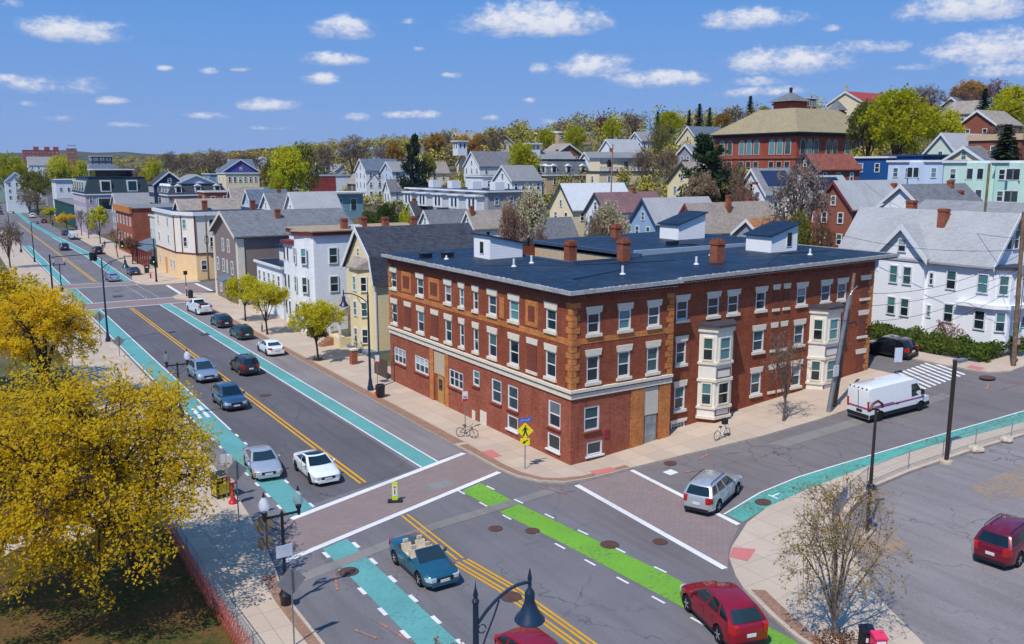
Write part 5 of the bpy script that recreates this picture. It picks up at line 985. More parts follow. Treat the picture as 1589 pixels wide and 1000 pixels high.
def car(kind, name, label, pm, F, Rr, side, cat='car', group=None, rails=False, roofm=None, rimd=False, rear_plate=True, bar=None):
    """F and Rr: ground contacts of the front and rear wheel on one side (world xy); side +1 = car's left side, -1 = right side"""
    S_ = SPEC[kind]; L_, W_, H_, wb, r = S_['L'], S_['W'], S_['H'], S_['wb'], S_['r']; hl = L_/2
    F = Vector(F[:2]); Rr = Vector(Rr[:2]); d = (F-Rr).normalized(); left = Vector((-d.y, d.x)); c = (F+Rr)/2 - left*side*(W_/2-.12)
    o = thing(name, label, cat, (c.x, c.y, ground(c.x)+.012), math.atan2(d.y, d.x), group)
    gz = lambda v: ground(v.x); pitch = math.atan2(gz(c+d*wb/2)-gz(c-d*wb/2), wb); roll = math.atan2(gz(c+left*.8)-gz(c-left*.8), 1.6)
    o.rotation_euler = (roll, -pitch, math.atan2(d.y, d.x))
    key = ('mesh', kind, pm.name)
    if key not in _cm: _cm[key] = body_mesh(kind).mesh('body', [pm, TRIM, TUB if kind == 'conv' else TRIM], True, 38)
    body = put('body', _cm[key], o)
    zt = lambda x: interp(S_['top'], x)
    if S_['b']:
        (br, bf), (tr, tf) = S_['b'], S_['t']; zb_ = zt(0)-.02; wB, wT = W_/2*.93, W_/2*.70; bow = .16
        lowrear = {'sedan': .10, 'hatch': .10, 'xover': .13, 'suv': .05, 'minisuv': .03, 'truck': .03}[kind]
        def dz(x, t): u = (x-(tf*.7+tr*.3))/max(.6, (tf-tr)*.7); return -t*t*(lowrear*u*u if u < 0 else .05*u*u)
        def surf(t): return br+(tr-br)*t, bf+(tf-bf)*t, wB+(wT-wB)*(t**1.15), zb_+(H_-.05-zb_)*t
        g = MB(); rows = []
        for t in (0, .25, .5, .75, .93, 1.0):
            xr, xf, w, z = surf(t)
            if t == 1.0: z += .012; w -= .05; xf -= .06; xr += .05
            front = [(xf-bow*s*s, s*w*.95, z) for s in (1, .66, .33, 0, -.33, -.66, -1)]
            right = [(xf+(xr-xf)*k+(-bow-.06)*(1-k)+.1*k, -w, z) for k in (0, .33, .66, 1)]; rear = [(xr+.07*s*s, s*w*.95, z) for s in (-1, -.66, -.33, 0, .33, .66, 1)]; lf = [(p[0], -p[1], p[2]) for p in right[::-1]]
            rows.append([(p[0], p[1], p[2]+dz(p[0], t)) for p in front+right+rear+lf])
        n = len(rows[0]); g.v = [p for q in rows for p in q]
        for i in range(len(rows)-1):
            for j in range(n): k = (j+1) % n; g.f.append((i*n+j, i*n+k, (i+1)*n+k, (i+1)*n+j)); g.m.append(0)
        xr, xf, w, z = surf(1.0); e = len(g.v); g.v.append(((xr+xf)/2, 0, z+.045)); b0 = (len(rows)-1)*n
        for j in range(n): g.f.append((b0+j, b0+(j+1) % n, e)); g.m.append(1 if roofm else 0)
        g.build('cabin', [pm, roofm or pm], o, True, sharp=30)
        def patch(name, f, nu, nv, par=o):
            m = MB(); m.v = [f(u/nu, v/nv) for v in range(nv+1) for u in range(nu+1)]
            for v in range(nv):
                for u in range(nu): a = v*(nu+1)+u; m.f.append((a, a+1, a+nu+2, a+nu+1)); m.m.append(0)
            return m.build(name, CGL, par, True)
        def ws(u, v):
            t = .05+.86*v; xr, xf, w, z = surf(t); s = (u*2-1)*.9; x = xf-bow*s*s; return (x+.012, s*w*.95, z+.008+dz(x, t))
        def rw(u, v):
            t = .14+.74*v; xr, xf, w, z = surf(t); s = (u*2-1)*.86; x = xr+.07*s*s; return (x-.012, s*w*.95, z+.008+dz(x, t))
        patch('windshield', ws, 8, 3); patch('rear_window', rw, 8, 3)
        nw = {'sedan': 2, 'hatch': 3, 'xover': 3, 'suv': 3, 'minisuv': 3, 'truck': 2}[kind]; cuts = {2: [(.0, .47), (.50, .93)], 3: [(.0, .36), (.39, .70), (.74, .97)]}[nw]
        for sg in (1, -1):
            for a, b in cuts:
                def sw(u, v, a=a, b=b, sg=sg):
                    fr = a+(b-a)*u; lo_ = .10+.10*fr*fr; hi_ = .88-(.34*max(0, (fr-.72)/.28)**1.5 if kind in ('sedan', 'hatch', 'xover') else 0); t = lo_+(hi_-lo_)*v; xr, xf, w, z = surf(t); A = xf-bow-.12+(xr-xf+bow+.24)*(a+.015); B = xf-bow-.12+(xr-xf+bow+.24)*b
                    x = A+(B-A)*u; return (x, sg*(w+.010), z+dz(x, t))
                patch('side_window', sw, 3, 3)
        if rails:
            for sg in (1, -1): MB().tube([(tr+.15, sg*(wT-.05), H_-.02), (tr+.3, sg*(wT-.05), H_+.05), (tf-.5, sg*(wT-.05), H_+.05), (tf-.3, sg*(wT-.05), H_-.02)], .022, 6).build('roof_rail', TRIM, o)
    zm = zt(bf if S_['b'] else .6)
    for sg in (1, -1):
        m = MB().lathe([(.03, -.09), (.10, -.06), (.115, .0), (.08, .06), (.02, .075)], 8, axis='y'); x_m = (S_['b'][1]-.42) if S_['b'] else .45
        q = m.build('mirror', pm, o, True, loc=(x_m, sg*(W_/2+.06), zm+.10)); MB().box(-.03, .03, -.1, .03, -.1, -.04).build('arm', TRIM, q, loc=(0, 0 if sg > 0 else .07, 0))
    # panel gaps between the doors
    xs_ = {'sedan': (.92, -.12, -1.05), 'hatch': (.85, -.15, -1.0), 'truck': (.95, -.2)}.get(kind, (.95, -.1, -1.1))
    for sg in (1, -1):
        for x in xs_:
            t_ = max(0, (abs(x)-(hl-.75))/.75); w_ = W_/2*(1-.17*t_**2.2); zt_ = zt(x); MB().tube([(x, sg*(w_*.955), zt_-.06), (x-.01, sg*(w_+.001), .56*zt_), (x, sg*w_*.985, .37)], .011, 4).build('door_seam', TRIM, o)
        MB().tube([(hl-1.0, sg*W_*.492, .335), (-hl+1.0, sg*W_*.492, .335)], .03, 5).build('sill_trim', TRIM, o)
    # wheels
    for x in (wb/2, -wb/2):
        for sg in (1, -1):
            k = ('wheel', r)
            if k not in _cm:
                _cm[k] = MB().lathe([(r*.62, -.11), (r*.9, -.115), (r*.985, -.09), (r, -.04), (r, .04), (r*.985, .09), (r*.9, .115), (r*.62, .11)], 24, axis='y').mesh('wheel', TYRE, True, 50)
                rm = MB().lathe([(r*.64, .02), (r*.66, .105), (r*.60, .112), (r*.57, .06), (r*.02, .06)], 20, axis='y')
                for q in range(5):
                    a = q*2*PI/5; u = Vector((math.cos(a), 0, math.sin(a))); v = Vector((-u.z, 0, u.x)); pts = [u*r*.05-v*r*.09, u*r*.05+v*r*.09, u*r*.6+v*r*.06, u*r*.6-v*r*.06]
                    rm.face([(p.x, .118, p.z) for p in pts], 1); rm.face([(p.x, .06, p.z) for p in pts], 1)
                rm.lathe([(r*.16, .06), (r*.15, .108), (.01, .11)], 10, axis='y', m=1)
                _cm[('rim', r)] = rm.mesh('rim', [RIMD, RIMM]); rm2 = _cm[('rim', r)].copy(); rm2.materials[1] = RIMD; _cm[('rimd', r)] = rm2
            w = put('wheel', _cm[k], o, (x, sg*(W_/2-.115), r)); put('rim', _cm[('rimd' if rimd else 'rim', r)], w, (0, 0, 0), 0 if sg > 0 else PI)
    # lamps, bumpers, plates
    zf, zr_ = zt(hl-.18), zt(-hl+.12); big = kind in ('suv', 'minisuv', 'truck', 'xover')
    for sg in (1, -1):
        hp = [(hl-.5, .474), (hl-.22, .466), (hl+.012, .375), (hl+.012, .24), (hl-.3, .24)]; MB().prism([(x, sg*W_*y) for x, y in hp], zf-.21, zf-.05).build('headlight', LAMP, o)
        z0, z1 = (zr_-.30, zr_+.04) if big else (zr_-.17, zr_+.01); tp = [(-hl+.28, .474), (-hl-.012, .392), (-hl-.012, .29), (-hl+.2, .29)]; MB().prism([(x, sg*W_*y) for x, y in tp], z0, z1).build('taillight', TAIL, o)
    MB().box(hl-.12, hl+.01, -W_*.24, W_*.24, zf-.24, zf-.08).build('grille', TRIM, o); MB().box(hl-.2, hl+.025, -W_*.36, W_*.36, .26, .42).build('bumper', TRIM if big else pm, o); MB().box(-hl-.03, -hl+.25, -W_*.38, W_*.38, .28, .46).build('bumper', TRIM if big else pm, o)
    MB().box(hl-.02, hl+.035, -.24, .24, .43, .56).build('number_plate', PLATE, o); MB().box(-hl-.03, -hl+.02, -.2, .2, .58 if not big else .66, .72 if not big else .80).build('number_plate', PLATE, o)
    for sg in (1, -1):
        for x in (.05, -.85): MB().box(x, x+.18, sg*W_*.488-.025, sg*W_*.488+.035, zt(0)-.2, zt(0)-.165).build('door_handle', pm if kind != 'suv' else CHROME, o)
    return o
WC_ = paint('white_paint', (.78, .79, .80), 0); SIL = paint('silver_paint', (.50, .52, .55), .45, .3); SLB = paint('silver_blue_paint', (.30, .38, .50), .45, .3); NVY = paint('steel_blue_paint', (.035, .10, .19), .4); TLB = paint('teal_blue_paint', (.022, .13, .19), .5); GRP = paint('graphite_paint', (.035, .037, .045), .4)
BLG = paint('dark_teal_paint', (.014, .05, .055), .4); RED = paint('deep_red_paint', (.27, .003, .016), .15, .22, .6); WIN = paint('wine_paint', (.17, .004, .022), .2, .22, .7); BLK = paint('black_paint', (.01, .01, .013), .2); DBL = paint('dark_blue_paint', (.018, .035, .10), .35)
G_ = lambda px, py: on_ground(px, py)
cv = car('conv', 'convertible', 'teal blue convertible with its roof down and cream seats', TLB, G_(655, 912), G_(613, 873.6), -1)
m = MB(); zb = .93
fr = [(1.12, .74, zb), (.46, .62, 1.36), (.46, -.62, 1.36), (1.12, -.74, zb)]
m.tube(fr, .032, 6); m.build('windshield_frame', TLB, cv, True)
MB().face([(1.10, .72, zb+.02), (1.10, -.72, zb+.02), (.48, -.60, 1.34), (.48, .60, 1.34)]).build('windshield', CGL, cv)
for x in (.0, -.85):
    for sg in (1, -1):
        w_ = .26; s_ = MB().prism([(x-.05, sg*.37-w_), (x+.5, sg*.37-w_), (x+.5, sg*.37+w_), (x-.05, sg*.37+w_)], .49, .68).build('seat', SEAT, cv)
        MB().extrude([(x-.02, .62), (x-.18, 1.10), (x-.32, 1.08), (x-.2, .6)], 'y', sg*.37-.24, sg*.37+.24) .build('backrest', SEAT, s_); MB().box(-.05, .04, -.13, .13, 0, .15).build('headrest', SEAT, s_, loc=(x-.28, sg*.37, 1.13))
MB().box(.45, .95, -.68, .68, .72, .92).build('dashboard', TRIM, cv); MB().lathe([(.16, -.012), (.18, 0), (.16, .012)], 16, axis='y').build('steering_wheel', TRIM, cv, loc=(.35, .37, .93), rz=PI/2)
car('sedan', 'sedan', 'white sedan with a black glass roof beside the yellow line', WC_, G_(485.7, 753.8), G_(459, 728.4), -1, roofm=CGL, rimd=True)
c_ = car('sedan', 'sedan', 'old silver grey sedan driving half on the teal bike lane', SIL, G_(394.5, 744.6), G_(381.8, 721.3), -1)
for sg in (1, -1): MB().box(2.10, 2.24, sg*.80-.1, sg*.80+.05, .50, .64).build('turn_signal', AMB, c_)
car('xover', 'crossover', 'silver blue crossover with roof rails oncoming behind the blue one', SLB, G_(307, 594.4), G_(293.6, 584), -1, rails=True, cat='SUV')
car('xover', 'crossover', 'steel blue crossover oncoming, just left of the yellow line', NVY, G_(348, 638), G_(332.4, 624.4), -1, cat='SUV')
car('minisuv', 'boxy_suv', 'dark graphite boxy SUV driving away between yellow line and teal lane', GRP, G_(359, 573.6), G_(375, 584.4), 1, cat='SUV', rails=True)
car('sedan', 'sedan', 'white sedan parked nearest on the right kerb with tail facing us', WC_, G_(401.7, 544.8), G_(415.5, 553), 1, rimd=True)
car('hatch', 'hatchback', 'dark teal hatchback parked right behind the white sedan, beside the leafy street tree', BLG, G_(358, 521.6), G_(371, 528.4), 1)
car('hatch', 'hatchback', 'dark bluish hatchback parked directly behind the white pickup', paint('ink_teal_paint', (.014, .04, .06), .4), G_(328.4, 504), G_(340, 510), 1)
tk = car('truck', 'pickup_truck', 'white service pickup with open utility bed parked near the far crossing', WC_, G_(290, 482.4), G_(308.4, 490.4), 1, cat='pickup')
for sg in (1, -1): MB().box(-2.75, -.45, *sorted((sg*.99, sg*.72)), .85, 1.5).build('tool_box', WC_, tk)
MB().box(-2.3, -.9, -.5, .5, .8, 1.45).build('cargo', plain('dark_cargo', (.03, .03, .035), .8), tk)
car('suv', 'suv', 'silver SUV with black roof rails turning onto the side street', SIL, G_(1143.5, 767), G_(1112, 796.3), -1, cat='SUV', rails=True)
car('xover', 'crossover', 'glossy deep red crossover at the bottom driving over the green lane', RED, G_(1064, 944), G_(1122, 1003), 1, cat='SUV')
Cc = on_z(838, 1018, 1.0); car('hatch', 'hatchback', 'red car below the bell lamp, cut by the bottom edge', RED, (Cc.x-.77, Cc.y-1.3), (Cc.x-.77, Cc.y+1.3), -1)
a, b = G_(1507, 868), G_(1581, 893); dr = (b-a); dr.z = 0; w_ = dr.length; dr.normalize(); hd = Vector((-dr.y, dr.x, 0)); rl = a + hd*.75 + dr*.12
jp = car('suv', 'suv', 'wine red SUV parked on the grey lot at the right edge', WIN, (rl+hd*2.72)[:2], rl[:2], 1, cat='SUV', rails=True)
r_ = G_(1392, 558); car('suv', 'suv', 'black SUV parked beside the hedge behind the brick block', BLK, (r_.x, r_.y+2.72), (r_.x, r_.y), 1, cat='SUV')
# far cars
for kd, nm, lb, pmn, px, py, x, hd_, ct in (('sedan', 'sedan', 'grey blue sedan waiting at the far crossing beside the teal lane', SLB, 176, 437, -9.9, 1, 'car'), ('sedan', 'sedan', 'black sedan parked beyond the far crossing near the hydrant', BLK, 205, 428, -5.4, 1, 'car'),
        ('suv', 'suv', 'dark blue SUV driving away alone in mid street, far', DBL, 99, 389, -10.6, 1, 'SUV'), ('suv', 'suv', 'black SUV parked beside the two pedestrians, far', BLK, 147, 395, -5.4, 1, 'SUV'), ('hatch', 'hatchback', 'dark blue car parked in front of the small white van, far', DBL, 89, 366, -5.2, 1, 'car'),
        ('hatch', 'hatchback', 'maroon car parked far beyond the small white van', WIN, 58, 347, -5.3, 1, 'car'), ('suv', 'suv', 'white SUV parked far where the street bends', WC_, 38, 339, -6.2, 1, 'SUV'), ('suv', 'suv', 'silver car parked behind the white SUV at the bend', SIL, 28, 327, -7, 1, 'SUV'),
        ('suv', 'suv', 'maroon oncoming car, foremost of the far queue on the left', WIN, 8, 333, -15.0, -1, 'SUV'), ('sedan', 'sedan', 'dark oncoming car second in the far queue on the left', GRP, 5, 325, -15, -1, 'car'), ('sedan', 'sedan', 'blackish car crossing the bend farthest on the left', BLK, 14, 316, -13, -1, 'car')):
    P = on_ground(px, py); wb = SPEC[kd]['wb']; xl = x-.8; y = min(P.y, 420) + 1.2
    car(kd, nm, lb, pmn, (xl, y+hd_*wb/2), (xl, y-hd_*wb/2), 1 if hd_ > 0 else -1, cat=ct, group=None)
def van(label, F, Rr, side, L_=5.99, H_=2.55, W_=2.05, wb=4.0, stripe=False):
    r = .36; F = Vector(F[:2]); Rr = Vector(Rr[:2]); d = (F-Rr).normalized(); left = Vector((-d.y, d.x)); c = (F+Rr)/2-left*side*(W_/2-.12)
    o = thing('delivery_van', label, 'van', (c.x, c.y, ground(c.x)+.012), 0); o.rotation_euler = (0, -math.atan2(ground(c.x+d.x*wb/2)-ground(c.x-d.x*wb/2), wb), math.atan2(d.y, d.x)); hl = L_/2
    top = [(-hl, H_-.25), (-hl+.12, H_-.03), (-hl+.4, H_), (hl-1.7, H_), (hl-1.35, H_-.12), (hl-.75, 1.45), (hl-.65, 1.30), (hl-.15, 1.02), (hl, .6)]
    xs = set([-hl+L_*i/50 for i in range(51)]); xf = hl-1.0; xr = xf-wb
    for q in (xf, xr):
        for k in range(-8, 9): xs.add(q+(r+.07)*math.sin(k/8*PI/2))
    for p in top: xs.add(p[0])
    def lerp(x):
        for (a, b), (c2, d2) in zip(top, top[1:]):
            if x <= c2: return b+(d2-b)*(x-a)/(c2-a)
        return top[-1][1]
    rows = []; m = MB()
    for x in sorted(xs):
        zt = lerp(x); w = W_/2*(1-.10*max(0, (x-hl+.9)/.9)**2); zb = .3
        for q in (xf, xr):
            dd = (r+.07)**2-(x-q)**2
            if dd > 0: zb = max(zb, r+math.sqrt(dd))
        zb = min(zb, zt-.1); tw = w*(.90 if zt > 1.5 else .86)
        hs = [max(zb+.02, min(h_, zt-.12)) for h_ in (1.0, .98, .62)]
        P = [(0, zt+.03), (tw*.8, zt), (tw, zt-.08), (w*.985, max(hs[0], min(zt-.2, 1.5))), (w, hs[0]), (w, hs[1]), (w, hs[2]), (w*.97, zb), (0, zb)]
        rows.append([(x, y, z) for y, z in P] + [(x, -y, z) for y, z in P[-2:0:-1]])
    n = len(rows[0]); m.v = [p for q in rows for p in q]
    for i in range(len(rows)-1):
        for j in range(n):
            k = (j+1) % n; m.f.append((i*n+j, i*n+k, (i+1)*n+k, (i+1)*n+j)); m.m.append(1 if j in (6, 7, 8, n-7, n-8, n-9) and j not in () else 0)
    m.f.append(tuple(range(n))[::-1]); m.m.append(0); e = (len(rows)-1)*n; m.f.append(tuple(range(e, e+n))); m.m.append(1)
    m.build('body', [WC_, TRIM], o, True, sharp=40)
    MB().face([(hl-.72, .82, 1.5), (hl-.72, -.82, 1.5), (hl-1.27, -.78, H_-.22), (hl-1.27, .78, H_-.22)]).face([(hl-.68, .8, 1.44), (hl-.68, -.8, 1.44), (hl-1.25, -.78, H_-.2), (hl-1.25, .78, H_-.2)]).build('windshield', CGL, o)
    for sg in (1, -1):
        MB().face([(hl-.95, sg*(W_/2-.015), 1.25), (hl-1.0, sg*(W_/2*.965), 1.6), (hl-1.4, sg*(W_/2*.915+.04), 2.15), (hl-1.95, sg*(W_/2*.925+.03), 2.15), (hl-1.95, sg*(W_/2+.012), 1.25)]).build('side_window', CGL, o)
        MB().box(hl-1.05, hl-.9, *sorted((sg*W_/2, sg*(W_/2+.2))), 1.3, 1.65).build('mirror', TRIM, o)
        if stripe:
            MB().box(-hl+.05, hl-.8, *sorted((sg*(W_/2-.02), sg*(W_/2+.012))), 1.06, 1.11).box(-hl+.05, hl-.8, *sorted((sg*(W_/2-.02), sg*(W_/2+.010))), 1.00, 1.05, 1).build('stripe', [plain('red_stripe', (.5, .03, .05), .4), plain('blue_stripe', (.04, .08, .35), .4)], o)
            MB().box(-hl+.4, -hl+2.3, *sorted((sg*(W_/2-.02), sg*(W_/2+.02))), 1.16, 1.2).build('door_track', TRIM, o); MB().box(-.5, -.2, *sorted((sg*W_/2, sg*(W_/2+.03))), 1.0, 1.1).build('door_handle', TRIM, o)
        MB().box(-hl-.03, -hl+.1, *sorted((sg*W_*.49, sg*W_*.41)), .95, 1.6).build('taillight', TAIL, o); MB().box(hl-.45, hl-.1, *sorted((sg*W_*.46, sg*W_*.36)), .78, 1.0).build('headlight', LAMP, o)
        for x in (xf, xr):
            w = MB().lathe([(r*.62, -.12), (r*.98, -.09), (r, 0), (r*.98, .09), (r*.62, .12)], 20, axis='y').build('wheel', TYRE, o, True, loc=(x, sg*(W_/2-.14), r)); MB().lathe([(r*.62, .02), (r*.6, .115), (r*.3, .09), (.02, .11)], 16, axis='y').build('rim', RIMM, w, True, rz=0 if sg > 0 else PI)
    MB().box(-hl-.05, -hl+.1, -W_*.47, W_*.47, .35, .62).build('bumper', TRIM, o); MB().box(-hl-.02, -hl+.01, -.02, .02, .7, H_-.3).build('door_seam', TRIM, o); MB().box(-hl-.03, -hl, -.35, .15, .72, .9).build('number_plate', TRIM, o)
    for k in range(5): MB().box(-hl+.0, -hl+.06, -.75+.37*k, -.65+.37*k, H_-.14, H_-.08).build('marker_lamp', TRIM, o)
    if stripe: MB().box(-hl-.02, -hl+.02, -.95, .95, 1.06, 1.11).box(-hl-.02, -hl+.02, -.95, .95, 1.0, 1.05, 1).build('stripe', [_mc['red_stripe'], _mc['blue_stripe']], o)
    return o
van('white high roofed delivery van with red and blue stripe on the side street', G_(1422, 639), G_(1368, 653), -1, stripe=True)
P = on_ground(105, 373); van('small white van parked by the kerb, far up the street', (-6.0, P.y+4.2), (-6.0, P.y+1.0), 1, L_=5.3, H_=2.2, W_=1.95, wb=3.2)
# ------------------------------------------------------------------ street furniture
PAV = .13
def mast_lamp(label, x, y, h, ang, arm=2.2, base=True, cat='street lamp', group=None, col=None):
    col = col or DARKB; o = thing('street_lamp', label, cat, (x, y, ground(x)+PAV), ang, group)
    MB().lathe([(.26, 0), (.28, .25), (.2, .45), (.16, .8), (.115, 1.1), (.075, h-.2), (.07, h)], 12).build('pole', col, o, True); MB().lathe([(.085, h), (.1, h+.06), (.05, h+.14), (.07, h+.22), (.02, h+.42), (.004, h+.6)], 10).build('finial', col, o, True)
    a = [(.06, 0, h-.55)] + [(.06+arm*t, 0, h-.55+1.05*math.sin(t*PI/2*1.0)**.9*(1-.12*t)) for t in (.15, .3, .45, .6, .75, .9, 1)]
    m = MB().tube(a, .045, 8); m.tube([(.06, 0, h-1.6), (arm*.18, 0, h-1.0), (arm*.34, 0, h-.45), (arm*.45, 0, h-.02)], .025, 6)
    m.tube([(arm*.12+.1*math.cos(q), 0, h-.72+.12*math.sin(q)) for q in [k*PI/5 for k in range(10)]], .018, 5); m.build('arm', col, o, True)
    zt = a[-1][2]+.02; xc = arm+.06
    b = MB().lathe([(.012, .35), (.04, .2), (.06, .08), (.045, .0), (.05, -.18), (.11, -.26), (.13, -.32), (.13, -.52), (.17, -.64), (.25, -.82), (.37, -.98), (.40, -1.04), (.38, -1.07)], 18).build('lamp_shade', col, o, True, loc=(xc, 0, zt)); MB().lathe([(.30, -1.0), (.26, -1.12), (.12, -1.18), (.01, -1.19)], 14).build('lens', plain('lamp_lens', (.5, .52, .5), .15), b, True)
    return o
def px_at(px, py, z): P = on_z(px, py, z); return P.x, P.y
def gp(px, py): P = on_ground(px, py); return P.x, P.y
x, y = gp(168, 532); mast_lamp('tall dark mast lamp with a bell shade on the left pavement near the far crossing', x, y, 8.7, 0, 2.3)
x, y = gp(575, 608); mast_lamp('tall dark mast lamp arching over the street beside the brick block', x, y, 8.2, PI, 2.1)
x, y = px_at(738, 935, 8.4); mast_lamp('nearest dark blue mast lamp with a large bell shade, bottom centre', x, y, 8.25, -.3, 1.35)
GLOBE = glass('clear_globe', (.6, .64, .7), .03); GLOBE.node_tree.nodes['Principled BSDF'].inputs['Alpha'].default_value = .38
def globe_lamp(label, x, y, ang, two=True, sign=False, z0=PAV):
    o = thing('globe_lamp', label, 'street lamp', (x, y, ground(x)+z0), ang, 'globe topped lamp posts'); MB().lathe([(.24, 0), (.26, .3), (.3, .5), (.22, .62), (.16, .8), (.1, .95), (.075, 1.3), (.065, 4.1), (.09, 4.2), (.03, 4.35)], 12).build('post', BLACK, o, True)
    m = MB().tube([(-.75, 0, 4.15), (.75, 0, 4.15)] if two else [(0, 0, 4.1), (0, 0, 4.3)], .06, 8)
    if two:
        for s in (1, -1): m.tube([(0, 0, 3.4), (s*.3, 0, 3.55), (s*.55, 0, 3.75), (s*.6, 0, 3.6)], .02, 5).tube([(s*.1, 0, 3.7), (s*.5, 0, 4.1)], .015, 5)
    m.build('arm', BLACK, o, True)
    for s in ((-1, 1) if two else (0,)):
        q = MB().lathe([(.05, -.15), (.09, 0), (.07, .1), (.13, .22), (.14, .3)], 10).build('lamp_holder', BLACK, o, True, loc=(s*.75, 0, 4.15)); MB().lathe([(.13, .3), (.2, .4), (.235, .58), (.2, .78), (.1, .92), (.07, .98)], 14).build('globe', GLOBE, q, True); MB().lathe([(.08, .97), (.05, 1.05), (.015, 1.2)], 8).build('cap', BLACK, q, True)
    if sign: MB().box(-.36, .36, -.1, -.075, 2.25, 2.8).build('sign_panel', plain('white_panel', (.6, .63, .7), .5), o); 
    return o
x, y = gp(444.4, 942); globe_lamp('double globe lamp post with a small white panel at the near crossing', x, y, 0, sign=True)
x, y = px_at(275, 566, 4.3); globe_lamp('double globe lamp post rising behind the big yellow tree', x, y, 0)
x, y = px_at(92, 411, 4.3); globe_lamp('double globe lamp post behind the second yellow tree, at the far junction', x, y, 0)
x, y = px_at(30, 363, 4.3); globe_lamp('farthest double globe lamp post, left edge of the street', x, y, 0)
x, y = px_at(184, 587, 4.7); globe_lamp('single globe lamp post half hidden in the yellow tree', x, y, 0, two=False)
for i, (px, py, zt, lb) in enumerate(((12, 330, 8, 'far thin dark lamp pole at the very left of the street'), (48, 346, 8, 'thin dark lamp pole left of the street, second from the left edge'))):
    x, y = px_at(px, py, zt); o = thing('lamp_pole', lb, 'street lamp', (x, y, ground(x)+PAV), 0, 'far lamp poles'); MB().lathe([(.2, 0), (.16, .6), (.1, 1), (.07, 8)], 10).build('pole', BLACK, o, True); MB().tube([(0, 0, 7.8), (.5, 0, 8.1), (1.2, 0, 8.1)], .04, 6).build('arm', BLACK, o); MB().lathe([(.05, .2), (.12, 0), (.3, -.4), (.28, -.45)], 10).build('lamp_shade', BLACK, o, True, loc=(1.2, 0, 8.0))
# parking lot lamps
x, y = gp(1468, 718); o = thing('lot_lamp', 'brown lot lamp pole with a flat head beside the wire fence', 'lamp pole', (x, y, ground(x)+.02), 0, 'parking lot lamp poles'); BRZ = plain('bronze_metal', (.05, .035, .03), .5, .5, .4)
MB().box(-.09, .09, -.09, .09, 0, 6.4).build('pole', BRZ, o); MB().box(.05, 1.0, -.2, .2, 6.25, 6.42).build('lamp_head', GALV, o); MB().lathe([(.4, -.05), (.38, .12), (.2, .16)], 14).build('footing', CONC, o)
x, y = gp(1345, 830); o = thing('lot_lamp', 'black lot lamp pole with coiled fittings, standing behind the budding tree', 'lamp pole', (x, y, ground(x)+.02), 0, 'parking lot lamp poles')
MB().lathe([(.11, 0), (.09, 3.5), (.1, 3.55), (.085, 3.6), (.07, 6.6)], 10).build('pole', BRZ, o, True); m = MB().tube([(-.45, 0, 6.75), (-.3, 0, 7.0), (.1, 0, 7.1), (.45, 0, 6.9), (.5, 0, 6.7)], .07, 6).tube([(-.4, .15, 6.6), (0, .2, 6.65), (.4, .1, 6.55)], .06, 6); m.build('lamp_head', plain('dark_red_fitting', (.12, .02, .03), .5), o, True); MB().lathe([(.45, -.05), (.42, .12), (.2, .16)], 12).build('footing', CONC, o); MB().lathe([(.05, 0), (.3, .0), (.2, .25), (.05, .3)], 10).build('flood_lamp', BLACK, o, True, loc=(-.35, -.3, 2.6))
# traffic signals
def head(par, loc, rz, green=False):
    h = MB().box(-.17, .17, -.14, .14, -.5, .5).box(-.27, .27, .1, .13, -.62, .62).build('signal_head', BLACK, par, loc=loc, rz=rz)
    for k, z in enumerate((.3, 0, -.3)):
        MB().lathe([(.13, 0), (.13, -.18), (.11, -.18), (.11, 0)], 10, axis='y').build('visor', BLACK, h, loc=(0, -.14, z))
        l = NT('green_signal_light') if green and k == 2 else None
        if l: l.b.inputs['Emission Color'].default_value = (.05, 1, .35, 1); l.b.inputs['Emission Strength'].default_value = 2.5; l.set(.3)
        MB().lathe([(.10, -.05), (.05, -.07), (.0, -.075)], 10, axis='y').build('lamp', l.m if l else TRIM, h, loc=(0, -.14, z))
x, y = px_at(77, 400, 5.9); o = thing('traffic_signal', 'traffic signal on a long mast arm from the left side, seen from behind', 'traffic light', (x, y, PAV), 0); MB().lathe([(.2, 0), (.14, .5), (.1, 6.2)], 10).build('pole', BLACK, o, True); e = on_z(140, 396, 5.9); L_ = e.x-x; MB().tube([(0, 0, 5.8), (L_, 0, 6.0)], .06, 8).build('mast_arm', BLACK, o); head(o, (L_, 0, 5.6), PI); head(o, (L_+.6, .3, 5.5), PI*.75)
x, y = gp(243, 438.7); o = thing('traffic_signal', 'traffic signal pole on the far right corner, its green light on', 'traffic light', (x, y, PAV), 0); MB().lathe([(.22, 0), (.15, .5), (.1, 7.2)], 10).build('pole', BLACK, o, True); e = on_z(187, 378, 5.9); MB().tube([(0, 0, 6.1), (e.x-x, e.y-y, 6.2)], .06, 8).build('mast_arm', BLACK, o); head(o, (e.x-x+.2, e.y-y, 5.6), 0, True); head(o, (-.3, -.2, 3.7), 0, True); MB().box(-.15, .15, .1, .4, 2.4, 2.9).build('walk_signal', BLACK, o)
x, y = gp(290, 461); o = thing('walk_signal', 'short black pedestrian signal post by the white pickup', 'traffic light', (x, y, PAV), 0); MB().lathe([(.13, 0), (.06, .5), (.05, 3.3)], 8).build('post', BLACK, o, True); MB().box(-.25, .25, -.2, .2, 3.2, 3.75).build('signal_head', BLACK, o); MB().box(-.1, .1, -.15, -.05, 1.1, 1.4).build('push_button', PALE, o)
x, y = gp(296, 464); o = thing('litter_bin', 'small black litter bin on the far corner beside the white pickup', 'bin', (x, y, PAV)); MB().lathe([(.3, 0), (.36, .1), (.38, .9), (.3, 1.0)], 12).build('drum', BLACK, o, True); MB().lathe([(.38, .95), (.4, 1.02), (.2, 1.2), (.02, 1.25)], 12).build('lid', BLACK, o, True)
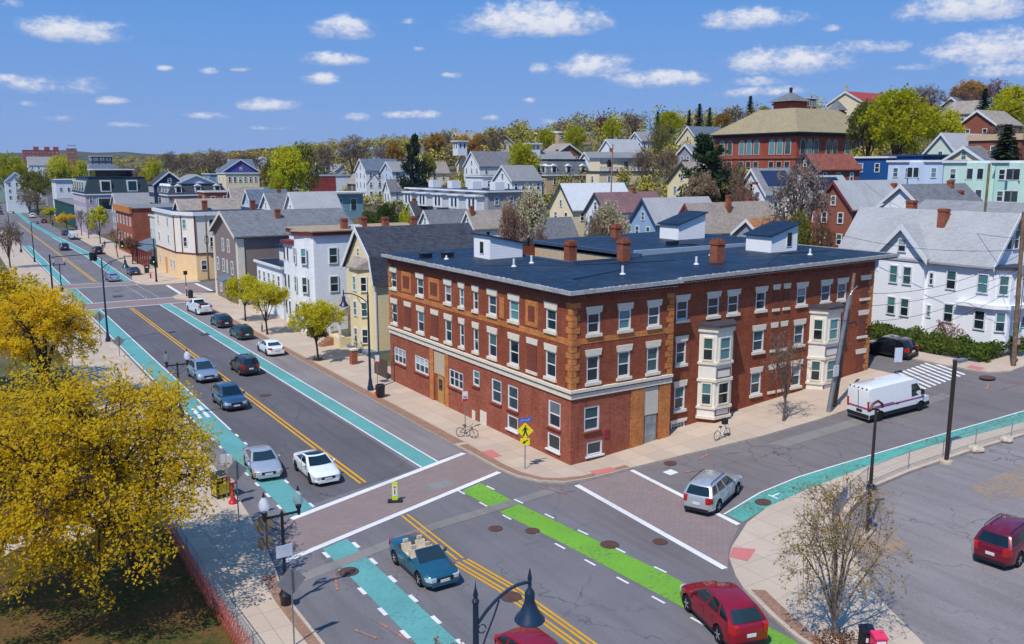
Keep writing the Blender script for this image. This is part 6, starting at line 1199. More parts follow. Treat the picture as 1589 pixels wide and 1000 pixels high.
# bins, cone, hydrants, call box
x, y = gp(590.5, 619); o = thing('litter_bin', 'black slatted litter bin beside the mast lamp at the brick block', 'bin', (x, y, PAV)); m = MB().lathe([(.3, .05), (.36, .15), (.40, .95)], 14); m.build('drum', BLACK, o, True); MB().lathe([(.42, .95), (.42, 1.02), (.3, 1.1), (.28, 1.0)], 14).build('lid', BLACK, o, True)
x, y = gp(582.5, 616); o = thing('traffic_cone', 'orange traffic cone against the slatted black bin', 'cone', (x, y, PAV)); MB().box(-.2, .2, -.2, .2, 0, .04).build('base', plain('orange_plastic', (.75, .13, .01), .5), o); MB().lathe([(.14, .04), (.03, .7)], 12).build('cone', _mc['orange_plastic'], o, True); MB().lathe([(.095, .32), (.075, .46)], 12).build('collar', WHITE, o)
x, y = gp(344, 773); o = thing('litter_bin', 'black litter bin with a yellow panel by the red call box', 'bin', (x, y, PAV), .2); MB().box(-.42, .42, -.42, .42, 0, 1.25).build('cabinet', BLACK, o); MB().box(-.46, .46, -.46, .46, 1.25, 1.4).build('lid', BLACK, o); MB().box(-.44, -.42, -.3, .3, .15, 1.0).box(-.3, .3, -.44, -.42, .25, .9).build('poster', plain('yellow_poster', (.5, .4, .03), .6), o); MB().box(-.3, .3, -.47, -.46, 1.27, 1.35).build('slot', WHITE, o)
REDP = plain('signal_red', (.5, .015, .03), .4)
x, y = gp(362, 784.5); o = thing('call_box', 'bright red fire call box on a fluted red post', 'call box', (x, y, PAV)); MB().lathe([(.24, 0), (.26, .1), (.14, .25), (.12, .5), (.1, 1.1), (.14, 1.2)], 12).build('post', REDP, o, True); MB().box(-.2, .2, -.15, .15, 1.2, 1.7).prism([(-.22, -.17), (.22, -.17), (.22, .17), (-.22, .17)], 1.7, lambda x, y: 1.74 + (.12 if abs(x) < .2 else 0)).build('box', REDP, o); MB().box(-.12, .12, -.165, -.15, 1.3, 1.55).build('door', WHITE, o)
x, y = gp(234, 433); o = thing('fire_hydrant', 'small red fire hydrant on the far right corner', 'hydrant', (x, y, PAV)); MB().lathe([(.2, 0), (.2, .06), (.13, .1), (.13, .6), (.17, .62), (.15, .75), (.04, .85)], 12).build('barrel', REDP, o, True); MB().lathe([(.07, -.25), (.07, .25)], 8, axis='y', c=(0, 0, .45)).build('outlet', REDP, o)
x, y = gp(228, 425); o = thing('litter_bin', 'tall black bin on the far right corner behind the small hydrant', 'bin', (x, y, PAV)); MB().box(-.35, .35, -.35, .35, 0, 1.4).build('cabinet', BLACK, o); MB().box(-.2, .2, -.37, -.35, 1.0, 1.2).build('slot', WHITE, o)
# traffic signs
GBK = plain('sign_back', (.30, .29, .30), .5, .4, .3, var=.1); YG = plain('sign_yellow', (.78, .66, .01), .5, var=.03); WS = plain('sign_white', (.7, .7, .72), .5, var=.03); BLS = plain('sign_blue', (.02, .12, .55), .5, var=.03)
def post(par, h, r=.035): return MB().tube([(0, 0, 0), (0, 0, h)], r, 6).build('post', GALV, par)
def diamond(par, z, s, mt, name='sign_panel', y=-.04, rz=0): return MB().extrude([(0, z-s), (s, z), (0, z+s), (-s, z)], 'y', y-.015, y).build(name, mt, par, rz=rz)
for px, py, tx, ty, s, lb in ((371, 813, 366.5, 731, .62, 'grey backed diamond sign next to the red call box'), (457, 1006, 448, 903, .62, 'grey backed diamond sign in the foreground below the double globe lamp'), (157, 532, 152, 492, .6, 'grey backed diamond sign just left of the tall mast lamp'), (186, 555.5, 183, 530, .6, 'grey backed diamond sign just right of the tall mast lamp'), (131, 505, 130, 474, .55, 'brownish diamond sign under the second yellow tree')):
    x, y = gp(px, py); o = thing('warning_sign', lb, 'traffic sign', (x, y, PAV), 0, 'diamond signs along the left kerb'); zs = None
    lo, hi = 0, 6
    for _ in range(30):
        mid = (lo+hi)/2; v = Vector((x, y, mid+PAV))-CAM; q = 500-F*v.dot(UP)/v.dot(FW); lo, hi = (mid, hi) if q > ty else (lo, mid)
    post(o, lo+s*.9); d = diamond(o, lo, s, GBK, y=.05); MB().extrude([(0, lo-s*.96), (s*.96, lo), (0, lo+s*.96), (-s*.96, lo)], 'y', .05, .055).build('face', YG, d)
x, y = gp(415, 905); o = thing('stop_sign', 'brown backed octagon sign with a second plate below, left of the double globe lamp', 'traffic sign', (x, y, PAV)); post(o, 3.2); oc = [(.42*math.cos(PI/8+k*PI/4), .42*math.sin(PI/8+k*PI/4)) for k in range(8)]; TNB = plain('tan_sign_back', (.26, .19, .12), .6)
MB().extrude([(p*1.1, 2.75+q*1.1) for p, q in oc], 'y', .04, .055).build('sign_panel', TNB, o); MB().extrude([(p*.9, 1.85+q*.9) for p, q in oc], 'y', .04, .055).build('sign_panel', TNB, o)
x, y = gp(352.5, 777); o = thing('parking_sign', 'pair of white parking plates on a thin post behind the call box', 'traffic sign', (x, y, PAV)); post(o, 2.9); MB().box(-.25, .05, -.06, -.04, 2.1, 2.7).build('sign_panel', WS, o); MB().box(.1, .4, -.06, -.04, 1.9, 2.6).build('sign_panel', WS, o)
# pedestrian crossing sign, facing down the street
x, y = gp(814.7, 731); o = thing('crossing_sign', 'yellow diamond pedestrian crossing sign under a blue street name plate', 'traffic sign', (x, y, PAV), -.55); post(o, 3.3); d = diamond(o, 2.55, .53, YG)
d2 = MB().box(-.30, .30, -.06, -.045, 1.62, 2.06).build('arrow_plate', YG, o); MB().extrude([(.17, 1.98), (-.02, 1.85), (-.06, 1.91), (-.18, 1.70), (.04, 1.73), (.0, 1.79), (.2, 1.93)], 'y', -.068, -.058).build('arrow', BLACK, d2)
w = MB(); w.extrude([(.05*math.cos(k*PI/4)+.02, 2.85+.05*math.sin(k*PI/4)) for k in range(8)], 'y', -.066, -.054)
for pl in ([(-.05, 2.78), (.07, 2.76), (.08, 2.5), (-.06, 2.5)], [(-.06, 2.5), (.03, 2.5), (-.07, 2.2), (-.16, 2.2)], [(0, 2.5), (.08, 2.5), (.18, 2.22), (.10, 2.2)], [(-.05, 2.76), (-.02, 2.7), (-.16, 2.5), (-.19, 2.53)], [(.06, 2.76), (.08, 2.68), (.2, 2.58), (.2, 2.63)]): w.extrude(pl, 'y', -.066, -.054)
w.build('walking_figure', BLACK, d); n = MB().box(-.45, .45, -.02, .0, 3.12, 3.36).build('name_plate', BLS, o, rz=.35); tx = MB()
for k in range(9): tx.box(-.36+.08*k, -.31+.08*k, -.026, -.02, 3.18, 3.30 if k % 3 else 3.26)
tx.build('lettering', plain('pale_blue_letters', (.3, .45, .8), .5), n)
x, y = gp(613, 779); o = thing('yield_paddle', 'yellow green yield to pedestrians paddle standing in the red crossing', 'traffic sign', (x, y, .02), -.45); LIME = plain('fluorescent_lime', (.55, .72, .02), .5, var=.02)
MB().box(-.42, .42, -.2, .2, 0, .09).build('base', BLACK, o); p = MB().box(-.16, .16, -.03, .03, .1, 1.18).build('paddle', LIME, o); MB().box(-.12, .12, -.04, -.03, .35, .98).build('face', WS, p); MB().extrude([(-.09, .93), (.09, .93), (0, .77)], 'y', -.046, -.04).build('yield_triangle', REDP, p); MB().box(-.03, .03, -.046, -.04, .45, .66).extrude([(.04*math.cos(k*PI/3), .70+.04*math.sin(k*PI/3)) for k in range(6)], 'y', -.046, -.04).build('walking_figure', BLACK, p)
for px, py, h, lb in ((586, 600, 2.7, 'white and red parking plate on a thin post behind the black slatted bin'), (722, 672, 3.0, 'white parking plate on the post with a bicycle, by the brick block')):
    x, y = gp(px, py); o = thing('parking_sign', lb, 'traffic sign', (x, y, PAV), -.3); post(o, h); MB().box(-.2, .2, -.06, -.04, h-.75, h).build('sign_panel', WS, o); MB().box(-.19, .19, -.066, -.06, h-.74, h-.55).build('red_band', REDP, o)
    if px == 722: MB().box(-.14, .14, -.066, -.06, h-.5, h-.45).box(-.14, .14, -.066, -.06, h-.4, h-.36).build('lettering', BLACK, o)
x, y = gp(1386, 604); o = thing('leaning_sign', 'pale poster board at the corner of the brick block behind the van', 'sign', (31.9, -1.6, ground(31.9)+PAV), -.4); post(o, 2.2); MB().box(-.35, .35, -.05, -.03, 1.0, 2.2).build('sign_panel', plain('pale_poster', (.55, .6, .72), .6), o)
# utility poles and cables
def upole(label, b, t, r0, r1, mt, cross=None, group=None, extra=None):
    b, t = Vector(b), Vector(t); o = thing('utility_pole', label, 'utility pole', b, 0, group); MB().tube([(0, 0, -.3), tuple((t-b)*.5), tuple(t-b)], [r0, (r0+r1)/2, r1], 10).build('shaft', mt, o, True)
    if cross: MB().box(-1.1, 1.1, -.06, .06, cross, cross+.14).build('crossarm', WOODP, o)
    if extra: extra(o)
    return o
b = on_ground(1572.6, 570); tp = on_y(1588.5, 330, b.y); k = (14-0)/(tp.z-b.z) if tp.z > b.z else 1
def notices(o):
    for z, c_, w_ in ((2.9, 'green_notice', (.1, .5, .4)), (2.45, 'white_notice', (.6, .6, .62)), (1.95, 'pink_notice', (.6, .3, .35))): MB().box(-.16, .16, -.26, -.2, z, z+.38).build('notice', plain(c_, w_, .6), o)
    MB().tube([(.2, 0, 0), (.22, 0, 8)], .03, 6).build('conduit', BLACK, o); MB().lathe([(.2, 7.6), (.24, 7.7), (.24, 8.4), (.15, 8.5)], 12, c=(-.35, -.1, 0)).build('transformer', GALV, o)
RP = upole('thick wooden utility pole with pasted notices at the right edge', b, (tp.x, b.y, b.z+12.6), .2, .13, WOODP, extra=notices)
b1 = on_ground(1285, 642); t1 = on_y(1318, 458, b1.y); upole('leaning grey steel pole against the second bay of the brick block', b1, t1, .19, .15, GALV, extra=lambda o: (MB().tube([tuple((t1-b1)*.98), tuple((t1-b1)*.98+Vector((.35, 0, .45))), tuple((t1-b1)*.98+Vector((.9, 0, .75)))], .04, 6).build('bracket', GALV, o), MB().box(-.0, .5, -.3, -.2, 2.8, 3.6).build('notice', plain('white_notice', 0), o)))
b2 = on_ground(1294, 633); t2 = on_y(1326, 424, b2.y); upole('brown wooden pole strapped behind the leaning grey steel pole', b2, t2, .16, .12, WOODP, extra=lambda o: MB().tube([tuple((t2-b2)*.62), tuple((t2-b2)*.62+Vector((.7, -.2, .2))), tuple((t2-b2)*.62+Vector((.8, -.3, -.1)))], .05, 6).build('bracket', BLACK, o))
b3 = on_ground(324, 435); t3 = on_y(319, 334, b3.y); upole('wooden utility pole at the cream corner building with a coil of cable', b3, t3, .17, .12, WOODP, extra=lambda o: MB().tube([(.3*math.cos(q), -.2, 6.8+.75*math.sin(q)) for q in [k*PI/8 for k in range(17)]], .05, 5).build('cable_coil', BLACK, o))
P = at_dist(1530, 312, 98); upole('slim utility pole in front of the pale mint terrace house', (P.x, P.y, ground(P.x)), (P.x, P.y, at_dist(1531, 254, 98).z), .14, .11, WOODP)
P = at_dist(948, 242, 145); upole('thin rust coloured pole leaning by the bowed cream building', (P.x, P.y, ground(P.x)), tuple(at_dist(951, 224, 145)), .12, .1, plain('rusty_pole', (.35, .15, .08), .8))
b4 = on_ground(302, 434); upole('thin dark vent pole in front of the cream corner building', b4, (b4.x, b4.y, on_y(300, 376, b4.y).z), .05, .05, BLACK)
top = Vector((tp.x, b.y, 0))
for i, (z, e, sag) in enumerate(((10.6, (42.0, 12.0, 12.4), .6), (10.2, (20.6, -3.9, 10.4), 1.2), (9.0, (20.8, -3.6, 9.2), .8), (8.7, (20.5, -3.9, 8.3), 1.3), (7.6, (20.4, -3.8, 6.3), 1.0), (11.5, (70.0, 30, 17), 1.5), (8.2, (80, -14, 15), 1.0))):
    a = Vector((tp.x, b.y, b.z+z-1.0)); e = Vector(e); pts = [tuple(a.lerp(e, t/16) - Vector((0, 0, sag*4*(t/16)*(1-t/16)))) for t in range(17)]
    o = MB().tube(pts, .018, 4).build('overhead_cable', BLACK); tag(o, 'black overhead cable strung from the thick wooden pole at the right edge', 'cable', 'overhead cables at the right')
# fences
WIRE = plain('fence_wire', (.34, .35, .36), .5, .4, .5)
def lattice(pts, h, st, r, m=None):
    m = m or MB()
    for (xa, ya), (xb, yb) in zip(pts, pts[1:]):
        L_ = math.hypot(xb-xa, yb-ya); n = int(L_/st); nz = int(h/st)
        P = lambda u, z: (xa+(xb-xa)*min(1, max(0, u/L_)), ya+(yb-ya)*min(1, max(0, u/L_)), ground(xa+(xb-xa)*min(1, max(0, u/L_)))+.1+z)
        for k in range(-nz, n):
            u0 = k*st; z0 = 0 if u0 >= 0 else -u0; z1 = min(h, L_-u0)
            if z1 > z0: m.tube([P(u0+z0, z0), P(u0+z1, z1)], r, 3, cap=False); m.tube([P(L_-u0-z0, z0), P(L_-u0-z1, z1)], r, 3, cap=False)
    return m
def chain_fence(label, pts, h, sp, wm, nm='wire_mesh', st=.22, r=.006):
    o = thing('wire_fence', label, 'fence', (0, 0, 0)); lattice(pts, h, st, r).build(nm, wm, o)
    for (xa, ya), (xb, yb) in zip(pts, pts[1:]):
        n = max(1, round(math.hypot(xb-xa, yb-ya)/sp))
        for k in range(n+ (1 if (xb, yb) == pts[-1] else 0)): x, y = xa+(xb-xa)*k/n, ya+(yb-ya)*k/n; MB().tube([(x, y, ground(x)), (x, y, ground(x)+h+.15)], .03, 6).build('post', WIRE, o)
    m = MB(); m.tube([(x, y, ground(x)+h+.1) for x, y in pts], .02, 5).tube([(x, y, ground(x)+.12) for x, y in pts], .012, 4).build('rail', WIRE, o); return o
FP = [gp(1291, 812), gp(1318, 780), gp(1345, 758), gp(1409, 731), gp(1513, 696), (28, -15.2), (45, -17.4)]
chain_fence('low galvanised wire fence curving between pavement and grey parking lot', FP, 1.15, 3.0, WIRE)
a, c = Vector((*FP[0], 0)), Vector((*FP[1], 0)); u = (c-a); L_ = u.length; o = thing('banner', 'blue and white vinyl banner hung at the corner of the low wire fence', 'banner', (a.x, a.y, ground(a.x)), math.atan2(u.y, u.x))
MB().box(.1, L_*.9, .05, .07, .25, 1.25).build('sheet', plain('pale_banner', (.38, .46, .62), .6), o); MB().box(L_*.45, L_*.9, .045, .05, .7, 1.25).build('blue_field', plain('sky_banner', (.02, .20, .55), .6), o); m = MB()
for k in range(6): m.box(.25+.2*k, .36+.2*k, .042, .05, .4, .4+(.28 if k % 2 else .2))
m.build('lettering', WS, o)
PF = [(-23.9, 9), (-24.0, 3), (-24.05, -6), (-23.9, -12), (-23.8, -22)]
chain_fence('wire fence along the park lawn hung with orange red safety netting', PF, 1.5, 2.4, WIRE)
nt = lattice([(x-.12, y) for x, y in PF[1:]], 1.25, .3, .013); o = nt.build('safety_netting', plain('orange_netting', (.62, .085, .03), .6)); tag(o, 'orange red plastic safety netting draped on the park fence', 'netting')
# newspaper boxes
for px, py, mt, lb, nm in ((1346, 978, BLACK, 'black newspaper box with two white stickers by the budding tree', 0), (1364, 988, plain('pink_red_paint', (.72, .04, .12), .35), 'pinkish red newspaper box right of the black one', 1)):
    x, y = px_at(px, py, 1.15); o = thing('newspaper_box', lb, 'newspaper box', (x, y, ground(x)+PAV), -.5); MB().box(-.24, .24, -.22, .22, .3, 1.0).prism([(-.26, -.26), (.26, -.26), (.26, .24), (-.26, .24)], 1.0, lambda x, y: 1.06 if y < 0 else 1.16).build('cabinet', mt, o)
    MB().tube([(0, 0, 0), (0, 0, .3)], .08, 8).box(-.25, .25, -.22, .22, 0, .04).build('pedestal', BLACK, o); MB().box(-.18, .18, -.235, -.22, .5, .92).build('window', WS if nm else PANE, o); MB().box(-.15, -.05, -.245, -.235, .62, .8).box(.03, .15, -.245, -.235, .62, .8).build('sticker', BLS if nm else WS, o)
# bicycles
def bicycle(label, x, y, rz, mt):
    o = thing('bicycle', label, 'bicycle', (x, y, ground(x)+PAV), rz)
    for cx in (-.52, .52):
        m = MB(); m.tube([(cx+.33*math.cos(k*PI/10), 0, .34+.33*math.sin(k*PI/10)) for k in range(21)], .022, 5, cap=False)
        for k in range(6): m.tube([(cx, 0, .34), (cx+.32*math.cos(k*PI/3), 0, .34+.32*math.sin(k*PI/3))], .005, 3)
        m.build('wheel', TYRE, o)
    m = MB()
    for a, b_ in (((-.52, .34), (-.08, .30)), ((-.08, .30), (-.2, .82)), ((-.2, .78), (.36, .80)), ((-.08, .3), (.38, .72)), ((-.52, .34), (-.2, .78)), ((.52, .34), (.36, .88))): m.tube([(a[0], 0, a[1]), (b_[0], 0, b_[1])], .022, 6)
    m.build('frame', mt, o); MB().box(-.33, -.08, -.06, .06, .86, .92).build('saddle', BLACK, o); MB().tube([(.3, -.27, .98), (.38, -.2, 1.0), (.37, 0, .97), (.38, .2, 1.0), (.3, .27, .98)], .016, 6).build('handlebar', BLACK, o); MB().lathe([(.09, -.01), (.09, .01)], 10, axis='y').build('chainring', CHROME, o, loc=(-.08, .03, .3)); return o
x, y = gp(725, 682); bicycle('dark bicycle leaning on the parking post by the brick block', x, y, -.9, BLACK)
x, y = gp(1120, 684); o = bicycle('white bicycle with a black bag under the first bay window', x, y, .1, WHITE); q = MB().box(-.18, .18, -.14, .14, 1.0, 1.4).build('basket', BLACK, o, loc=(.25, 0, 0))
x, y = gp(407, 516); bicycle('dark bicycle at the trunk of the leafy street tree', x, y, 1.2, BLACK)
# people
SKIN = plain('skin', (.45, .26, .18), .6)
def person(label, x, y, rz, top_, leg_, stride=.16, group=None, h=1.72):
    o = thing('person', label, 'person', (x, y, ground(x)+PAV), rz, group); s = h/1.72
    V = [(0, 0, .95), (0, 0, 1.2), (0, 0, 1.42), (0, 0, 1.52), (0, .02, 1.62), (-.1, 0, .9), (-.11, -stride*.6, .5), (-.11, -stride*.2, .08), (-.11, -stride*.2-.14, .04), (.1, 0, .9), (.11, stride*.5, .5), (.11, stride*1.3, .1), (.11, stride*1.3-.14, .05), (-.2, 0, 1.38), (-.25, .06, 1.1), (-.24, -.08, .86), (.2, 0, 1.38), (.25, -.02, 1.1), (.24, -.14, .88)]
    Rr_ = [.13, .14, .13, .055, .1, .085, .062, .045, .035, .085, .062, .045, .035, .06, .045, .035, .06, .045, .035]
    E = [(0, 1), (1, 2), (2, 3), (3, 4), (0, 5), (5, 6), (6, 7), (7, 8), (0, 9), (9, 10), (10, 11), (11, 12), (2, 13), (13, 14), (14, 15), (2, 16), (16, 17), (17, 18)]
    me = bpy.data.meshes.new('body'); me.from_pydata([(a*s, b*s, c*s) for a, b, c in V], E, []); me.materials.append(leg_); me.materials.append(top_); me.materials.append(SKIN); b = put('body', me, o)
    sk = b.modifiers.new('skin', 'SKIN'); lay = me.skin_vertices[0].data
    for i, r in enumerate(Rr_): lay[i].radius = (r*s, r*s)
    lay[0].use_root = True; b.modifiers.new('sub', 'SUBSURF').levels = 1
    dg = bpy.context.evaluated_depsgraph_get(); ev = bpy.data.meshes.new_from_object(b.evaluated_get(dg)); b.modifiers.clear(); b.data = ev; ev.name = 'body'
    ev.materials.clear(); [ev.materials.append(q) for q in (leg_, top_, SKIN)]
    for p in ev.polygons: z = p.center.z/s; p.material_index = 0 if z < .93 and abs(p.center.x) < .2*s else (2 if z > 1.5 or (z < .93) else 1); p.use_smooth = True
    MB().lathe([(.02, -.02), (.1, .0), (.115, .06), (.08, .12), (.01, .14)], 10).build('hair', plain('dark_hair', (.03, .02, .015), .8), o, True, loc=(0, .025*s, 1.63*s)); return o
x, y = gp(160, 391); person('walker in dark clothes nearest the black parked SUV, far pavement', x, y, 0, BLACK, plain('dark_jeans', (.03, .035, .05), .8)); 
x, y = gp(163, 386); person('walker in a dark blue top a step behind the one in black', x, y, .2, plain('navy_top', (.03, .05, .12), .8), BLACK)
x, y = gp(82, 353); person('tiny figure in black on the far pavement by the small kerb tree', x, y, .4, BLACK, BLACK); x, y = gp(119, 357); person('tiny figure in grey by the blackish mansard block', x, y, 0, plain('grey_top', (.2, .2, .22), .8), BLACK)
# garden wall and gate posts beside the yellow house, lot boulders
x, y = gp(549, 567); o = thing('gate_post', 'short brick gate post before the pale yellow house', 'gate post', (x, y, PAV)); MB().box(-.3, .3, -.3, .3, 0, 1.4).build('pier', BRK2, o); MB().box(-.36, .36, -.36, .36, 1.4, 1.55).build('cap', PALE, o)
o = thing('board_fence', 'dark board fence closing the gap beside the brick block', 'fence', (-.2, 27.6, PAV)); m = MB()
for k in range(18): m.box(0, .05, .16*k, .16*k+.14, 0, 1.7)
m.build('boards', plain('dark_boards', (.09, .06, .045), .85), o); MB().box(.05, .12, 0, 2.9, .4, .5).box(.05, .12, 0, 2.9, 1.2, 1.3).build('rail', WOODP, o)
for px, py, s_, lb in ((1515, 701, .5, 'pale boulder on the lot edge near the brown lamp pole'), (1561, 686, .45, 'pale boulder on the lot edge farther right'), (1332, 905, .55, 'pale boulder behind the budding tree')):
    x, y = gp(px, py); bm = bmesh.new(); bmesh.ops.create_icosphere(bm, subdivisions=2, radius=s_)
    for v in bm.verts: v.co *= 1+.35*noise.noise(v.co*2.1+Vector((px, 0, 0))); v.co.z = max(-.1, v.co.z*.55+.12)
    me = bpy.data.meshes.new('boulder'); bm.to_mesh(me); bm.free(); me.materials.append(plain('pale_rock', (.5, .42, .33), .9, var=.25, vs=4)); tag(put('boulder', me, None, (x, y, ground(x)+.02)), lb, 'rock')
# ------------------------------------------------------------------ trees
BARK = plain('bark', (.075, .05, .038), .95, .1, var=.35, vs=5); BARK2 = plain('grey_bark', (.13, .10, .085), .95, .1, var=.3, vs=4)
def rnd3(rg):
    while True:
        v = Vector((rg.uniform(-1, 1), rg.uniform(-1, 1), rg.uniform(-1, 1)))
        if v.length < 1: return v
def skeleton(rg, h, th, cz, rx, rz, n1, n2, n3, tr, twig=.012, off=(0, 0)):
    """trunk, limbs, branches and twigs filling an ellipsoidal crown; returns the tube mesh and the twig ends"""
    m = MB(); tips = []; lean = Vector((rg.uniform(-.3, .3), rg.uniform(-.3, .3), 0)); ctr = Vector((off[0], off[1], cz)); fork = Vector((0, 0, th))
    m.tube([(0, 0, -.3), (0, 0, .2), tuple(fork*.6+lean*.3), tuple(fork+lean*.5)], [tr*1.5, tr*1.1, tr*.9, tr*.8], 8)
    f0 = fork+lean*.5
    def arc(a, b, r0, r1, sides, k=3, sagk=.12):
        mid = (a+b)/2 + Vector((0, 0, (b-a).length*sagk)) + rnd3(rg)*(b-a).length*.08; pts = [a, (a+mid)/2+ (mid-a)*.02, mid, (mid+b)/2, b] if k > 3 else [a, mid, b]
        n = len(pts)-1; m.tube([tuple(p) for p in pts], [r0+(r1-r0)*i/n for i in range(n+1)], sides, cap=False); return mid
    for i in range(n1):
        a = 2*PI*(i+rg.uniform(-.3, .3))/n1*1.0; el = rg.uniform(-.15, 1) if i else 1.3; d = Vector((math.cos(a)*math.cos(el), math.sin(a)*math.cos(el), math.sin(el)))
        t1 = ctr + Vector((d.x*rx*.55, d.y*rx*.55, d.z*rz*.55)); s0 = f0 + Vector((0, 0, rg.uniform(-.25, .1)*th)); mid = arc(s0, t1, tr*.5, tr*.24, 6, 4)
        for j in range(n2):
            v = (d*.8+rnd3(rg)*1.0); v = v/max(1, v.length); t2 = ctr + Vector((v.x*rx*.86, v.y*rx*.86, v.z*rz*.86)); s1 = mid.lerp(t1, rg.uniform(.0, 1)); mid2 = arc(s1, t2, tr*.2, tr*.07, 4)
            for q in range(n3):
                w = v*rg.uniform(.5, 1)+rnd3(rg)*.5; w = w/max(1, w.length); t3 = ctr + Vector((w.x*rx, w.y*rx, w.z*rz)); t3 = t2.lerp(t3, .85); s2 = mid2.lerp(t2, rg.uniform(.1, 1)); arc(s2, t3, max(twig, tr*.06), twig*.5, 3, 3, .05); tips.append((s2, t3))
    return m, tips
def leaves(rg, tips, n, s, spread, m=None, flat=.0):
    m = m or MB()
    for _ in range(n):
        a, b = rg.choice(tips); p = a.lerp(b, rg.uniform(.25, 1.08)) + rnd3(rg)*spread; nn = (rnd3(rg)*1.15+Vector((-.45, -.3, .75))).normalized(); u = nn.cross(rnd3(rg)).normalized(); w = nn.cross(u); q = s*rg.uniform(.5, 1.4)
        i = len(m.v); m.v += [tuple(p-u*q*.5), tuple(p+w*q*.36), tuple(p+u*q*.5), tuple(p-w*q*.36)]; m.f.append((i, i+1, i+2, i+3)); m.m.append(0)
    return m
def raw(m, name, mat_):            # fast build for leaf clouds
    me = bpy.data.meshes.new(name); me.from_pydata(m.v, [], m.f); me.materials.append(mat_); return me
LF_Y = leafmat('yellow_blossom_leaf', (.97, .73, .022), (.82, .57, .018), .5, .68); LF_YG = leafmat('yellow_green_leaf', (.68, .62, .012), (.48, .48, .012), .3, .5); LF_ST = leafmat('lime_yellow_leaf', (.80, .68, .02), (.58, .54, .02), .5, .6); LF_OL = leafmat('olive_leaf', (.30, .29, .03), (.19, .19, .03), .3, .35)
LF_BR = leafmat('brown_bud', (.30, .20, .11), (.19, .125, .075), .3, .15); LF_RU = leafmat('rust_leaf', (.32, .12, .03), (.2, .075, .025), .3, .3); LF_GY = leafmat('grey_twig', (.28, .22, .18), (.18, .14, .12), .3, .1); LF_GN = leafmat('fir_needle', (.018, .042, .014), (.01, .026, .012), .5, .1); LF_PN = leafmat('pine_needle', (.035, .07, .016), (.02, .042, .012), .5, .15)
LF_CR = leafmat('cream_blossom', (.80, .72, .48), (.55, .46, .28), .4, .35); LF_GR = leafmat('fresh_leaf', (.12, .17, .02), (.07, .11, .02), .4, .4); LF_HG = leafmat('hedge_leaf', (.15, .20, .025), (.085, .13, .02), .8, .35); LF_OR = leafmat('orange_bud', (.52, .31, .04), (.34, .19, .04), .3, .3); LF_RD = leafmat('red_bud', (.40, .17, .11), (.26, .12, .09), .3, .3)
def tree(label, x, y, h, rx, rz, th, leafm, n=9000, s=.16, spread=.35, n1=7, n2=7, n3=5, tr=.28, seed=1, bark=None, cat='tree', name='broadleaf_tree', group=None, z0=0, twig=.012, cz=None, off=(0, 0)):
    rg = random.Random(seed); o = thing(name, label, cat, (x, y, ground(x)+z0), 0, group); m, tips = skeleton(rg, h, th, cz or h-rz, rx, rz, n1, n2, n3, tr, twig, off)
    put('trunk', raw(m, 'trunk', bark or BARK), o); put('crown', raw(leaves(rg, tips, n, s, spread), 'crown', leafm), o); return o
x, y = gp(212, 893); tree('huge yellow budding maple in the foreground park, left', x, y, 12.0, 6.9, 5.7, 1.7, LF_Y, 56000, .135, .36, 12, 11, 8, .32, 3, name='maple_tree', cz=5.5, off=(-2.6, -1.9))
P = on_ground(52, 545); tree('second yellow maple farther along the left pavement', -27.0, 33.5, 10.0, 4.3, 3.9, 2.6, LF_Y, 22000, .17, .36, 9, 8, 6, .3, 11, name='maple_tree', cz=6.2)
tree('third yellow maple at the left edge behind the second', -30.5, 42, 11.5, 5.5, 4.6, 2.8, leafmat('golden_leaf', (.72, .52, .012), (.55, .38, .012), .5, .4), 9000, .26, .4, 8, 7, 5, .28, 12, name='maple_tree')
x, y = gp(1297, 994); tree('small budding tree with mostly bare fanned branches beside the newspaper boxes', x, y, 7.0, 2.9, 3.15, .8, leafmat('tan_bud', (.42, .29, .07), (.26, .19, .05), .6, .3), 2400, .10, .14, 10, 8, 8, .105, 21, plain('tan_bark', (.21, .155, .12), .9, .1, var=.3, vs=5), twig=.009, z0=PAV, cz=3.9)
for px, py, h, rx, sd, lb, hd in ((494, 562, 5.7, 2.35, 31, 'yellow green street tree before the white three decker, right of the pair', 1), (415, 521, 6.0, 2.1, 32, 'yellow green street tree with a bicycle at its trunk', 1), (381, 500, 5.6, 1.9, 33, 'yellow green street tree behind the bluish hatchback, left of the pair', 1)):
    x, y = gp(px, py); tree(lb, x, y, h+.3, rx*1.3, 1.95, 1.8, LF_ST, 8000, .16, .3, 7, 6, 5, .11, sd, name='street_tree', group='street trees before the white houses', z0=PAV)
x, y = gp(1216, 656); tree('thin bare street tree before the brick block between the bays', x, y, 6.8, 2.0, 2.6, 1.6, LF_BR, 500, .1, .2, 7, 6, 6, .1, 41, BARK2, name='street_tree', z0=PAV, twig=.012)
x, y = gp(206, 411); tree('rust budded street tree in front of the shop porch', x, y, 5.6, 2.2, 1.9, 1.7, LF_RU, 2200, .2, .3, 6, 6, 5, .1, 42, name='street_tree', z0=PAV)
x, y = gp(183, 401); tree('sparse rusty street tree beside the rust budded one', x, y, 6.5, 2.0, 2.2, 1.9, LF_RU, 700, .18, .3, 6, 6, 5, .1, 43, name='street_tree', z0=PAV)
x, y = gp(156, 379); tree('tall yellow green street tree near the two walkers', x, y, 9.4, 2.9, 3.9, 2.2, LF_YG, 3200, .34, .4, 7, 6, 5, .13, 44, name='street_tree', z0=PAV)
x, y = gp(104, 357); tree('low golden street tree before the blackish mansard block', x, y, 5.0, 3.2, 1.7, 2.0, LF_Y, 1800, .36, .4, 6, 6, 4, .13, 45, name='street_tree', z0=PAV)
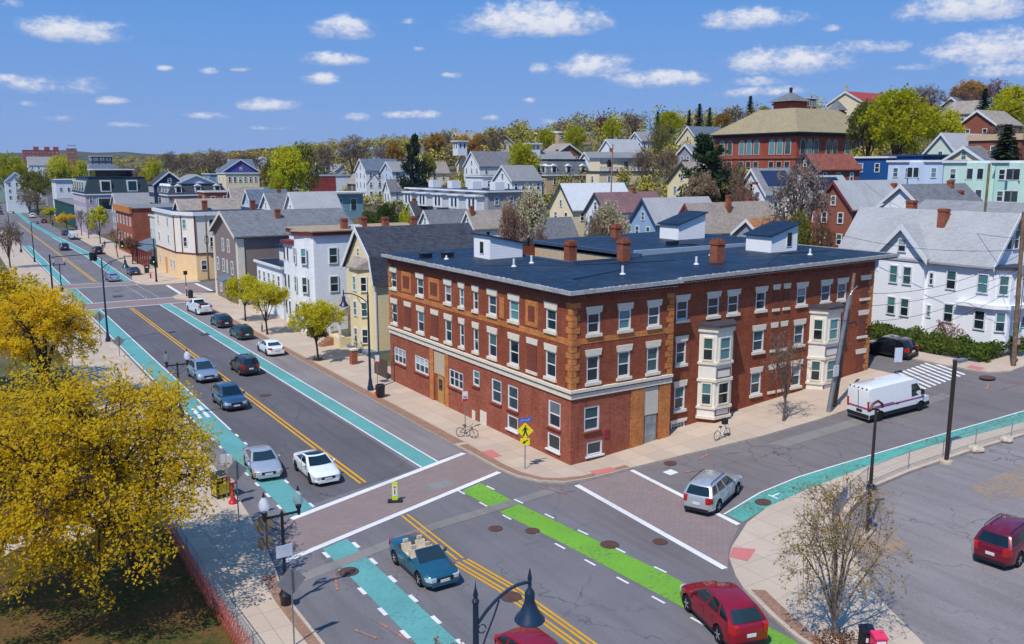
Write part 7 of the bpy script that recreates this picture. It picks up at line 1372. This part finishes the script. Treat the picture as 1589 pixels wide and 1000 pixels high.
x, y = gp(79, 343); tree('small olive street tree far up the right kerb', x, y, 4.6, 2.8, 1.5, 2.0, LF_YG, 1200, .4, .4, 6, 5, 4, .13, 46, name='street_tree', z0=PAV)
for px, py, sd, lb in ((127, 366, 47, 'bare kerb tree left of the tall yellow green one'), (138, 371, 48, 'bare kerb tree close to the tall yellow green one')):
    x, y = gp(px, py); tree(lb, x, y, 7.5, 1.7, 2.8, 2.0, LF_GY, 500, .2, .3, 6, 5, 5, .12, sd, BARK2, name='street_tree', z0=PAV, twig=.02)
tree('bare tree beside the grey brown gabled house', 3.0, 96.0, 8.5, 2.2, 2.6, 3.2, LF_GY, 300, .15, .3, 7, 6, 5, .13, 49, BARK2, name='street_tree', twig=.02)
x, y = px_at(700, 1003, 2.7); tree('rusty leaved sapling poking in at the bottom edge by the bell lamp', x-.2, y, 2.75, 1.5, .9, 1.0, LF_RU, 900, .11, .12, 6, 5, 4, .05, 50, name='sapling', z0=PAV)
# foliage masses close by
def shrub(label, x, y, rx, ry, h, leafm, n, s, name='shrub', z0=0, seed=5, cat='shrub', group=None):
    rg = random.Random(seed); o = thing(name, label, cat, (x, y, ground(x)+z0), 0, group); m = MB(); st = MB()
    for _ in range(n):
        p = rnd3(rg); p = Vector((p.x*rx, p.y*ry, abs(p.z)**.7*h*(.75+.5*noise.noise(Vector((p.x*rx, p.y*ry, seed))*.7)))); u = rnd3(rg).normalized(); w = rnd3(rg); w = (w-u*w.dot(u)).normalized(); q = s*rg.uniform(.6, 1.3)
        i = len(m.v); m.v += [tuple(p-u*q*.5), tuple(p+w*q*.4), tuple(p+u*q*.5), tuple(p-w*q*.4)]; m.f.append((i, i+1, i+2, i+3)); m.m.append(0)
    for k in range(10): a = rg.uniform(0, 2*PI); st.tube([(0, 0, -.1), (math.cos(a)*rx*.4, math.sin(a)*ry*.4, h*.5), (math.cos(a)*rx*.8, math.sin(a)*ry*.8, h*.8)], .025, 4)
    put('stems', raw(st, 'stems', BARK), o); put('foliage', raw(m, 'foliage', leafm), o); return o
rg = random.Random(9); m = MB(); st = MB()
for _ in range(17000):
    t = rg.uniform(-5.0, 20); p = Vector((rg.uniform(39.0, 42.2), t, 0)); hh = 1.0+.55*noise.noise(p*.8)+ .3*noise.noise(p*2.5); p.z = ground(p.x)+.15+rg.uniform(.0, 1)**.6*hh*(1 if 39.4 < p.x < 41.8 else .7); u = (rnd3(rg)+Vector((0, 0, .6))).normalized(); w = rnd3(rg); w = (w-u*w.dot(u)).normalized(); q = .26*rg.uniform(.5, 1.3)
    i = len(m.v); m.v += [tuple(p-u*q*.5), tuple(p+w*q*.3), tuple(p+u*q*.6), tuple(p-w*q*.3)]; m.f.append((i, i+1, i+2, i+3)); m.m.append(0)
for k in range(60): y = -5+25*k/60; st.tube([(40.5, y, ground(40.5)), (40.5+rg.uniform(-.8, .8), y, ground(40.5)+1.0)], .02, 3)
hd = thing('hedge', 'long shaggy green hedge before the big white corner house', 'hedge', (0, 0, 0)); put('foliage', raw(m, 'foliage', LF_HG), hd); put('stems', raw(st, 'stems', BARK), hd)
P = on_x(1475, 505, 42.6); shrub('reddish budded shrub between hedge and big white house', P.x, P.y, 1.2, 1.6, 1.9, LF_RD, 700, .14, seed=6, z0=.5)
P = on_x(1520, 520, 42.5); shrub('green clipped shrub at the corner bay of the big white house', P.x-.1, -5.6, .8, .9, 1.4, LF_HG, 900, .2, seed=7, z0=.6)
x, y = gp(425, 500); shrub('dark green shrub at the steps of the white three decker', 1.6, 50.5, 1.1, 1.4, 2.6, LF_GR, 1400, .25, seed=8)
shrub('weedy tuft at the foot of the right street tree', -2.6, 38.6, .6, .6, .3, LF_GR, 200, .12, 'weeds', PAV, 9, 'weeds'); shrub('brown weedy tuft around the budding tree', -3.4, -22.9, 1.1, 1.0, .25, LF_RU, 500, .09, 'weeds', PAV, 10, 'weeds')
# ------------------------------------------------------------------ trees between and behind the houses: one prototype per kind, copied
def far_proto(kind, seed):
    rg = random.Random(seed)
    if kind in ('leafy', 'bare'):
        m, tips = skeleton(rg, 10, 2.2, 5.9, 4.6, 4.1, 8, 6, 5, .28, .02 if kind == 'leafy' else .03); cr = leaves(rg, tips, 7000 if kind == 'leafy' else 2200, .34 if kind == 'leafy' else .26, .55 if kind == 'leafy' else .3)
        if kind == 'bare':
            for a, b in tips:
                for _ in range(5): q = a.lerp(b, rg.uniform(.3, 1)); e = q + (b-a).normalized()*rg.uniform(.5, 1.3)+rnd3(rg)*.7; w = rnd3(rg).normalized()*.035; i = len(cr.v); cr.v += [tuple(q-w), tuple(q+w), tuple(e)]; cr.f.append((i, i+1, i+2)); cr.m.append(0)
    elif kind == 'fir':
        m = MB().tube([(0, 0, -.3), (0, 0, 9.6)], [.22, .03], 6); cr = MB()
        for k in range(26):
            z = .9+k*.345; r = 2.7*(1-z/10.2)**.85
            for j in range(16):
                a = rg.uniform(0, 2*PI); L_ = r*rg.uniform(.7, 1.1); d = Vector((math.cos(a), math.sin(a), -.28))
                for q in range(4): p = Vector((0, 0, z+.2))+d*L_*(q+.6)/4; w = Vector((-d.y, d.x, rg.uniform(-.4, .4)))*.28*(1.1-q*.15); u = d*.45; i = len(cr.v); cr.v += [tuple(p-u), tuple(p+w), tuple(p+u+Vector((0, 0, -.1))), tuple(p-w)]; cr.f.append((i, i+1, i+2, i+3)); cr.m.append(0)
    else:
        m = MB().tube([(0, 0, -.3), (0, 0, 5), (.2, 0, 9.3)], [.32, .22, .05], 6); cr = MB()
        for k in range(30):
            z = 2.2+7.4*(k/30)+rg.uniform(-.3, .3); a = rg.uniform(0, 2*PI); L_ = (3.6*(1-(z/11)**2))*rg.uniform(.6, 1.15); d = Vector((math.cos(a), math.sin(a), rg.uniform(.05, .35))); m.tube([(0, 0, z-.3), tuple(Vector((0, 0, z))+d*L_)], [.07, .02], 4)
            for q in range(120): p = Vector((0, 0, z))+d*L_*rg.uniform(.3, 1.05)+rnd3(rg)*Vector((.75, .75, .38)).length*.55; u = rnd3(rg).normalized(); w = rnd3(rg); w = (w-u*w.dot(u)).normalized(); i = len(cr.v); cr.v += [tuple(p-u*.28), tuple(p+w*.12), tuple(p+u*.28), tuple(p-w*.12)]; cr.f.append((i, i+1, i+2, i+3)); cr.m.append(0)
    return raw(m, 'trunk', BARK2 if kind == 'bare' else BARK), raw(cr, 'crown', LF_OL)
PRO = {k: [far_proto(k, 60+7*i+ord(k[0])) for i in range(4 if k in ('leafy', 'bare') else 2)] for k in ('leafy', 'bare', 'fir', 'pine')}
_ti = 0
def ftree(kind, leafm, px, top, D, wpx, label, base=None, group='trees among the hillside houses'):
    """px: centre column, top: crown top row, wpx: crown width in photo pixels, D: distance"""
    global _ti; _ti += 1; T_ = at_dist(px, top, D); g = ground(T_.x); z0 = g if base is None else at_dist(px, base, D).z; h = max(3.0, T_.z-z0); w = wpx/F*D
    o = thing({'fir': 'fir_tree', 'pine': 'pine_tree', 'bare': 'bare_tree'}.get(kind, 'broadleaf_tree'), label, 'tree', (T_.x, T_.y, z0), random.uniform(0, 6.28), group); W0 = {'leafy': 10.2, 'bare': 10.6, 'fir': 5.6, 'pine': 7.6}[kind]
    tm, cm = PRO[kind][_ti % len(PRO[kind])]; sc = (w/W0, w/W0, h/10.3)
    a = put('trunk', tm, o); a.scale = sc; b = put('crown', cm, o); b.scale = sc; b.material_slots[0].link = 'OBJECT'; b.material_slots[0].material = leafm; return o
B_, L_F = 'bare', 'leafy'
FT = [(L_F, LF_YG, 445, 220, 215, 72, 'big olive yellow tree left of the red side walled block'), (L_F, LF_OL, 470, 216, 240, 60, 'olive brown tree behind the big olive yellow one'), (L_F, LF_YG, 430, 262, 205, 40, 'lower yellow green growth under the big olive yellow tree'),
 (B_, LF_BR, 548, 204, 290, 66, 'broad rounded bare crown on the skyline left of the dark pine'), (B_, LF_BR, 500, 220, 310, 52, 'bare brown tree left of the broad rounded bare crown'), (B_, LF_GY, 592, 214, 320, 40, 'grey bare tree between rounded crown and dark pine'), (L_F, LF_OR, 612, 214, 300, 34, 'ochre budded tree directly left of the dark pine'),
 ('pine', LF_GN, 639, 205, 235, 46, 'tall dark pine, the darkest tree on the left skyline'), (L_F, LF_OL, 662, 236, 240, 34, 'olive tree leaning on the right of the dark pine'), (L_F, LF_OR, 676, 204, 330, 44, 'ochre tree on the skyline right of the dark pine'), (B_, LF_GY, 690, 198, 345, 34, 'grey bare tree topping the ochre skyline trees'), (L_F, LF_OR, 716, 206, 330, 42, 'ochre tree above the cream cupola house'),
 (L_F, LF_OR, 742, 205, 325, 40, 'ochre orange tree right of the cream cupola house'), (B_, LF_BR, 768, 192, 300, 52, 'bare brown crown high above the oval windowed roof'), (L_F, LF_RU, 700, 282, 212, 40, 'rust brown garden tree before the cupola house'), (L_F, LF_YG, 726, 282, 212, 22, 'narrow yellow green tree right of the rust garden tree'), (L_F, LF_CR, 745, 278, 215, 24, 'pale blossoming shrub tree by the white porch house'),
 (L_F, LF_YG, 812, 218, 215, 66, 'round bright yellow green tree behind the grey cupola roof'), (L_F, LF_YG, 848, 198, 300, 34, 'yellow green skyline tree left of the long flat school'), (L_F, LF_YG, 893, 192, 275, 40, 'bright yellow green tree beside the flat school'), (B_, LF_GY, 875, 186, 350, 36, 'bare grey tree behind the flat school'), (L_F, LF_RD, 934, 180, 320, 30, 'red budded tree on the hill skyline'),
 (L_F, LF_YG, 950, 182, 290, 34, 'round golden green tree right of the red budded one'), (B_, LF_BR, 985, 174, 320, 52, 'large bare brown crown behind the golden green tree'), (B_, LF_GY, 915, 184, 340, 30, 'hazy bare tree left of the red budded one'), (L_F, LF_YG, 1040, 171, 285, 52, 'broad yellow green crown left of the three firs'), (B_, LF_OL, 1023, 180, 215, 50, 'tall bare olive grey tree above the bowed cream building'), (B_, LF_BR, 1000, 225, 200, 44, 'brown thicket tree right of the bowed cream building'), (B_, LF_BR, 1035, 226, 190, 44, 'brown thicket tree left of the cream yellow gable'),
 ('fir', LF_GN, 1070, 168, 262, 22, 'slim dark fir, left of the three on the hill'), ('fir', LF_GN, 1086, 158, 265, 32, 'tallest dark fir, middle of the three on the hill'), ('fir', LF_GN, 1102, 164, 268, 22, 'slim dark fir, right of the three on the hill'), ('fir', LF_GN, 1021, 170, 265, 20, 'lone slim fir within the yellow green crown'), ('fir', LF_GN, 1165, 146, 330, 30, 'small dark fir left of the school cupola'),
 (L_F, LF_OR, 1122, 174, 300, 34, 'ochre tree behind the school roof, left end'), (B_, LF_GY, 1140, 162, 320, 46, 'bare grey trees left of the school cupola'), (L_F, LF_OL, 1185, 163, 330, 36, 'dull olive tree peeping over the school roof'),
 ('pine', LF_PN, 1103, 204, 150, 105, 'bushy green pine before the school'), (B_, LF_BR, 1135, 238, 152, 62, 'brown bare tree at the right foot of the bushy pine'), (L_F, LF_BR, 1090, 262, 146, 60, 'brown undergrowth tree below the bushy pine'), (B_, LF_BR, 1150, 258, 140, 50, 'reddish bare tree before the solar panelled house'),
 (L_F, LF_YG, 1400, 131, 170, 120, 'very large yellow green tree towering over the school end'), (L_F, LF_OL, 1352, 150, 178, 70, 'olive left half of the tree mass at the school end'), (L_F, LF_YG, 1465, 163, 185, 66, 'yellow green tree right of the very large one'), (B_, LF_GY, 1440, 128, 240, 70, 'feathery bare tree behind the very large yellow green one'), (B_, LF_RD, 1500, 130, 250, 60, 'reddish bare tree on the right hilltop'),
 (L_F, LF_OR, 1505, 122, 260, 56, 'ochre topped tree on the right hilltop'), (B_, LF_RD, 1548, 118, 265, 50, 'wine tinted bare tree at the top right'), ('fir', LF_GN, 1530, 134, 215, 44, 'dark open fir on the right hillside'), (L_F, LF_YG, 1572, 130, 230, 56, 'bright yellow green tree at the top right edge'), (L_F, LF_YG, 1562, 152, 205, 70, 'lower bright yellow green tree at the right edge'), (B_, LF_GY, 1560, 190, 190, 60, 'pale bare tree under the right edge yellow tree'),
 ('fir', LF_PN, 1566, 188, 152, 84, 'dense green conifer behind the mint terraces, right edge'), ('fir', LF_PN, 1422, 298, 122, 18, 'little brown green fir by the white slate roofed house'),
 (L_F, LF_CR, 822, 282, 128, 60, 'cream blossom tree left of the whitish gabled house'), (L_F, LF_CR, 790, 300, 118, 36, 'thin cream blossom tree beside the bigger one'), (B_, LF_RD, 795, 305, 112, 60, 'bare reddish tree before the cream blossom tree'), (L_F, LF_CR, 945, 308, 112, 76, 'cream and tan blossoming tree before the mauve roof'), (B_, LF_BR, 922, 318, 110, 50, 'tan twiggy tree beside the tan blossoming one'), (B_, LF_RD, 838, 343, 108, 40, 'reddish bare shrub tree by the roof bulkhead'),
 (B_, LF_GY, 1246, 232, 100, 110, 'forked dark bare tree before the pinkish gable'), (B_, LF_BR, 1205, 318, 98, 80, 'dense brown thicket above the brick roof, right of the orange gable'), (L_F, LF_OL, 1240, 322, 96, 60, 'olive brown bush above the brick block roof'), (B_, LF_RU, 1280, 330, 97, 50, 'tan leafed bush below the orange brown house'), (B_, LF_RD, 1160, 285, 136, 60, 'pinkish bare branches before the white solar house'),
 (L_F, LF_GR, 600, 310, 128, 66, 'fresh green tree before the dormer row'), (L_F, LF_GR, 572, 318, 118, 44, 'fresh green tree left of the dormer row'), (L_F, LF_YG, 630, 312, 118, 30, 'yellow green shrub tree left of the dark blue roof'), (L_F, LF_RU, 676, 300, 195, 40, 'rusty shrub tree behind the dormer row'),
 (B_, LF_BR, 325, 226, 420, 66, 'large rounded bare tree above the slate blue block'), (B_, LF_BR, 290, 236, 430, 50, 'brown bare tree left of the large rounded one'), (B_, LF_GY, 262, 232, 520, 40, 'grey bare tree on the far skyline'), (B_, LF_BR, 385, 234, 400, 50, 'bare tree right of the purple gable'), (L_F, LF_YG, 236, 248, 380, 44, 'olive yellow tree left of the navy Victorian'), (L_F, LF_OL, 300, 262, 330, 40, 'olive tree behind the white porch fronted gable'), (L_F, LF_RD, 295, 265, 300, 40, 'red budded low tree before the slate blue block'),
 (L_F, LF_YG, 92, 238, 430, 46, 'bright yellow green tree above the painted hall'), (L_F, LF_YG, 125, 246, 420, 30, 'yellow green tree right of the bright one, far left'), (L_F, LF_OL, 52, 262, 395, 50, 'big olive gold tree at the street bend'), (L_F, LF_YG, 8, 232, 440, 50, 'yellow green tree at the top left edge'), (L_F, LF_YG, 25, 246, 500, 36, 'yellow green tree right of the left edge one'), (B_, LF_BR, 42, 290, 380, 36, 'bare tree under the olive gold one'),
 (B_, LF_GY, 190, 252, 450, 60, 'bare tree behind the blackish mansard block'), (B_, LF_BR, 215, 256, 420, 40, 'brown bare tree right of the blackish mansard'), (L_F, LF_YG, 176, 268, 480, 24, 'small yellow tree behind the mansard pavilion'), (B_, LF_BR, 8, 336, 190, 44, 'brown bare shrub tree at the left edge beside the street'), (B_, LF_BR, 350, 240, 460, 40, 'far bare tree behind the purple gable'), (L_F, LF_OR, 365, 238, 520, 30, 'far ochre tree above the purple gable'), (L_F, LF_OL, 420, 244, 330, 44, 'olive brown tree left of the big olive yellow one')]
for a in FT: ftree(*a)
# far woods that read as one mass, one object each
def wood(name, label, spots, leafm, seed):
    rg = random.Random(seed); m = MB()
    for x, y, h, r in spots:
        g = ground(x); n = 240
        for _ in range(n):
            v = rnd3(rg); v = v.normalized()*rg.uniform(.35, .95); p = Vector((x+v.x*r, y+v.y*r, g+h*.55+v.z*h*.45)); u = rnd3(rg).normalized(); w = rnd3(rg); w = (w-u*w.dot(u)).normalized(); q = r*.19*rg.uniform(.6, 1.3); i = len(m.v)
            m.v += [tuple(p-u*q*.5), tuple(p+w*q*.4), tuple(p+u*q*.5), tuple(p-w*q*.4)]; m.f.append((i, i+1, i+2, i+3)); m.m.append(0)
    tag(put(name, raw(m, name, leafm)), label, 'wood', None, 'stuff')
WD = NT('mixed_spring_wood'); _v = WD.coord(); _n = WD.noise(_v, .045, 4, .75); _n2 = WD.noise(_v, .6, 3)
cr = WD.n.new('ShaderNodeValToRGB'); WD.link(_n, cr.inputs[0]); el = cr.color_ramp.elements; el[0].position = .34; el[0].color = (.22, .165, .11, 1); el[1].position = .66; el[1].color = (.26, .19, .15, 1)
for pos, c in ((.44, (.40, .27, .07, 1)), (.5, (.50, .46, .03, 1)), (.56, (.26, .24, .06, 1))): e = el.new(pos); e.color = c
WD.base(WD.mix(WD.ramp(_n2, .3, .7, 0, .4), cr.outputs[0], (.13, .11, .07))); WD.set(.9, .1)
rg = random.Random(77); sp = []
for _ in range(900):
    a = rg.uniform(-8, 66); D = rg.uniform(300, 620); an = R(a); x, y = CAM.x+D*math.sin(an), CAM.y+D*math.cos(an)
    if -32 < x < 30 and y < 640: continue
    hh = (rg.uniform(5, 9) if x < 60 else rg.uniform(5, 10)) * (.6 if a < 17 else 1.35 if 24 < a and D < 400 else 1); sp.append((x, y, hh, rg.uniform(2.8, 5)))
for _ in range(420):
    a = rg.uniform(18, 64); D = rg.uniform(150, 300); an = R(a); x, y = CAM.x+D*math.sin(an), CAM.y+D*math.cos(an)
    if x < 62 or (110 < x < 152 and 78 < y < 112): continue
    sp.append((x, y, rg.uniform(2.5, 5), rg.uniform(1.8, 3.2)))
wood('hillside_wood', 'mixed brown and olive trees filling the hillside and the town between the houses', sp, WD.m, 1)
sp = []; sp_x = lambda a, D: CAM.x+D*math.sin(R(a))
for _ in range(800):
    a = rg.uniform(-9, 30); D = rg.uniform(640, 1700); an = R(a); sp.append((CAM.x+D*math.sin(an), CAM.y+D*math.cos(an), rg.uniform(7, 12) if sp_x(a, D) < 60 else rg.uniform(3, 5), rg.uniform(5, 9)))
wood('far_wood', 'far flat belt of trees towards the left horizon', sp, WD.m, 2)
# far blue ridge
def ridge():
    m = MB(); n = 90
    for i in range(n+1):
        a = R(-25+75*i/n); h = 52+26*noise.noise(Vector((i*.09, 3, 0)))+8*noise.noise(Vector((i*.5, 1, 0)))
        for j, (D, k) in enumerate(((2200, -.2), (2700, .55), (3300, 1.0), (4200, .4))): m.v.append((CAM.x+D*math.sin(a), CAM.y+D*math.cos(a), 8+h*k if j else 0))
    for i in range(n):
        for j in range(3): q = i*4+j; m.f.append((q, q+4, q+5, q+1)); m.m.append(0)
    t = NT('wooded_ridge'); v = t.coord(); c = t.mix(t.ramp(t.noise(v, .012, 6, .75), .38, .62), (.03, .04, .02), (.12, .10, .06)); t.base(c); t.set(.95, .05)
    o = m.build('far_ridge', t.m, None, True); o['kind'] = 'structure'
ridge()

# small far houses half hidden in the hillside trees
rg = random.Random(5); cols = [W_WH, W_CR, W_LB, W_GY, W_YE, W_TN, W_WH, W_RD]; rfs = [SH_G, SH_M, SH_T, SH_L, SH_B]; k = 0
for px, D in [(150, 560), (165, 640), (200, 520), (232, 600), (255, 460), (278, 560), (300, 640), (340, 560), (395, 500), (408, 420), (430, 380), (470, 340), (492, 380), (515, 330), (530, 420), (575, 330), (592, 380), (612, 300), (655, 330), (690, 360), (712, 380), (770, 330), (862, 250), (955, 235), (1500, 215), (1540, 190)]:
    P = at_dist(px, 258, D); g = ground(P.x); k += 1; o = thing('hill_house', 'tiny pale house half hidden among the trees on the far hillside', 'house', (P.x, P.y, g), 0, 'far houses among the hillside trees')
    a, b, e = rg.uniform(7, 10), rg.uniform(6, 8), rg.uniform(5, 6.5); gable(o, 0, a, 0, b, -2, e, e+rg.uniform(2.2, 3.4), rg.choice('xy'), rg.choice(cols), rg.choice(rfs)); face_windows(o, 'x', 0, .4, b-.4, [e-2.2], 2); face_windows(o, 'y', 0, .4, a-.4, [e-2.2], 3)
# spring haze: even thin air round the whole town, sky outside
hz = MB().box(-5100, 5100, -1100, 5600, -3, 115).build('haze', None); hz['kind'] = 'stuff'
hm = bpy.data.materials.new('haze_air'); hm.use_nodes = True; n_ = hm.node_tree.nodes; n_.remove(n_['Principled BSDF']); pv = n_.new('ShaderNodeVolumePrincipled'); pv.inputs['Color'].default_value = (.62, .76, 1, 1); pv.inputs['Density'].default_value = .00006; hm.node_tree.links.new(pv.outputs[0], n_['Material Output'].inputs['Volume']); hz.data.materials.clear(); hz.data.materials.append(hm)
# ------------------------------------------------------------------ sky, sun
SUN_AZ = math.atan2(-.88, -.47); SUN_EL = R(56)
def sky():
    w = bpy.data.worlds.new('World'); scene.world = w; w.use_nodes = True; t = w.node_tree; N = t.nodes; Lk = t.links
    bg = N['Background']; sk = N.new('ShaderNodeTexSky'); sk.sky_type = 'NISHITA'; sk.sun_disc = False; sk.sun_elevation = SUN_EL; sk.sun_rotation = SUN_AZ % (2*PI)
    sk.altitude = 0; sk.air_density = 1.0; sk.dust_density = .2; sk.ozone_density = 3.0
    hs = N.new('ShaderNodeHueSaturation'); hs.inputs['Saturation'].default_value = 1.12; hs.inputs['Value'].default_value = SKYV; Lk.new(sk.outputs[0], hs.inputs['Color'])
    # clear spring air: keep the low sky blue instead of the model's straw coloured horizon
    def prep():
        tc0 = N.new('ShaderNodeTexCoord'); sx = N.new('ShaderNodeSeparateXYZ'); Lk.new(tc0.outputs['Generated'], sx.inputs[0])
        r = N.new('ShaderNodeMapRange'); Lk.new(sx.outputs[2], r.inputs[0]); r.inputs[1].default_value = 0; r.inputs[2].default_value = .30; r.inputs[3].default_value = .92; r.inputs[4].default_value = .86
        g = N.new('ShaderNodeMapRange'); Lk.new(sx.outputs[2], g.inputs[0]); g.inputs[1].default_value = .0; g.inputs[2].default_value = .24
        c = N.new('ShaderNodeMix'); c.data_type = 'RGBA'; Lk.new(g.outputs[0], c.inputs[0]); c.inputs[6].default_value = (2.25, 3.65, 7.2, 1); c.inputs[7].default_value = (.72, 2.95, 7.6, 1)
        m = N.new('ShaderNodeMix'); m.data_type = 'RGBA'; Lk.new(r.outputs[0], m.inputs[0]); Lk.new(hs.outputs[0], m.inputs[6]); Lk.new(c.outputs[2], m.inputs[7]); return m.outputs[2]
    clear = prep()
    def mth(op, a, b=None, c=None, clamp=False):
        n = N.new('ShaderNodeMath'); n.operation = op; n.use_clamp = clamp
        for i, v in enumerate((a, b, c)):
            if v is None: continue
            if isinstance(v, (int, float)): n.inputs[i].default_value = v
            else: Lk.new(v, n.inputs[i])
        return n.outputs[0]
    tc = N.new('ShaderNodeTexCoord'); D = tc.outputs['Generated']
    def dot(v):
        n = N.new('ShaderNodeVectorMath'); n.operation = 'DOT_PRODUCT'; Lk.new(D, n.inputs[0]); n.inputs[1].default_value = v; return n.outputs['Value']
    mp = N.new('ShaderNodeMapping'); mp.inputs['Scale'].default_value = (1, 1, 1.9); Lk.new(D, mp.inputs[0])
    def nz(s, d, r=.6):
        n = N.new('ShaderNodeTexNoise'); n.inputs['Scale'].default_value = s; n.inputs['Detail'].default_value = d; n.inputs['Roughness'].default_value = r; Lk.new(mp.outputs[0], n.inputs[0]); return n.outputs['Fac']
    big = nz(34, 7, .66); fine = nz(120, 4, .6)
    nn = mth('ADD', mth('MULTIPLY', mth('SUBTRACT', big, .5), 2.9), mth('MULTIPLY', mth('SUBTRACT', fine, .5), .9))
    # (px, py, half width, half height, strength) surveyed cloud positions
    CL = [(117, 50, 74, 21, 1.0), (535, 46, 54, 22, 1.0), (520, 94, 54, 13, .95), (500, 125, 32, 12, 1.0), (830, 38, 120, 30, 1.1), (840, 108, 22, 12, .8), (918, 105, 60, 22, 1.05), (1022, 126, 84, 17, .95),
          (1170, 33, 92, 20, .9), (1220, 98, 100, 24, 1.05), (1345, 75, 70, 13, .75), (1495, 14, 85, 26, 1.0), (1535, 80, 100, 30, .85), (415, 165, 55, 13, .8), (325, 181, 48, 8, .7), (550, 183, 28, 9, .85), (645, 180, 56, 9, .8),
          (85, 135, 100, 17, .62), (172, 157, 28, 9, .8), (255, 107, 16, 6, .75), (325, 112, 17, 7, .75), (368, 109, 24, 5, .6), (1170, 128, 50, 10, .7), (1180, 144, 80, 11, .8), (10, 122, 30, 8, .7), (650, 77, 14, 6, .6), (760, 184, 20, 7, .7), (1560, 112, 80, 16, .6), (850, 190, 30, 8, .5),
          (18, 6, 18, 10, .6), (632, 34, 22, 7, .5), (700, 118, 28, 7, .45), (820, 156, 16, 7, .45), (1290, 45, 20, 8, .5), (90, 185, 40, 7, .4), (190, 195, 60, 7, .4), (45, 163, 35, 8, .4), (985, 60, 14, 8, .3), (1060, 192, 40, 7, .3), (420, 200, 60, 6, .35), (1420, 105, 50, 8, .4)]
    acc = None; shade = None
    for px, py, hw, hh, st in CL:
        c = ray(px, py); u = Vector((c.y, -c.x, 0)).normalized(); v = u.cross(c)
        a = dot(u*(F/hw/.98)); b = dot(v*(F/hh/1.05)); 
        b = mth('ADD', b, mth('MULTIPLY', mth('MINIMUM', b, 0), .5))
        r2 = mth('MULTIPLY_ADD', a, a, mth('MULTIPLY', b, b)); k = mth('SUBTRACT', .95*st+.16, r2)
        fr = dot(c); k = mth('ADD', k, mth('MULTIPLY', mth('LESS_THAN', fr, .5), -50))
        acc = k if acc is None else mth('MAXIMUM', acc, k)
        sh = mth('SUBTRACT', k, mth('MULTIPLY', b, -.9)); shade = sh if shade is None else mth('MAXIMUM', shade, sh)
    m = mth('ADD', acc, nn); mr = N.new('ShaderNodeMapRange'); mr.interpolation_type = 'SMOOTHSTEP'; Lk.new(m, mr.inputs[0]); mr.inputs[1].default_value = .0; mr.inputs[2].default_value = 1.2; mr.inputs[4].default_value = .9
    s2 = N.new('ShaderNodeMapRange'); Lk.new(mth('ADD', shade, mth('MULTIPLY', nn, .7)), s2.inputs[0]); s2.inputs[1].default_value = .1; s2.inputs[2].default_value = 1.3
    cc = N.new('ShaderNodeMix'); cc.data_type = 'RGBA'; Lk.new(s2.outputs[0], cc.inputs[0]); cc.inputs[6].default_value = (*[q*CLOUDK for q in (.50, .56, .76)], 1); cc.inputs[7].default_value = (*[q*CLOUDK for q in (.88, .89, .95)], 1)
    mx = N.new('ShaderNodeMix'); mx.data_type = 'RGBA'; Lk.new(mr.outputs[0], mx.inputs[0]); Lk.new(clear, mx.inputs[6]); Lk.new(cc.outputs[2], mx.inputs[7])
    Lk.new(mx.outputs[2], bg.inputs[0]); bg.inputs[1].default_value = .1
SKYV = 1.0; CLOUDK = 9.5
sky()
sl = bpy.data.lights.new('sun', 'SUN'); so = bpy.data.objects.new('sun', sl); C.objects.link(so); sl.energy = 4.2; sl.angle = R(.5); sl.color = (1, .95, .87)
dv = Vector((math.sin(SUN_AZ)*math.cos(SUN_EL), math.cos(SUN_AZ)*math.cos(SUN_EL), math.sin(SUN_EL))); so.rotation_euler = dv.to_track_quat('Z', 'Y').to_euler(); so.location = (-40, -20, 60)
vs = scene.view_settings; vs.view_transform = 'Standard'; vs.look = 'None'; vs.gamma = 1; vs.exposure = 0
scene.cycles.max_bounces = 6; scene.cycles.use_denoising = True
